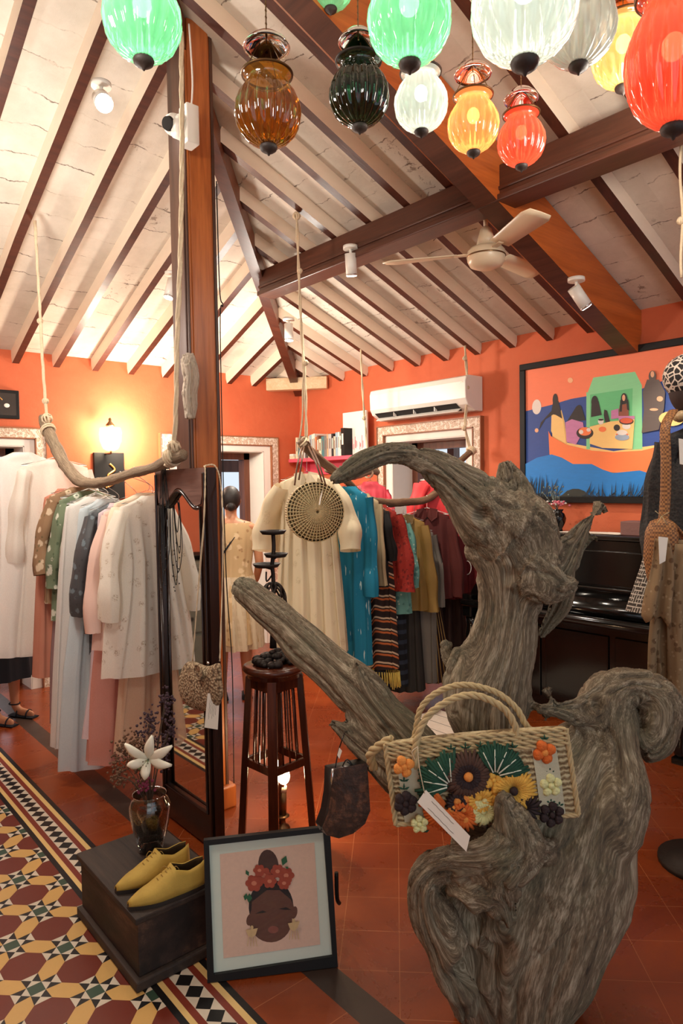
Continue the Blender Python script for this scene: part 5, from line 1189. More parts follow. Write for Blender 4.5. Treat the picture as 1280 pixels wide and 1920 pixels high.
RG(676, 925, 'cardigan', 'hanging oatmeal cardigan between the blue dress and black top', 'cardigan', -68, .13, [(.3, .12, .04), (.6, .13, .05)], C_oat, (.52, .02, .04, .045), amp=.01)
RG(690, 944, 'blouse', 'hanging black blouse left of the rust red one', 'blouse', -68, .14, [(.3, .13, .05), (.55, .14, .05)], C_blk, (.3, .02, .05, .05), amp=.01)
def fringe(e, P0, dx, dn):
    b = MB(); r2 = random.Random(2)
    for k in range(60): t = k/59*2*math.pi; p = P0+dx*.19*math.cos(t)+dn*.07*math.sin(t)+Vector((0, 0, -1.12)); b.tube([p, p+Vector((r2.gauss(0, .006), 0, -.10-.02*r2.random()))], [.005, .003], 5, C_yel)
    b.build('fringe', parent=e, label='yellow hem fringe', kind='stuff')
RG(694, 944, 'knit_dress', 'hanging brown and orange chevron dress with yellow fringed hem', 'dress', -66, .14, [(.3, .14, .05), (.6, .16, .07), (1.10, .18, .08)], C_chev, None, amp=.014, extra=fringe, dd=.04, hang=False)
RG(708, 946, 'blouse', 'hanging rust red blouse with gathered cuff', 'blouse', -70, .14, [(.3, .13, .05), (.55, .14, .05)], C_rust, (.50, .06, .06, .085), amp=.012)
RG(726, 962, 'blouse', 'hanging teal and white printed blouse', 'blouse', -66, .14, [(.14, .14, .05), (.3, .14, .05), (.68, .16, .06)], C_teal, (.42, .05, .05, .055), amp=.012)
def yellow_strips(e, P0, dx, dn):
    b = MB(); r2 = random.Random(9)
    for s_ in (-.09, .06):
        for k in range(30): p = P0+dx*(s_+r2.gauss(0, .008))-dn*.078+Vector((0, 0, -.62-.52*k/29)); b.ball(p, .011, C_yel if s_ < 0 else C_ikatw, 6, 4)
    b.build('tassel_strip', parent=e, label='yellow and white woven tassel strips', kind='stuff')
RG(722, 960, 'plaid_dress', 'hanging black plaid dress with yellow tassel strips', 'dress', -52, .10, [(.3, .1, .04), (.6, .13, .06), (1.20, .14, .07)], C_bplaid, None, amp=.01, extra=yellow_strips, dd=.04, hang=False)
RG(756, 966, 'jacket', 'hanging ochre khaki jacket with open collar', 'jacket', -52, .15, [(.3, .15, .06), (.66, .17, .07)], C_khaki, (.60, .04, .055, .065), amp=.012, collar=C_olive)
RG(748, 985, 'long_skirt', 'hanging charcoal long skirt below the khaki jacket', 'skirt', -52, .10, [(.5, .13, .06), (1.16, .17, .09)], C_dsk, None, folds=13, amp=.014, dd=.05, hang=False)
RG(776, 985, 'tunic', 'hanging grey jersey tunic left of the maroon blouse', 'tunic', -58, .14, [(.3, .14, .05), (.5, .15, .05), (1.12, .16, .07)], C_gry2, (.5, .05, .045, .04), amp=.012, dd=.04)
RG(800, 955, 'blouse', 'hanging dark maroon blouse with white hanger at its collar', 'blouse', -46, .165, [(.3, .17, .07), (.64, .18, .08)], C_mar, (.55, .055, .06, .06), amp=.016, collar=C_mar, mh=M_white_h)
def pleats(e, P0, dx, dn):
    b = MB()
    for k in range(13):
        f = -1+2*k/12; a = P0+dx*(.075*f)-dn*.062+Vector((0, 0, -.60)); c = P0+dx*(.16*f+.02)-dn*.11+Vector((0, 0, -1.20)); b.tube([a, lerp(a, c, .5)-dn*.012, c], [.0018, .0028, .0035], 6, C_gold)
    b.build('gold_pleat_edges', parent=e, label='gold edged pleats')
RG(798, 965, 'pleated_skirt', 'hanging dark pleated long skirt with gold pleat lines', 'skirt', -46, .09, [(.5, .09, .05), (.62, .10, .055), (1.2, .17, .10)], C_brs, None, folds=18, amp=.010, extra=pleats, hang=False)
def loops(e, P0, dx, dn):
    b = MB()
    for z in (-.33, -.49): c = P0+dx*.13-dn*.085+Vector((0, 0, z)); b.tube([c+dx*.03*math.cos(t*.4-1.6)+Vector((0, 0, .05*math.sin(t*.4-1.6))) for t in range(9)], .003, 6, C_ikatw)
    b.build('trim_loops', parent=e, label='pale curved trim loops')
RG(838, 938, 'shirt', 'hanging wine red shirt with pale curved trim next to the driftwood', 'shirt', -44, .18, [(.3, .18, .07), (.72, .2, .08)], C_mar2, (.56, .05, .06, .07), amp=.016, collar=C_mar2, extra=loops, dd=-.02)
RG(850, 960, 'long_skirt', 'hanging dark brown long skirt below the wine red shirt', 'skirt', -44, .10, [(.5, .14, .06), (1.14, .19, .09)], C_brs, None, folds=14, amp=.014, dd=.06, hang=False)
garment('blouse', 'hanging hot pink blouse on the roped branch stub under the shelf', 'blouse', at(694, 903, 5.5), -42, .13, [(.2, .13, .05), (.42, .14, .05)], C_pk, (.2, .03, .045, .05), rail=at(694, 886, 5.66))
garment('blouse', 'hanging bright red blouse in the right doorway behind the driftwood', 'blouse', at(835, 890, 5.0), -46, .2, [(.2, .2, .06), (.45, .2, .07)], C_redp, (.3, .05, .07, .07), rail=at(845, 878, 5.25), mh=M_white_h)
garment('blouse', 'hanging orange-red blouse beside the right doorway casing', 'blouse', at(886, 895, 5.0), -46, .1, [(.2, .1, .05), (.45, .12, .06)], cloth_mat('coral_silk', 'plain', srgb(236, 96, 50), srgb(244, 120, 70)), None, rail=at(888, 876, 5.3))

# ================================================================ ROUND STRAW BAG, CROCHET BAG, NECKLACES
def round_bag():
    D = 3.86; c = at(592, 960, D); e = thing('round_straw_bag', tuple(c), 'round woven straw bag hanging in front of the cream kaftan', 'handbag'); px = D/FPX; nrm = -(CF*.9-CR*.35).normalized(); u = CR.copy(); u = (u-nrm*u.dot(nrm)).normalized(); v = nrm.cross(u).normalized()
    if v.z < 0: v = -v
    b = MB(); Rr = 56*px
    for k in range(11):
        r_ = Rr*(.06+.094*k); b.tube([c+(u*math.cos(a)+v*math.sin(a))*r_+nrm*(.028*(1-(r_/Rr)**2)) for a in [2*math.pi*i/40 for i in range(41)]], .0028, 5, M_straw2)
    for k in range(44):
        a = 2*math.pi*k/44; d = u*math.cos(a)+v*math.sin(a); b.tube([c+d*Rr*f+nrm*(.030*(1-f*f)+(.002 if (j+k) % 2 else -.001)) for j, f in enumerate([.06+.094*i for i in range(11)])], .0032, 5, M_straw2)
    b.build('woven_front', parent=e)
    b = MB(); V = []; n = 40
    for (rr, dz) in ((.98, .0), (1.0, -.012), (.99, -.05), (.9, -.062), (.001, -.068)): V += [c+(u*math.cos(2*math.pi*i/n)+v*math.sin(2*math.pi*i/n))*Rr*rr+nrm*dz for i in range(n)]
    b.add(V, [(i*n+j, i*n+(j+1) % n, (i+1)*n+(j+1) % n, (i+1)*n+j) for i in range(4) for j in range(n)], M_straw, True); b.build('body', parent=e)
    b = MB(); b.lathe([(.001, .004), (Rr*.97, -.006)], 40, M_straw2)
    mt = Matrix((u, v, nrm)).transposed().to_4x4(); mt.translation = c-nrm*.004; b.v = [mt @ p for p in b.v]; b.build('lining', parent=e)
    for pts in ([(552, 910), (558, 868), (566, 838), (572, 828), (578, 838), (592, 868), (604, 905)], [(560, 900), (566, 862), (570, 838), (576, 828), (584, 840), (598, 870), (611, 912)]):
        b = MB(); b.tube(curve([at(x, y, D+(.02 if y > 860 else .24)) for x, y in pts], 6), .005, 8, M_handle); b.build('handle', parent=e)
    price_tag(None, [(605, 918), (600, 946), (597, 947), (600, 930)], D-.05, 'curled white paper tag on the round straw bag')
M_handle = plain('brown_leather_handle', srgb(96, 62, 40), .5)
round_bag()
def crochet_bag():
    x = MXp-.035; e = thing('crochet_bag', tuple(onx(380, 1280, x)), 'small beige crochet bag hanging by a long twisted cord from the mirror corner', 'handbag')
    c = onx(380, 1285, x); X = lambda a, b_, o=0: onx(a, b_, x-o)
    t = NT('crochet'); v = t.coord(); vo = t.vor(v, 95, 'F1', 0); t.bump(vo, 1.0, .006); M_cro = t.fin(t.ramp(vo, [(.1, srgb(196, 174, 142)), (.5, srgb(150, 126, 96)), (.8, srgb(88, 68, 50))]), .9)
    out = [(352, 1240), (366, 1236), (380, 1244), (398, 1250), (412, 1240), (420, 1242), (419, 1258), (423, 1285), (424, 1305), (416, 1326), (400, 1334), (372, 1332), (350, 1318), (340, 1295), (341, 1272), (347, 1252)]
    b = MB(); n = len(out); P = [X(*q) for q in out]; cc = X(382, 1288)
    V = []; sh = [(1.0, 0), (1.0, .014), (.9, .03), (.6, .042), (.0, .046)]
    for f, o in sh: V += [lerp(cc, p, f)+Vector((-o, 0, 0)) for p in P]
    b.add(V, [(i*n+j, (i+1)*n+j, (i+1)*n+(j+1) % n, i*n+(j+1) % n) for i in range(4) for j in range(n)]+[tuple(range(n))], M_cro, True)
    b.build('body', parent=e, sub=1)
    b = MB(); fc = X(374, 1260, .05); 
    for k in range(5): b.tube([fc+Vector((-.004*k*.4, math.cos(a)*.006*(k+1), math.sin(a)*.006*(k+1))) for a in [i*.4 for i in range(17)]], .004, 6, M_cro)
    b.build('flap_rosette', parent=e)
    b = MB(); b.ball(X(390, 1243, .045), .006, M_chrome, 10, 8); b.build('clasp', parent=e, label='silver clasp bead')
    top = Vector((MXp-.006, MIR[1]+.01, MIR[2]+.006))
    tp2 = Vector((MXp+.04, MIR[1]+.0, MIR[2]+.006))
    b = MB(); braid(b, [X(361, 1240, .02), X(372, 1100, .01), X(382, 980, 0), lerp(X(387, 900, -.01), top, .5), top], .0034, M_rope, 2, 8, 5); b.build('cord', parent=e)
    b = MB(); braid(b, [X(412, 1240, .02), onx(416, 1120, x+.03), onx(418, 1000, x+.045), onx(414, 910, MXp+.05), tp2, top], .0034, M_rope, 2, 8, 5); b.build('cord', parent=e)
    price_tag(None, [(389, 1300), (412, 1301), (408, 1368), (383, 1364)], (X(400, 1330)-EYE).dot(CF)-.06, 'white handwritten paper tag on the beige crochet bag', strings=[[(396, 1288, 3.0), (397, 1300, 2.98)]], lines=5)
crochet_bag()
def necklaces():
    x = MXp-.01; e = thing('cord_necklaces', tuple(onx(306, 900, x)), 'thin black cord necklaces looped over the upper left mirror corner', 'necklace'); yl, zt = MIR[0], MIR[2]
    for k, (a, b1, L) in enumerate(((302, 309, 1000), (306, 312, 1040), (300, 306, 1100), (304, 315, 1075))):
        b = MB(); t0 = onx(a+3, 877, x); t0.z = zt+.004
        lo = [onx(a, 930, x), onx(a-2, L-60, x-.005), onx(a+3, L, x-.01), onx(b1+3, L-50, x-.005), onx(b1, 930, x)]
        b.tube(curve([t0+Vector((.02, .0, .001)), t0]+lo+[t0+Vector((0, -.008, 0)), t0+Vector((.02, -.008, .001))], 6), .0019, 6, M_blackmatt); b.build('cord', parent=e)
    b = MB()
    for k in range(14): b.ball(onx(305+6*math.sin(k*1.9), 1020+k*7, x-.008), .0035, M_iron, 7, 5)
    b.build('beads', parent=e)
necklaces()

# ================================================================ PEOPLE
M_skin = plain('skin', srgb(190, 132, 98), .5, var=.06, scale=8); M_hair = plain('dark_hair', srgb(26, 18, 16), .55, var=.4, scale=60, stretch=(1, 1, .2), bump=.5)
M_dressw = cloth_mat('beige_printed_dress', 'floral', srgb(206, 176, 132), srgb(228, 202, 162), srgb(170, 132, 92), sc=.8); M_dstripe = cloth_mat('ivory_striped_skirt', 'plaid', srgb(222, 204, 174), srgb(196, 172, 138), srgb(222, 204, 174), sc=1.6)
def skin_body(name, joints, edges, parent, mat, sub=2, root=0):
    me = bpy.data.meshes.new(name); me.from_pydata([j[0] for j in joints], edges, []); o = bpy.data.objects.new(name, me); COL.objects.link(o); me.materials.append(mat)
    md = o.modifiers.new('skin', 'SKIN'); sv = me.skin_vertices[0].data if me.skin_vertices else None
    if sv is None:
        import bmesh
        bm = bmesh.new(); bm.from_mesh(me); bm.verts.layers.skin.verify(); bm.to_mesh(me); bm.free(); sv = me.skin_vertices[0].data
    for i, j in enumerate(joints): sv[i].radius = j[1] if isinstance(j[1], tuple) else (j[1], j[1]); sv[i].use_root = (i == root)
    md.use_smooth_shade = True; s2 = o.modifiers.new('sub', 'SUBSURF'); s2.levels = sub; s2.render_levels = sub; o.parent = parent; return o
def person(loc, rz, label, height, pose='stand'):
    e = thing('person', loc, label, 'person', None, rz); s = height/1.65      # faces local -y
    J = [((0, 0, .93), (.155, .11)), ((0, 0, 1.08), (.125, .09)), ((0, .005, 1.24), (.145, .095)), ((0, .01, 1.34), (.13, .075)), ((0, 0, 1.41), (.045, .045)), ((0, -.005, 1.47), (.046, .05)), ((0, -.01, 1.535), (.068, .085)), ((0, -.005, 1.60), (.058, .075)), ((0, 0, 1.635), (.03, .04))]
    E_ = [(i, i+1) for i in range(8)]
    for sg in (-1, 1):
        o = len(J); arm = [((sg*.155, .01, 1.335), .048), ((sg*.19, .01, 1.25), .042), ((sg*.21, .02, 1.06), .035), ((sg*.19, -.10, .93), .030), ((sg*.17, -.17, .87), .021), ((sg*.165, -.20, .85), (.03, .016))]
        J += arm; E_ += [(3, o)]+[(o+i, o+i+1) for i in range(5)]; h = o+5
        for f in range(4):
            q = len(J); bx_ = sg*(.165+.016*(f-1.5)); J += [((bx_, -.235, .845), .0095), ((bx_, -.262-.004*(1.5-abs(f-1.5)), .825), .0085), ((bx_, -.272, .800), .0075)]; E_ += [(h, q), (q, q+1), (q+1, q+2)]
        q = len(J); J += [((sg*.138, -.215, .845), .0105), ((sg*.128, -.24, .83), .009)]; E_ += [(h, q), (q, q+1)]
        o = len(J); leg = [((sg*.085, 0, .84), .085), ((sg*.09, 0, .68), .072), ((sg*.09, -.005, .49), .052), ((sg*.092, .012, .36), .052), ((sg*.092, .01, .2), .038), ((sg*.092, .01, .085), .030), ((sg*.093, -.03, .04), (.034, .026)), ((sg*.095, -.11, .026), (.036, .018)), ((sg*.096, -.165, .02), (.028, .012))]
        J += leg; E_ += [(0, o)]+[(o+i, o+i+1) for i in range(8)]
    J = [(tuple(c*s for c in p), tuple(c*s for c in r) if isinstance(r, tuple) else r*s) for p, r in J]
    skin_body('body', J, E_, e, M_skin)
    mw = Matrix.Translation(Vector(loc)) @ Matrix.Rotation(rz, 4, 'Z')
    T = lambda x, y, z: mw @ Vector((x*s, y*s, z*s))
    b = MB(); hc = T(0, .012, 1.56)
    V = []; n = 20; m_ = 12
    for i in range(m_+1):
        ph = math.pi*i/m_
        for j in range(n):
            a = 2*math.pi*j/n; front = max(0, -math.sin(a)); r_ = .082-.016*front*(1 if ph > .9 else .2); zz = .098*math.cos(ph)
            if ph > 1.3 and math.sin(a) < -.2: zz = max(zz, .035)
            V.append(hc+(mw.to_3x3() @ Vector((r_*.95*math.sin(ph)*math.cos(a)*s, r_*1.12*math.sin(ph)*math.sin(a)*s, zz*s))))
    b.add(V, [(i*n+j, (i+1)*n+j, (i+1)*n+(j+1) % n, i*n+(j+1) % n) for i in range(m_) for j in range(n)], M_hair, True); b.ball(T(0, .085, 1.50), .036*s, M_hair, 12, 8); b.build('hair', parent=e)
    # face: nose, eyes, lips, ears
    b = MB(); b.tube([T(0, -.085, 1.565), T(0, -.104, 1.535), T(0, -.092, 1.525)], [.007*s, .012*s, .008*s], 8, M_skin); b.build('nose', parent=e)
    for sg in (-1, 1):
        MB().ball(T(sg*.028, -.080, 1.565), .010*s, M_eye, 10, 8).build('eye', parent=e); MB().ball(T(sg*.07, .0, 1.545), .018*s, M_skin, 8, 8, (.4, .8, 1.5)).build('ear', parent=e)
    MB().tube([T(-.02, -.083, 1.503), T(0, -.09, 1.502), T(.02, -.083, 1.503)], [.003, .006, .003], 8, M_lip).build('mouth', parent=e)
    return e, T, mw
M_eye = plain('eye', srgb(40, 30, 26), .2); M_lip = plain('lips', srgb(150, 72, 62), .5); M_blackc = cloth_mat('black_skirt_cloth', 'plain', srgb(14, 16, 24), srgb(26, 28, 38))
pw = at(432, 930, 4.95); pl_ = Vector((pw.x, pw.y, 0))
e, T, mw = person(tuple(pl_), R(150), 'person seen from behind in the doorway, beige dress with thin black shoulder strap', 1.56)
dx = (mw.to_3x3() @ Vector((1, 0, 0))); dn = (mw.to_3x3() @ Vector((0, 1, 0)))
b = MB(); skirt_rows(b, T(0, .004, 1.375), dx, dn, [(.0, .15, .085, 0), (.06, .165, .11, .1), (.18, .16, .115, .2), (.32, .14, .105, .2), (.44, .165, .125, .3), (.62, .19, .15, .6), (.80, .21, .17, .9), (.86, .22, .18, 1)], M_dressw, folds=11, amp=.014, seed=2); b.build('dress', parent=e)
b = MB(); skirt_rows(b, T(.0, .006, .97), dx, dn, [(.0, .155, .13, .3), (.15, .19, .155, .6), (.38, .215, .18, 1), (.52, .22, .19, 1)], M_dstripe, folds=16, amp=.016, seed=5); b.build('striped_skirt', parent=e)
b = MB(); b.tube(curve([T(-.10, .05, 1.38), T(-.02, .115, 1.27), T(.09, .13, 1.12), T(.16, .10, 1.0)], 6), .006, 6, M_blackc); b.build('shoulder_strap', parent=e, label='thin black strap')
b = MB(); b.tube([T(-.092, .04, .012), T(-.096, -.17, .012)], [.04, .036], 10, M_blackc, squash=.25).tube([T(.092, .04, .012), T(.096, -.17, .012)], [.04, .036], 10, M_blackc, squash=.25); b.build('shoes', parent=e)
pl2 = onz(22, 1352); pl2 = Vector((pl2.x-.02, pl2.y+.05, 0))
e, T, mw = person(tuple(pl2), R(30), 'person behind the left clothes, only black skirt, bare lower legs and strappy sandals showing', 1.52)
dx = (mw.to_3x3() @ Vector((1, 0, 0))); dn = (mw.to_3x3() @ Vector((0, 1, 0)))
b = MB(); skirt_rows(b, T(0, .0, 1.02), dx, dn, [(.0, .15, .11, 0), (.15, .185, .14, .3), (.45, .20, .16, .7), (.64, .21, .17, 1)], M_blackc, folds=9, amp=.012, seed=3); b.build('skirt', parent=e)
b = MB(); skirt_rows(b, T(0, .004, 1.375), dx, dn, [(.0, .15, .085, 0), (.06, .175, .12, .1), (.2, .165, .12, .2), (.38, .17, .125, .3)], C_ghost, folds=8, amp=.01, seed=4); b.build('blouse', parent=e)
for sg in (-1, 1):
    b = MB(); b.tube([T(sg*.092, .045, .008), T(sg*.096, -.18, .008)], [.036, .034], 10, M_blackc, squash=.2)
    for y in (-.12, -.03): b.tube([T(sg*.094+.036*math.cos(a), y, .012+.045*math.sin(a)) for a in [math.pi*i/8 for i in range(9)]], .005, 6, M_blackc)
    b.tube([T(sg*.092+.036*math.cos(a), .012+.04*math.sin(a), .095) for a in [2*math.pi*i/12 for i in range(13)]], .004, 6, M_blackc); b.build('sandal', parent=e)
# ================================================================ GLASS LANTERNS
M_final = plain('lantern_finial', srgb(52, 40, 34), .6, bump=.3); M_collar = plain('lantern_collar', srgb(96, 66, 36), .4, metal=.7)
LC = {'green': (srgb(110, 210, 146), srgb(122, 196, 148)), 'white': (srgb(220, 238, 236), srgb(196, 212, 210)), 'clear': (srgb(228, 236, 230), srgb(222, 230, 224)), 'yellow': (srgb(244, 200, 130), srgb(232, 180, 112)),
      'red': (srgb(228, 80, 56), srgb(222, 92, 66)), 'orange': (srgb(244, 170, 90), srgb(228, 146, 84)), 'amber': (srgb(190, 128, 36), srgb(190, 140, 60)), 'dgreen': (srgb(44, 78, 42), srgb(50, 74, 50)), 'plum': (srgb(70, 36, 48), srgb(60, 30, 40))}
GM = {}
def gmat(c, lit):
    if (c, lit) not in GM:
        a, b_ = LC[c]; GM[(c, lit)] = glassy('lantern_glass_%s_%s' % (c, 'lit' if lit else 'unlit'), a, (.82 if lit else (.55 if c == 'clear' else .22)), .05, glow=b_, ior=1.5, gl=.9)
    return GM[(c, lit)]
M_lb = emis('lantern_bulb', (1, .88, .70), 9)
def lantern(px, py, rp, d, colr, label, lit=True, ry=1.0, bell=None, bellc=None, energy=1.0, collar=True, lobes=18):
    c = at(px, py, d); Rr = rp*d/FPX; e = thing('glass_lantern', tuple(c), label, 'lantern', 'coloured glass lanterns'); gm = gmat(colr, lit)
    prof = [(.06, -1.0, 0), (.2, -.985, .7), (.42, -.91, 1), (.64, -.77, 1), (.82, -.58, 1), (.95, -.32, 1), (1.0, -.02, 1), (.97, .26, 1), (.86, .52, 1), (.72, .72, .8), (.62, .84, .4), (.58, .92, .1), (.60, .99, 0), (.70, 1.06, 0), (.74, 1.10, 0), (.72, 1.12, 0)]
    pr = []
    for i in range(len(prof)-1):
        for k in range(3): pr.append(tuple(lerp(a, b_, k/3) for a, b_ in zip(prof[i], prof[i+1])))
    pr.append(prof[-1])
    MB().lathe([(r*Rr, z*Rr*ry, a) for r, z, a in pr], 128, gm, c, lobes=lobes, amp=.13, caps=False).build('globe', parent=e)
    b = MB(); b.lathe([(.001, -1.26), (.03, -1.24), (.05, -1.19), (.16, -1.14), (.24, -1.08), (.27, -1.0), (.24, -.93), (.15, -.9)], 20, M_final, (0, 0, 0)); b.v = [c+Vector((p.x*Rr, p.y*Rr, p.z*Rr*1.0-Rr*(ry-1))) for p in b.v]; b.build('finial', parent=e)
    if collar:
        b = MB(); b.lathe([(.72*Rr, 1.08*Rr*ry), (.77*Rr, 1.09*Rr*ry), (.78*Rr, 1.13*Rr*ry), (.72*Rr, 1.15*Rr*ry)], 40, M_collar if colr not in ('dgreen', 'white') else M_iron, c, caps=False); b.build('collar_ring', parent=e)
    topz = zr(c.x) if c.y < c.x+HY else zl(c.y)
    bt = 1.12*Rr*ry
    hb = bt+(bell[1] if bell else .10)
    b = MB()
    for k in range(3): a = k*2.094+.5; b.tube([c+Vector((.72*Rr*math.cos(a), .72*Rr*math.sin(a), bt)), c+Vector((.02*math.cos(a), .02*math.sin(a), hb))], .0016, 5, M_collar)
    b.tube([c+Vector((0, 0, hb)), Vector((c.x, c.y, topz-.06))], .0022, 5, M_collar)
    for k in range(int((topz-.08-hb-c.z)/.02)): b.ball(c+Vector((0, 0, hb+.02*k)), .0042, M_collar, 6, 4, (1, .5, 1.3))
    b.build('chain', parent=e)
    if bell:
        br = bell[0]*d/FPX; b = MB(); b.lathe([(.004, .035), (br*.25, .032), (br*.6, .018), (br*.9, .0), (br, -.012), (br*.97, -.016), (br*.86, -.006), (br*.55, .010), (.004, .022)], 40, gmat(bellc or colr, False), c+Vector((0, 0, hb))); b.build('smoke_bell', parent=e)
    if lit:
        MB().ball(c+Vector((0, 0, .38*Rr)), .24*Rr, M_lb, 14, 10, (1, 1, 1.2)).build('bulb', parent=e, label='glowing bulb inside')
        col = {'green': (.75, 1, .8), 'red': (1, .45, .3)}.get(colr, (1, .82, .62))
        l = lamp('lantern_light', 'POINT', (0, 0, 0), energy*(.22 if colr == 'white' else .45), col, .05); l.parent = e; l.location = (0, 0, .72*Rr)
lantern(267, 38, 74, 2.0, 'green', 'lit green ribbed glass lantern left of the post', energy=2.2)
lantern(619, -30, 46, 2.6, 'green', 'lit small green glass lantern cut off by the top edge of the picture', energy=1.2)
lantern(767, 38, 80, 1.78, 'green', 'lit large green ribbed glass lantern overlapping the small white one', energy=2.2)
lantern(983, 14, 101, 1.5, 'white', 'lit very large white glass lantern, the biggest of the cluster', energy=2.6)
lantern(1084, 52, 70, 2.05, 'clear', 'unlit clear pale glass lantern between the big white and yellow ones', lit=False)
lantern(1168, 105, 58, 2.3, 'yellow', 'lit pale yellow glass lantern half hidden by the big red one', bell=(58, .08), bellc='orange', energy=1.8)
lantern(1262, 122, 88, 1.62, 'red', 'large red ribbed glass lantern at the right edge', ry=1.32, energy=1.3)
lantern(502, 212, 63, 2.15, 'amber', 'unlit amber brown glass lantern just right of the post', lit=False, bell=(44, .095), bellc='plum')
lantern(673, 180, 57, 2.2, 'dgreen', 'unlit dark bottle-green glass lantern', lit=False, bell=(38, .07))
lantern(789, 195, 51, 2.3, 'white', 'lit small white glass lantern below the large green one', energy=1.5, bell=(30, .09))
lantern(887, 236, 49, 2.4, 'orange', 'lit orange glass lantern with amber smoke bell', bell=(35, .085), energy=1.5)
lantern(977, 266, 45, 2.5, 'red', 'lit small red glass lantern, lowest of the cluster', bell=(32, .065), energy=1.2)

# ================================================================ SPOTLIGHTS, CAMERA, FAN, AIR CONDITIONER
M_spot = emis('spot_lens', (1, .93, .82), 22); M_spotb = emis('spot_lens_bright', (1, .95, .88), 160)
def spot(px, py, d, aim, label, on=True, L=.10, r=.034, rot=(0, 0, 0), energy=25, ang=80):
    c = at(px, py, d); e = thing('ceiling_spotlight', tuple(c), label, 'spotlight', 'white spotlights on the roof timbers'); aim = (Vector(aim)-c).normalized()
    MB().lathe([(.045, .0), (.045, .02), (.001, .022)], 24, M_whiteplastic, c+Vector((0, 0, .02))).build('mount', parent=e)
    MB().tube([c+Vector((0, 0, .025)), c-Vector((0, 0, .03))], .008, 8, M_whiteplastic).build('arm', parent=e)
    p0 = c-Vector((0, 0, .035)); p1 = p0+aim*L; MB().tube([p0-aim*.03, p1], r, 20, M_whiteplastic).build('barrel', parent=e)
    MB().tube([p1-aim*.012, p1-aim*.006], r*1.02, 20, M_chrome).build('ring', parent=e); MB().tube([p1+aim*.0005, p1+aim*.002], r*.85, 20, (M_spotb if 'facing the viewer' in label else M_spot) if on else M_black).build('lens', parent=e)
    if on:
        l = lamp('spot_beam', 'SPOT', (0, 0, 0), energy, (1, .88, .72), .03, spot=ang, blend=.8); l.parent = e; l.location = p1+aim*.02-c; l.rotation_euler = aim.to_track_quat('-Z', 'Y').to_euler()
spot(657, 474, 4.12, (3.3, 3.5, 0), 'white rafter spotlight under the purlin, shining straight down', energy=70, ang=110)
spot(1080, 535, 3.70, (4.2, 1.6, 1.5), 'white rafter spotlight right of the ceiling fan, turned to the painting', energy=26, ang=75)
spot(322, 522, 4.5, (1.6, 4.2, 1.0), 'white rafter spotlight left of the post near the ropes', energy=30, ang=95)
spot(541, 606, 5.3, (3.2, 4.3, .6), 'white spotlight on the hip rafter close to the room corner', energy=30, ang=110)
spot(190, 172, 3.15, (.6, .6, 1.5), 'bright white spotlight facing the viewer at upper left', energy=16, ang=120, r=.04)
def sec_camera():
    D = 3.03; e = thing('security_camera', tuple(at(335, 235, D)), 'white dome security camera on a square box fixed to the post', 'camera')
    X = lambda x, y, o=0: at(x, y, D+o)
    a = X(357, 238); MB().box((a.x-.035, a.y-.035, a.z-.085), (a.x+.025, a.y+.04, a.z+.085), M_whiteplastic).build('junction_box', parent=e, bevel=.004)
    MB().tube([X(348, 243), X(330, 236)], [.052, .05], 24, M_whiteplastic).build('collar', parent=e); MB().ball(X(326, 234), .047, M_whiteplastic, 24, 16).build('dome', parent=e)
    d = (X(300, 228, -.08)-X(326, 234)).normalized(); MB().tube([X(326, 234)+d*.03, X(326, 234)+d*.049], [.032, .028], 20, M_black).build('lens', parent=e)
    MB().tube(curve([X(358, 205), X(361, 160), X(358, 100), X(354, 45)], 6), .004, 6, M_whiteplastic).build('cable', parent=e)
sec_camera()
def post_driftwood():
    D = 3.10; lm2 = Limbs(); lm2.px([(352, 664, D, 9), (356, 690, D, 13), (358, 712, D, 12), (355, 735, D, 12), (357, 762, D, 11), (356, 786, D, 7)], .6); lm2.px([(345, 672, D, 5), (350, 684, D, 8)], .7)
    nm = limbs_mesh(lm2, 'driftwood_ornament', .0045, .007, 9.1, [(at(348, 678, D-.03), .014, .012), (at(356, 740, D-.03), .012, .009)])
    nm.materials.append(drift_mat('bleached_driftwood', srgb(120, 100, 84), srgb(186, 168, 148), srgb(214, 200, 182), 0)); o = bpy.data.objects.new('driftwood_ornament', nm); COL.objects.link(o)
    o.location = at(356, 725, D); nm.transform(Matrix.Translation(-o.location)); tag(o, 'small bleached driftwood piece fixed to the left side of the post', 'ornament')
post_driftwood()
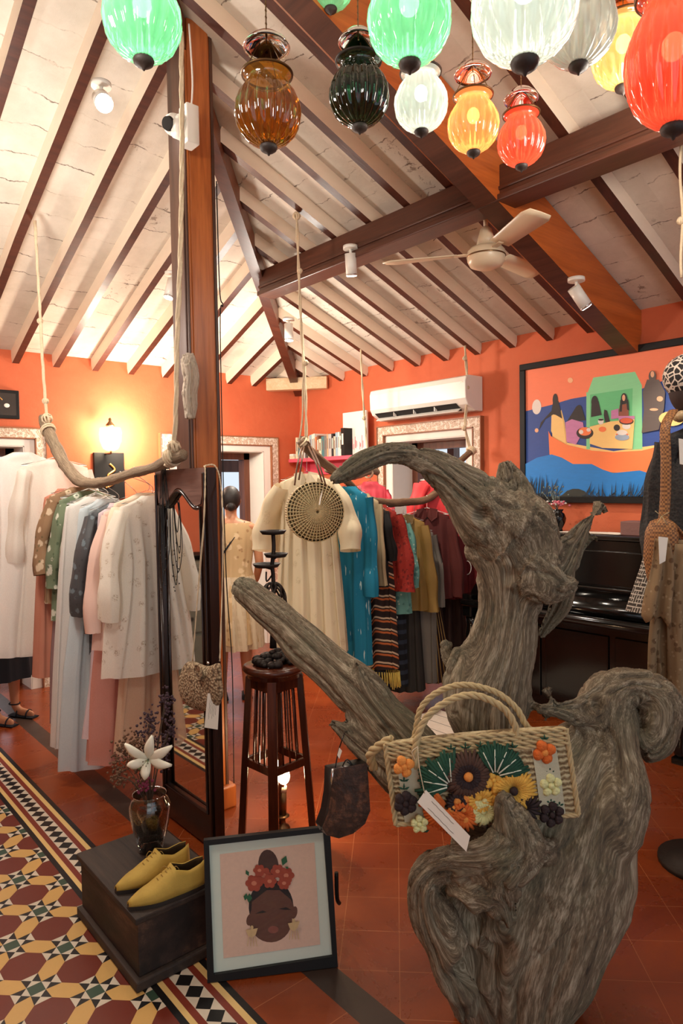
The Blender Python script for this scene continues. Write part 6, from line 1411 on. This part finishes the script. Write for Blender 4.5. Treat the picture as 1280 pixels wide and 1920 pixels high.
def fan():
    D = 3.62; c = at(911, 482, D); e = thing('ceiling_fan', tuple(c), 'cream three-bladed ceiling fan hanging under the main rafter', 'fan'); zt = zr(c.x)-.09
    MB().lathe([(.001, -.062), (.05, -.06), (.085, -.045), (.098, -.02), (.10, .0), (.098, .03), (.085, .045), (.05, .055), (.001, .058)], 40, M_fanc, c).build('motor', parent=e)
    MB().lathe([(.101, -.002), (.104, .002), (.101, .006)], 40, M_brass, c, caps=False).build('motor_band', parent=e)
    MB().lathe([(.012, .058), (.05, .06), (.042, .10), (.03, .145), (.012, .16)], 24, M_fanc, c).build('lower_cowl', parent=e)
    MB().tube([c+Vector((0, 0, .15)), Vector((c.x, c.y, zt))], .012, 12, M_fanc).build('downrod', parent=e)
    MB().lathe([(.02, -.10), (.055, -.06), (.055, .0)], 24, M_fanc, (c.x, c.y, zt)).build('canopy', parent=e)
    base = math.atan2(-CF.y, -CF.x)+R(14)
    for k in range(3):
        a = base+k*2*math.pi/3; d = Vector((math.cos(a), math.sin(a), 0)); s_ = Vector((-d.y, d.x, 0)); n = 8; V = []
        MB().bar(c+d*.08+Vector((0, 0, .02)), c+d*.17+Vector((0, 0, .02)), .03, .006, M_fanc).build('blade_bracket', parent=e)
        b = MB()
        for i in range(n+1):
            f = i/n; w_ = lerp(.052, .075, f)*(1 if i < n else .7); q = c+d*(.15+.40*f)+Vector((0, 0, .022))
            V += [q-s_*w_+Vector((0, 0, .012)), q+Vector((0, 0, .002)), q+s_*w_-Vector((0, 0, .012))]
        b.add(V, [(i*3+j, i*3+j+1, (i+1)*3+j+1, (i+1)*3+j) for i in range(n) for j in range(2)], M_fanc, True); b.build('blade', parent=e, solid=.005)
M_fanc = plain('cream_enamel', srgb(226, 208, 176), .3, var=.04)
fan()
def aircon():
    x1 = XW-.002; x0 = XW-.21; y1 = onx(697, 740, x0+.03).y; y0 = onx(872, 730, x0).y; zt = onx(872, 701, x0).z; zb = zt-.265
    e = thing('air_conditioner', ((x0+x1)/2, (y0+y1)/2, zb), 'white wall-mounted split air conditioner above the right doorway', 'air conditioner')
    pr = [(x1, zt), (x0+.05, zt), (x0+.012, zt-.012), (x0, zt-.05), (x0+.004, zb+.09), (x0+.03, zb+.045), (x0+.12, zb+.0), (x1, zb)]
    b = MB(); n = len(pr); b.add([(x, y0, z) for x, z in pr]+[(x, y1, z) for x, z in pr], [tuple(range(n))[::-1], tuple(range(n, 2*n))]+[(i, (i+1) % n, (i+1) % n+n, i+n) for i in range(n)], M_whiteplastic); b.build('casing', parent=e, bevel=.006)
    MB().add([(x0+.012, y0+.10, zb+.058), (x0+.012, y1-.05, zb+.058), (x0+.085, y1-.05, zb+.006), (x0+.085, y0+.10, zb+.006)], [(0, 1, 2, 3)], M_blackmatt).build('outlet', parent=e)
    MB().bar((x0+.055, y0+.10, zb+.014), (x0+.055, y1-.05, zb+.014), .06, .006, M_whiteplastic, up=(-.5, 0, .8)).build('louvre', parent=e)
    b = MB()
    for k in range(1, 4): y = lerp(y0+.1, y1-.05, k/4); b.box((x0+.02, y, zb+.02), (x0+.05, y+.005, zb+.055), M_whiteplastic)
    b.build('louvre_vanes', parent=e); MB().box((x0-.002, y0+.02, zt-.06), (x0+.003, y0+.045, zt-.052), M_chrome).build('badge', parent=e)
aircon()

# ================================================================ WALL LAMP, SMALL PICTURE, SHELF AND BOOKS
def wall_lamp():
    y = YW-.002; a, b_ = ony(176, 848, y-.03), ony(235, 935, y-.03)
    e = thing('wall_lamp', (a.x, y, b_.z), 'glowing glass wall lamp on a black panel with gold figure', 'wall lamp')
    MB().box((a.x, y-.03, b_.z), (b_.x, y, a.z), M_black).build('panel', parent=e, bevel=.004)
    g = MB(); cx, cz = (a.x+b_.x)/2, (a.z+b_.z)/2
    g.tube(curve([(cx-.04, y-.036, cz-.10), (cx+.03, y-.036, cz-.06), (cx-.02, y-.036, cz), (cx+.04, y-.036, cz+.05), (cx, y-.036, cz+.1)], 6), .009, 8, M_gold_); g.build('gold_figure', parent=e)
    sc_ = ony(208, 822, y-.16); MB().tube([(sc_.x, y, sc_.z-.12), (sc_.x, y-.15, sc_.z-.12), (sc_.x, y-.15, sc_.z-.09)], .008, 8, M_brass).build('bracket', parent=e)
    c = Vector((sc_.x, y-.15, sc_.z)); MB().lathe([(.03, -.10), (.06, -.085), (.085, -.02), (.09, .05), (.08, .085)], 32, M_shade, c, lobes=14, amp=.06, caps=False).build('shade', parent=e)
    MB().ball(c, .045, emis('wall_lamp_bulb', (1, .86, .66), 90), 14, 10).build('bulb', parent=e, label='very bright bulb'); MB().lathe([(.03, .0), (.035, .02), (.01, .05), (.012, .07), (.001, .08)], 16, M_brass, c+Vector((0, 0, .09))).build('cap', parent=e)
M_gold_ = plain('gilt', srgb(206, 150, 84), .4, metal=.7); M_shade = glassy('lamp_shade_glass', (.95, .92, .85), .25, .1, glow=(.95, .9, .8))
wall_lamp()
y = YW-.002; a, b_ = ony(-30, 728, y-.025), ony(37, 786, y-.025)
e = thing('small_picture', ((a.x+b_.x)/2, y, b_.z), 'small dark picture in black frame on the far left wall', 'picture')
MB().box((a.x, y-.03, b_.z), (b_.x, y, a.z), M_black).build('frame', parent=e, bevel=.004)
b = MB(); b.box((a.x+.025, y-.032, b_.z+.025), (b_.x-.025, y-.03, a.z-.025), plain('dark_print', srgb(46, 36, 28), .4, var=.5)); cx, cz = (a.x+b_.x)/2, (a.z+b_.z)/2
b.ball((cx+.03, y-.033, cz-.01), .02, M_white, 12, 8, (1, .1, .8)); b.tube([(cx-.06, y-.033, cz+.04), (cx-.02, y-.033, cz+.05), (cx, y-.033, cz+.03)], .004, 6, M_gold_); b.build('print', parent=e)
# pink shelf with books on the right wall near the corner
M_pink = plain('pink_painted_shelf', srgb(222, 84, 104), .5, var=.06)
sx0 = XW-.20; sy1 = 5.56; sy0 = onx(676, 850, sx0).y; sz = onx(600, 857, sx0).z
e = thing('pink_shelf', (XW-.1, (sy0+sy1)/2, sz), 'pink painted wall shelf carrying a row of books', 'shelf')
MB().box((sx0, sy0, sz-.035), (XW, sy1, sz), M_pink).build('board', parent=e, bevel=.003)
MB().box((XW-.02, sy0+.02, sz-.16), (XW, sy1-.02, sz-.035), M_pink).build('back_rail', parent=e)
for yy in (sy0+.08, sy1-.12): MB().add([(XW-.02, yy, sz-.15), (XW-.15, yy, sz-.036), (XW-.02, yy, sz-.036), (XW-.02, yy+.02, sz-.15), (XW-.15, yy+.02, sz-.036), (XW-.02, yy+.02, sz-.036)], [(0, 1, 2), (5, 4, 3), (0, 3, 4, 1), (1, 4, 5, 2)], M_pink).build('bracket', parent=e)
BC = [('white', (228, 222, 210)), ('grey', (120, 116, 112)), ('pale blue', (150, 176, 190)), ('cream', (226, 208, 176)), ('black', (32, 30, 32)), ('orange', (214, 120, 70)), ('tan', (190, 158, 122)), ('ivory', (236, 230, 214)), ('teal', (70, 120, 124)), ('beige', (206, 186, 160)), ('brown', (120, 84, 64)), ('silver grey', (180, 178, 174))]
yc = sy1-.10; r2 = random.Random(12); k = 0
ORN = ['first', 'second', 'third', 'fourth', 'fifth', 'sixth', 'seventh', 'eighth', 'ninth', 'tenth', 'eleventh', 'twelfth', 'thirteenth', 'fourteenth', 'fifteenth', 'sixteenth', 'seventeenth', 'eighteenth', 'nineteenth', 'twentieth', 'twenty-first', 'twenty-second']
bookm = {}
while yc > sy0+.13 and k < 22:
    nm_, col_ = BC[(k*5+3) % 12]; th = .022+.022*r2.random(); h = .17+.06*r2.random(); dp = .12+.03*r2.random()
    if nm_ not in bookm: bookm[nm_] = plain('book_'+nm_.replace(' ', '_'), srgb(*col_), .6, var=.05)
    x0 = sx0+.02; e = thing('book', (x0+dp/2, yc-th/2, sz), '%s book, %s from the left in the row on the pink shelf' % (nm_, ORN[k]), 'book', 'books on the pink shelf')
    b = MB(); b.box((x0, yc-th, sz), (x0+dp, yc-th+.003, sz+h), bookm[nm_]); b.box((x0, yc-.003, sz), (x0+dp, yc, sz+h), bookm[nm_]); b.box((x0-.002, yc-th, sz), (x0+.002, yc, sz+h), bookm[nm_]); b.build('cover', parent=e)
    MB().box((x0+.002, yc-th+.003, sz+.004), (x0+dp-.004, yc-.003, sz+h-.004), M_paper).build('pages', parent=e)
    b = MB(); b.box((x0-.003, yc-th*.7, sz+h*.35), (x0-.0015, yc-th*.3, sz+h*.8), M_ink if sum(col_) > 300 else M_paper); b.build('spine_title', parent=e)
    yc -= th+.002; k += 1
ya = yc-.004
e = thing('book', (sx0+.08, ya-.02, sz), 'tall thick black box file ending the row of books', 'book', 'books on the pink shelf'); MB().box((sx0, ya-.045, sz), (sx0+.16, ya, sz+.25), M_black).build('cover', parent=e); MB().box((sx0-.002, ya-.034, sz+.10), (sx0, ya-.012, sz+.2), M_paper).build('label_strip', parent=e)
for j, (lb, dz) in enumerate((('lower', 0), ('upper', .026))): MB().box((sx0+.01, sy1-.085+dz*.6, sz+dz), (sx0+.15, sy1-.005, sz+dz+.024), M_paper if j else bookm['cream']).build('book', label='%s of two pale books lying flat at the left shelf end' % lb, cat='book', group='flat books on the pink shelf')
# white art board standing on the shelf
pa, pb, pc, pd = onx(648, 773, XW-.07), onx(690, 772, XW-.05), onx(690, 842, XW-.11), onx(645, 850, XW-.11)
e = thing('art_board', tuple((pc+pd)/2), 'white art board with pink brushed sketch standing above the books', 'picture')
y0_, y1_ = onx(690, 810, XW-.08).y, onx(646, 810, XW-.08).y; zt_ = onx(668, 772, XW-.08).z
MB().box((XW-.10, y0_, sz+.0), (XW-.08, y1_, zt_), M_white).build('board', parent=e); b = MB(); r2 = random.Random(8)
for q in range(14): yy = lerp(y0_+.03, y1_-.05, r2.random()); b.box((XW-.1012, yy, sz+.05+.03*r2.random()), (XW-.1, yy+.006, sz+.10+.08*r2.random()), M_pink)
b.build('brush_marks', parent=e, label='pink brush marks')

# ================================================================ BOAT PAINTING
def painting():
    xo = XW-.045; xi = XW-.03; y_l = onx(973.5, 800, xo).y; y_r = 1.20; zt = onx(973, 684, xo).z; zb = onx(976, 942, xo).z
    e = thing('boat_painting', (XW-.02, (y_l+y_r)/2, zb), 'large black framed painting of figures sharing a meal in an orange boat', 'picture'); fw = .045
    b = MB(); b.box((xo, y_r, zt-fw), (XW, y_l, zt), M_black); b.box((xo, y_r, zb), (XW, y_l, zb+fw), M_black); b.box((xo, y_l-fw, zb+fw), (XW, y_l, zt-fw), M_black); b.box((xo, y_r, zb+fw), (XW, y_r+fw, zt-fw), M_black); b.build('frame', parent=e, bevel=.004)
    mm = {}
    def pm(nm_, c, var=.14):
        if nm_ not in mm: mm[nm_] = plain('painted_'+nm_, srgb(*c), .55, var=var, scale=30, stretch=(1, .6, 3))
        return mm[nm_]
    b = MB(); lv = [0.0]; I = lambda x, y: onx(x, y, xi)
    def cl(p): return Vector((xi-lv[0], max(y_r+fw, min(y_l-fw, p.y)), max(zb+fw, min(zt-fw, p.z))))
    def poly(pts, m): lv[0] += .0002; b.quad([cl(I(*p)) for p in pts], m)
    def ell(cx, cy, rx, ry, m, n=18, rot=0): c_, s_ = math.cos(rot), math.sin(rot); poly([(cx+rx*math.cos(2*math.pi*i/n)*c_-ry*math.sin(2*math.pi*i/n)*s_, cy+rx*math.cos(2*math.pi*i/n)*s_+ry*math.sin(2*math.pi*i/n)*c_) for i in range(n)], m)
    OR = pm('sky_orange', (250, 132, 92), .05); BL = pm('deep_blue', (44, 76, 150)); WB = pm('wave_blue', (28, 126, 206)); BO = pm('boat_orange', (252, 130, 72), .05); GN_ = pm('mint_green', (140, 218, 158), .06); GN2 = pm('mint_dark', (104, 200, 134), .06)
    BK = pm('charcoal', (44, 36, 36), .3); CR_ = pm('cream', (252, 208, 130), .04); PU = pm('lilac', (204, 130, 176)); BR = pm('brown_skin', (150, 84, 62)); WH = pm('moon_white', (236, 226, 216), .03); HL = pm('hill_black', (46, 50, 44)); RD = pm('bean_red', (222, 96, 58)); DKB = pm('reed_black', (24, 44, 62)); SK = pm('light_skin', (240, 180, 140), .04)
    b.quad([(xi, y_r+.02, zb+.02), (xi, y_l-.02, zb+.02), (xi, y_l-.02, zt-.02), (xi, y_r+.02, zt-.02)], OR)
    poly([(960, 778), (984, 771), (1030, 760), (1070, 748), (1110, 741), (1140, 740), (1200, 730), (1240, 715), (1300, 700), (1420, 690), (1420, 1000), (960, 1000)], BL)
    poly([(1035, 810), (1045, 786), (1052, 768), (1058, 790), (1063, 830), (1150, 846), (1260, 830), (1300, 780), (1420, 760), (1420, 900), (1035, 900)], CR_)
    poly([(1100, 740), (1112, 708), (1190, 697), (1203, 722), (1204, 842), (1183, 843), (1183, 760), (1106, 768), (1106, 842), (1099, 842), (1099, 740)], GN_); poly([(1106, 740), (1186, 728), (1186, 790), (1106, 800)], GN2); poly([(1099, 735), (1106, 738), (1106, 842), (1099, 842)], GN_); poly([(1186, 726), (1203, 722), (1204, 842), (1183, 843)], GN_)
    ell(1006, 763, 8.5, 14, WH, 20, .05); ell(1069, 713, 5, 5, pm('peach', (252, 190, 140), .03)); ell(1006, 807, 3.5, 4, SK)
    poly([(1034, 775), (1048, 766), (1056, 788), (1062, 834), (1040, 822), (1033, 808)], CR_)
    poly([(1010, 806), (1014, 792), (1036, 768), (1050, 762), (1046, 772), (1022, 786), (1014, 800)], BK); ell(1041, 750, 5, 12, BK); poly([(1037, 752), (1047, 752), (1054, 785), (1042, 778), (1033, 776)], BK)
    ell(1084, 770, 7, 11, BK, rot=.3); poly([(1078, 766), (1092, 768), (1098, 788), (1062, 792), (1068, 782)], BK); poly([(1060, 792), (1072, 786), (1093, 792), (1095, 806), (1080, 834), (1062, 828)], PU)
    ell(1115, 754, 6.5, 12, BK); poly([(1109, 756), (1122, 752), (1128, 778), (1108, 782)], BK); poly([(1106, 783), (1132, 779), (1134, 792), (1106, 800)], GN2)
    poly([(1133, 768), (1138, 770), (1146, 800), (1146, 808), (1122, 833), (1114, 834), (1118, 826), (1138, 804), (1132, 778)], BK)
    ell(1170, 748, 6, 11, BK); ell(1169.5, 746, 3, 6, SK); poly([(1162, 760), (1178, 756), (1179, 780), (1160, 780)], BR); poly([(1163, 750), (1167, 750), (1166, 772), (1162, 772)], BK); poly([(1174, 748), (1178, 750), (1180, 770), (1176, 768)], BK); poly([(1146, 770), (1160, 766), (1160, 784), (1146, 786)], PU); poly([(1160, 780), (1190, 780), (1190, 786), (1160, 788)], PU)
    poly([(1106, 800), (1146, 790), (1190, 786), (1186, 842), (1130, 840), (1106, 832)], CR_)
    ell(1097, 812, 16, 11, BK, 20); ell(1097, 809, 12, 8, BO, 18); ell(1090, 810, 4, 4, WH); ell(1104, 806, 4, 3.5, WH); ell(1127, 790, 5.5, 6, WH); ell(1127, 787, 5, 2, BK); ell(1130, 805, 7, 5, BO); ell(1157, 802, 6, 6, BK); ell(1175, 799, 8, 6, WH); ell(1175, 790, 13.5, 6.5, BK); ell(1175, 789, 12, 5.2, RD); ell(1167, 817, 13, 9, WH); ell(1167, 815, 12, 4, BO); ell(1167, 820, 13.5, 6, pm('bowl_blue', (160, 176, 196))); ell(1167, 811, 10, 5, WH)
    poly([(1029, 808), (1034, 818), (1063, 834), (1110, 845), (1150, 848), (1204, 845), (1280, 826), (1360, 790), (1360, 900), (1034, 878), (1031, 850)], BO)
    poly([(960, 900), (984, 870), (1008, 858), (1035, 852), (1054, 858), (1075, 870), (1110, 870), (1130, 880), (1150, 887), (1200, 882), (1260, 900), (1420, 890), (1420, 1000), (960, 1000)], WB)
    ell(992, 938, 16, 34, HL); ell(1016, 942, 14, 18, HL); ell(1080, 948, 32, 32, HL)
    BG = pm('dark_grey_figure', (96, 84, 80), .12); ell(1224, 706, 7, 11, BG); ell(1224, 702, 3.5, 6, SK); poly([(1214, 712), (1236, 712), (1248, 735), (1246, 765), (1236, 806), (1204, 812), (1208, 770), (1206, 735)], BG); ell(1238, 748, 6, 5, SK); ell(1227, 768, 8, 2.5, SK); ell(1260, 785, 24, 14, CR_)
    r2 = random.Random(4)
    for x0 in list(range(985, 1050, 5))+list(range(1095, 1210, 6)):
        for k in range(2):
            hh = 18+30*r2.random() if x0 < 1050 else 16+26*r2.random(); ln = -10+26*r2.random(); yb = 928+r2.random()*14 if x0 < 1050 else 942; poly([(x0-1.2, yb), (x0+1.2, yb), (x0+ln*.6+.8, yb-hh*.6), (x0+ln, yb-hh), (x0+ln*.5-1, yb-hh*.55)], DKB)
    b.build('canvas', parent=e, label='painted canvas with boat, waves and reeds')
painting()

# ================================================================ PIANO
M_piano = plain('black_piano_lacquer', (.004, .0036, .0033), .14, var=.2, bump=.04)
def piano():
    xf = XW-.30; y1 = 3.12; y0 = 1.55; zt = onx(1022, 998, xf+.0).z
    e = thing('upright_piano', (XW-.3, (y0+y1)/2, 0), 'glossy black upright piano under the boat painting', 'piano')
    MB().box((xf, y0, .02), (XW-.03, y1, zt-.03), M_piano).build('case', parent=e, bevel=.006)
    MB().box((xf-.03, y0-.02, zt-.03), (XW-.02, y1+.02, zt), M_piano).build('lid', parent=e, bevel=.008)
    P = lambda y_: onx(1110, y_, xf-.01).z
    z1 = P(1032); z2 = P(1096)
    MB().box((xf-.015, y0+.03, z2), (xf, y1-.03, z1), M_piano).build('upper_panel', parent=e, bevel=.005)
    MB().box((xf-.03, y0+.03, z2-.03), (xf, y1-.03, z2-.01), M_piano).build('music_rail', parent=e, bevel=.006)
    zk = .74; xk = xf-.20
    b = MB(); b.box((xk, y0+.02, zk-.05), (xf, y1-.02, zk), M_piano); b.tube([(xk, y0+.02, zk-.02), (xk, y1-.02, zk-.02)], .03, 16, M_piano); b.build('key_bed', parent=e, bevel=.004)
    b = MB(); n = 10; pr = [(xf, zk+.13), (xf-.05, zk+.125), (xf-.11, zk+.10), (xf-.15, zk+.06), (xf-.17, zk+.01), (xf, zk+.0)]; m_ = len(pr)
    b.add([(x, y0+.06, z) for x, z in pr]+[(x, y1-.06, z) for x, z in pr], [tuple(range(m_))[::-1], tuple(range(m_, 2*m_))]+[(i, (i+1) % m_, (i+1) % m_+m_, i+m_) for i in range(m_)], M_piano, True); b.build('fallboard', parent=e)
    for yy in (y0+.02, y1-.10):
        MB().box((xk-.01, yy, zk-.12), (xf, yy+.08, zk+.04), M_piano).build('cheek', parent=e, bevel=.01)
        MB().lathe([(.035, .03), (.045, .06), (.03, .12), (.04, .3), (.05, .5), (.04, .56), (.05, .62)], 20, M_piano, (xk+.05, yy+.04, 0)).build('leg', parent=e)
        MB().box((xk, yy, .0), (xf, yy+.08, .035), M_piano).build('foot', parent=e, bevel=.005)
    for j in range(3): yy = lerp(y0+.06, y1-.06, j/3); MB().box((xf-.012, yy+.02, .12), (xf, yy+(y1-y0-.12)/3-.02, .60), M_piano).build('lower_panel', parent=e, bevel=.006)
    return xf, y0, y1, zt
PX = piano(); PT = PX[3]
vc = onx(1045, 996, XW-.2); vc.z = PT; e = thing('flower_vase', tuple(vc), 'glossy black vase with small pink and grey flowers on the piano', 'vase')
MB().lathe([(.028, 0), (.034, .005), (.03, .02), (.05, .06), (.056, .09), (.045, .12), (.03, .132), (.04, .15)], 28, M_piano, vc).build('vase_body', parent=e)
b = MB(); r2 = random.Random(6); M_fpink = plain('pink_petals', srgb(214, 112, 130), .7); M_fgrey = plain('grey_leaves', srgb(110, 124, 118), .7)
for k in range(40): b.ball(vc+Vector((r2.gauss(0, .022), r2.gauss(0, .03), .175+.03*r2.random())), .009, M_fpink if k % 3 else M_whiteplastic, 6, 4, (1, 1, .7))
b.build('pink_blossoms', parent=e, kind='stuff'); b = MB()
for k in range(34): p = vc+Vector((r2.gauss(0, .02), r2.gauss(.02, .035), .22+.09*r2.random())); b.ball(p, .0065, M_fgrey, 5, 4)
for k in range(8): b.tube([vc+Vector((0, 0, .14)), vc+Vector((r2.gauss(0, .02), r2.gauss(.02, .03), .27))], .002, 5, M_fgrey)
b.build('grey_sprigs', parent=e, kind='stuff')
b0 = onx(1180, 1000, XW-.22); MB().box((b0.x-.03, b0.y-.09, PT), (b0.x+.11, b0.y+.045, PT+.085), plain('mauve_box', srgb(120, 84, 78), .8, bump=.4)).build('keepsake_box', label='dull mauve box at the right of the piano top', cat='box', bevel=.004)
for k, (px_, w_, ang_, lab) in enumerate(((1000, .10, .1, 'leftmost white card lying on the piano beside the vase'), (1078, .16, -.2, 'white papers on the piano right of the vase'), (1118, .20, .12, 'large white sheet on the piano beside the driftwood horn'), (1150, .16, -.1, 'white sheet on the piano next to the mauve box'))):
    q = onx(px_, 999, XW-.2); mt = Matrix.Translation((q.x, q.y, PT+.0015+k*.0008)) @ Matrix.Rotation(ang_, 4, 'Z'); MB().box((-.07, -w_/2, 0), (.07, w_/2, .0025), M_paper, mt).build('paper_sheet', label=lab, cat='paper')
# dark stool and dark cabinet beside the piano, seen between the legs of the branches
# ================================================================ DRESS FORM AT THE RIGHT EDGE
def dress_form():
    D = 2.7; c = at(1322, 900, D); g = Vector((c.x, c.y, 0)); e = thing('dress_form', tuple(g), 'dark dress form with patterned turban head at the right edge', 'mannequin')
    M_fb = plain('form_fabric', srgb(52, 34, 28), .7); Z = lambda y: at(1322, y, D).z
    MB().lathe([(.10, Z(1120)), (.12, Z(1060)), (.10, Z(985)), (.125, Z(900)), (.13, Z(845)), (.09, Z(812)), (.045, Z(795)), (.04, Z(765))], 28, M_fb, g).build('torso', parent=e)
    MB().tube([g+Vector((0, 0, .03)), g+Vector((0, 0, Z(1120)))], .02, 12, M_iron).build('pole', parent=e); MB().lathe([(.17, 0), (.17, .02), (.03, .04)], 28, M_iron, g).build('base', parent=e)
    hc = at(1292, 728, D); MB().ball(hc, .085, M_fb, 24, 16, (.9, .9, 1.2)).build('head', parent=e)
    t = NT('turban_print'); v = t.coord(); ed = t.vor(v, 40, 'DISTANCE_TO_EDGE', 0); M_tur = t.fin(t.mix(t.math('LESS_THAN', ed, .09), srgb(24, 20, 20), srgb(214, 200, 184)), .7)
    MB().ball(hc+Vector((0, 0, .045)), .098, M_tur, 28, 18, (1, 1, .95)).build('turban', parent=e, label='black and white patterned turban')
    nk = at(1296, 780, D-.02); b = MB()
    for k in range(9): a = k/9*6.28; b.ball(nk+CR*.05*math.cos(a)+CF*.05*math.sin(a), .02, plain('shell_necklace', srgb(176, 150, 110), .4) if k == 0 else bpy.data.materials['shell_necklace'], 10, 8)
    b.build('bead_necklace', parent=e)
    return g, D
DG, DD_ = dress_form()
t = NT('black_lace'); v = t.coord(); vo = t.vor(v, 75, 'F1', 0); n = t.noise(v, 30, 3, .6); t.bump(vo, .6, .003)
M_lace = t.fin(t.ramp(t.math('ADD', vo, t.math('MULTIPLY', n, .2)), [(.35, srgb(14, 11, 10)), (.62, srgb(40, 33, 28)), (.8, srgb(18, 14, 13))]), .7)
C_gridw = cloth_mat('white_crosshatch', 'grid', srgb(70, 62, 54), srgb(206, 198, 184)); C_tan = cloth_mat('tan_mottled_scarf', 'floral', srgb(150, 122, 88), srgb(112, 84, 56), srgb(178, 152, 118), sc=2.0)
garment('blouse', 'black lace blouse on the dress form at the right edge', 'blouse', at(1322, 795, DD_), -41, .185, [(.25, .17, .11), (.5, .18, .12), (.70, .19, .12)], M_lace, (.45, .03, .05, .045), hang=False, folds=6, amp=.006)
garment('skirt', 'white crosshatched skirt under the black lace blouse', 'skirt', at(1300, 925, DD_+.04), -41, .11, [(.15, .17, .12), (.3, .21, .13), (.47, .265, .14)], C_gridw, None, hang=False, folds=7, amp=.012)
def woven_bag():
    D = 2.42; c = at(1262, 1000, D); e = thing('woven_shoulder_bag', tuple(c), 'brown woven shoulder bag with long strap over the lace blouse', 'handbag')
    MB().tube(curve([at(1262, 770, D+.1), at(1247, 800, D+.02), at(1248, 860, D), at(1247, 930, D), at(1243, 980, D)], 6), .018, 10, M_cane, squash=.35).build('strap', parent=e)
    MB().tube(curve([at(1243, 972, D), at(1240, 1000, D), at(1236, 1060, D+.01), at(1238, 1130, D+.03)], 5), [.012, .03, .045, .05, .055, .06, .06, .06, .06, .06, .055, .05, .045, .03, .02, .01][:16], 14, M_cane, squash=.5).build('body', parent=e)
    MB().tube(curve([at(1243, 975, D), at(1262, 985, D), at(1290, 1020, D+.02)], 5), .022, 10, M_cane, squash=.4).build('side_panel', parent=e)
    b = MB()
    for dx_, dy_ in ((-12, -10), (14, -8), (-8, 14), (10, 16)): b.tube([at(1240, 968, D-.04), at(1240+dx_, 968+dy_, D-.045)], .0014, 5, M_straw2)
    b.build('raffia_knot', parent=e)
    price_tag(None, [(1234, 1006), (1252, 1008), (1247, 1052), (1236, 1058)], D-.09, 'blank cream tag tied to the brown woven shoulder bag')
    price_tag(None, [(1272, 822), (1284, 824), (1284, 872), (1274, 870)], D+.0, 'white paper tag at the neck of the black lace blouse')
t = NT('woven_cane'); v = t.coord(rot=(0, 0, .785)); wv = t.N('ShaderNodeTexChecker', {'Vector': v, 'Scale': 130.0}).outputs[1]; t.bump(wv, .6, .003); M_cane = t.fin(t.mix(wv, srgb(104, 64, 32), srgb(164, 112, 62)), .6)
woven_bag()
def scarf():
    D = 2.38; P0 = at(1258, 1012, D); e = thing('draped_scarf', tuple(P0), 'tan mottled layered wrap hanging below the woven shoulder bag', 'scarf')
    dx, dn = CR.copy(), Vector((CF.x, CF.y, 0)).normalized(); r2 = random.Random(3)
    for k, (cx, w0, w1, y0, y1, dd) in enumerate(((1240, 12, 30, 1010, 1165, -.02), (1262, 22, 52, 1012, 1290, .02), (1236, 10, 22, 1150, 1260, .04), (1285, 20, 34, 1020, 1320, -.01))):
        b = MB(); V = []; n, m_ = 22, 14
        for i in range(n+1):
            f = i/n; y = lerp(y0, y1, f); w_ = lerp(w0, w1, f**.7)
            for j in range(m_+1):
                g = -1+2*j/m_; q = at(cx+g*w_+4*math.sin(f*5+k), y+(10*math.sin(j*1.4+k) if i == n else 0)+g*8*f, D+dd); V.append(q+dn*(.018*math.sin(g*6+k*2+f*2)*(.3+f)))
        b.add(V, [(i*(m_+1)+j, i*(m_+1)+j+1, (i+1)*(m_+1)+j+1, (i+1)*(m_+1)+j) for i in range(n) for j in range(m_)], C_tan, True); b.build('layer', parent=e, solid=.002)
scarf()

# ================================================================ SIDEBOARD SEEN IN THE MIRROR
def sideboard():
    x0, x1 = -1.1, .38; y1 = YW-.01; y0 = y1-.48; e = thing('sideboard', ((x0+x1)/2, (y0+y1)/2, 0), 'grey green chest of drawers by the far left wall, seen only in the mirror', 'cabinet')
    M_sb = plain('grey_green_paint', srgb(106, 100, 84), .6, var=.2); MB().box((x0, y0, 0), (x1, y1, .88), M_sb).build('body', parent=e, bevel=.004); MB().box((x0-.03, y0-.03, .88), (x1+.03, y1, .93), M_sb).build('top', parent=e, bevel=.005)
    for r_ in range(3):
        for c_ in range(2):
            a = x0+.05+c_*(x1-x0-.05)/2; bb = a+(x1-x0-.15)/2; d = MB().box((a, y0-.018, .08+r_*.265), (bb, y0, .31+r_*.265), M_sb).build('drawer', parent=e, bevel=.004)
            for q in (.25, .75): MB().ball((lerp(a, bb, q), y0-.03, .20+r_*.265), .016, M_iron, 12, 8).build('knob', parent=d)
    for k, (xx, lab) in enumerate(((-.05, 'shallow dark dish on the grey green sideboard'), (-.55, 'second shallow dark dish at the left of the sideboard'))): MB().lathe([(.03, 0), (.05, .01), (.16, .045), (.165, .05), (.15, .045), (.03, .012)], 28, M_iron, (xx, y0+.22, .93)).build('dish', label=lab, cat='dish')
sideboard()
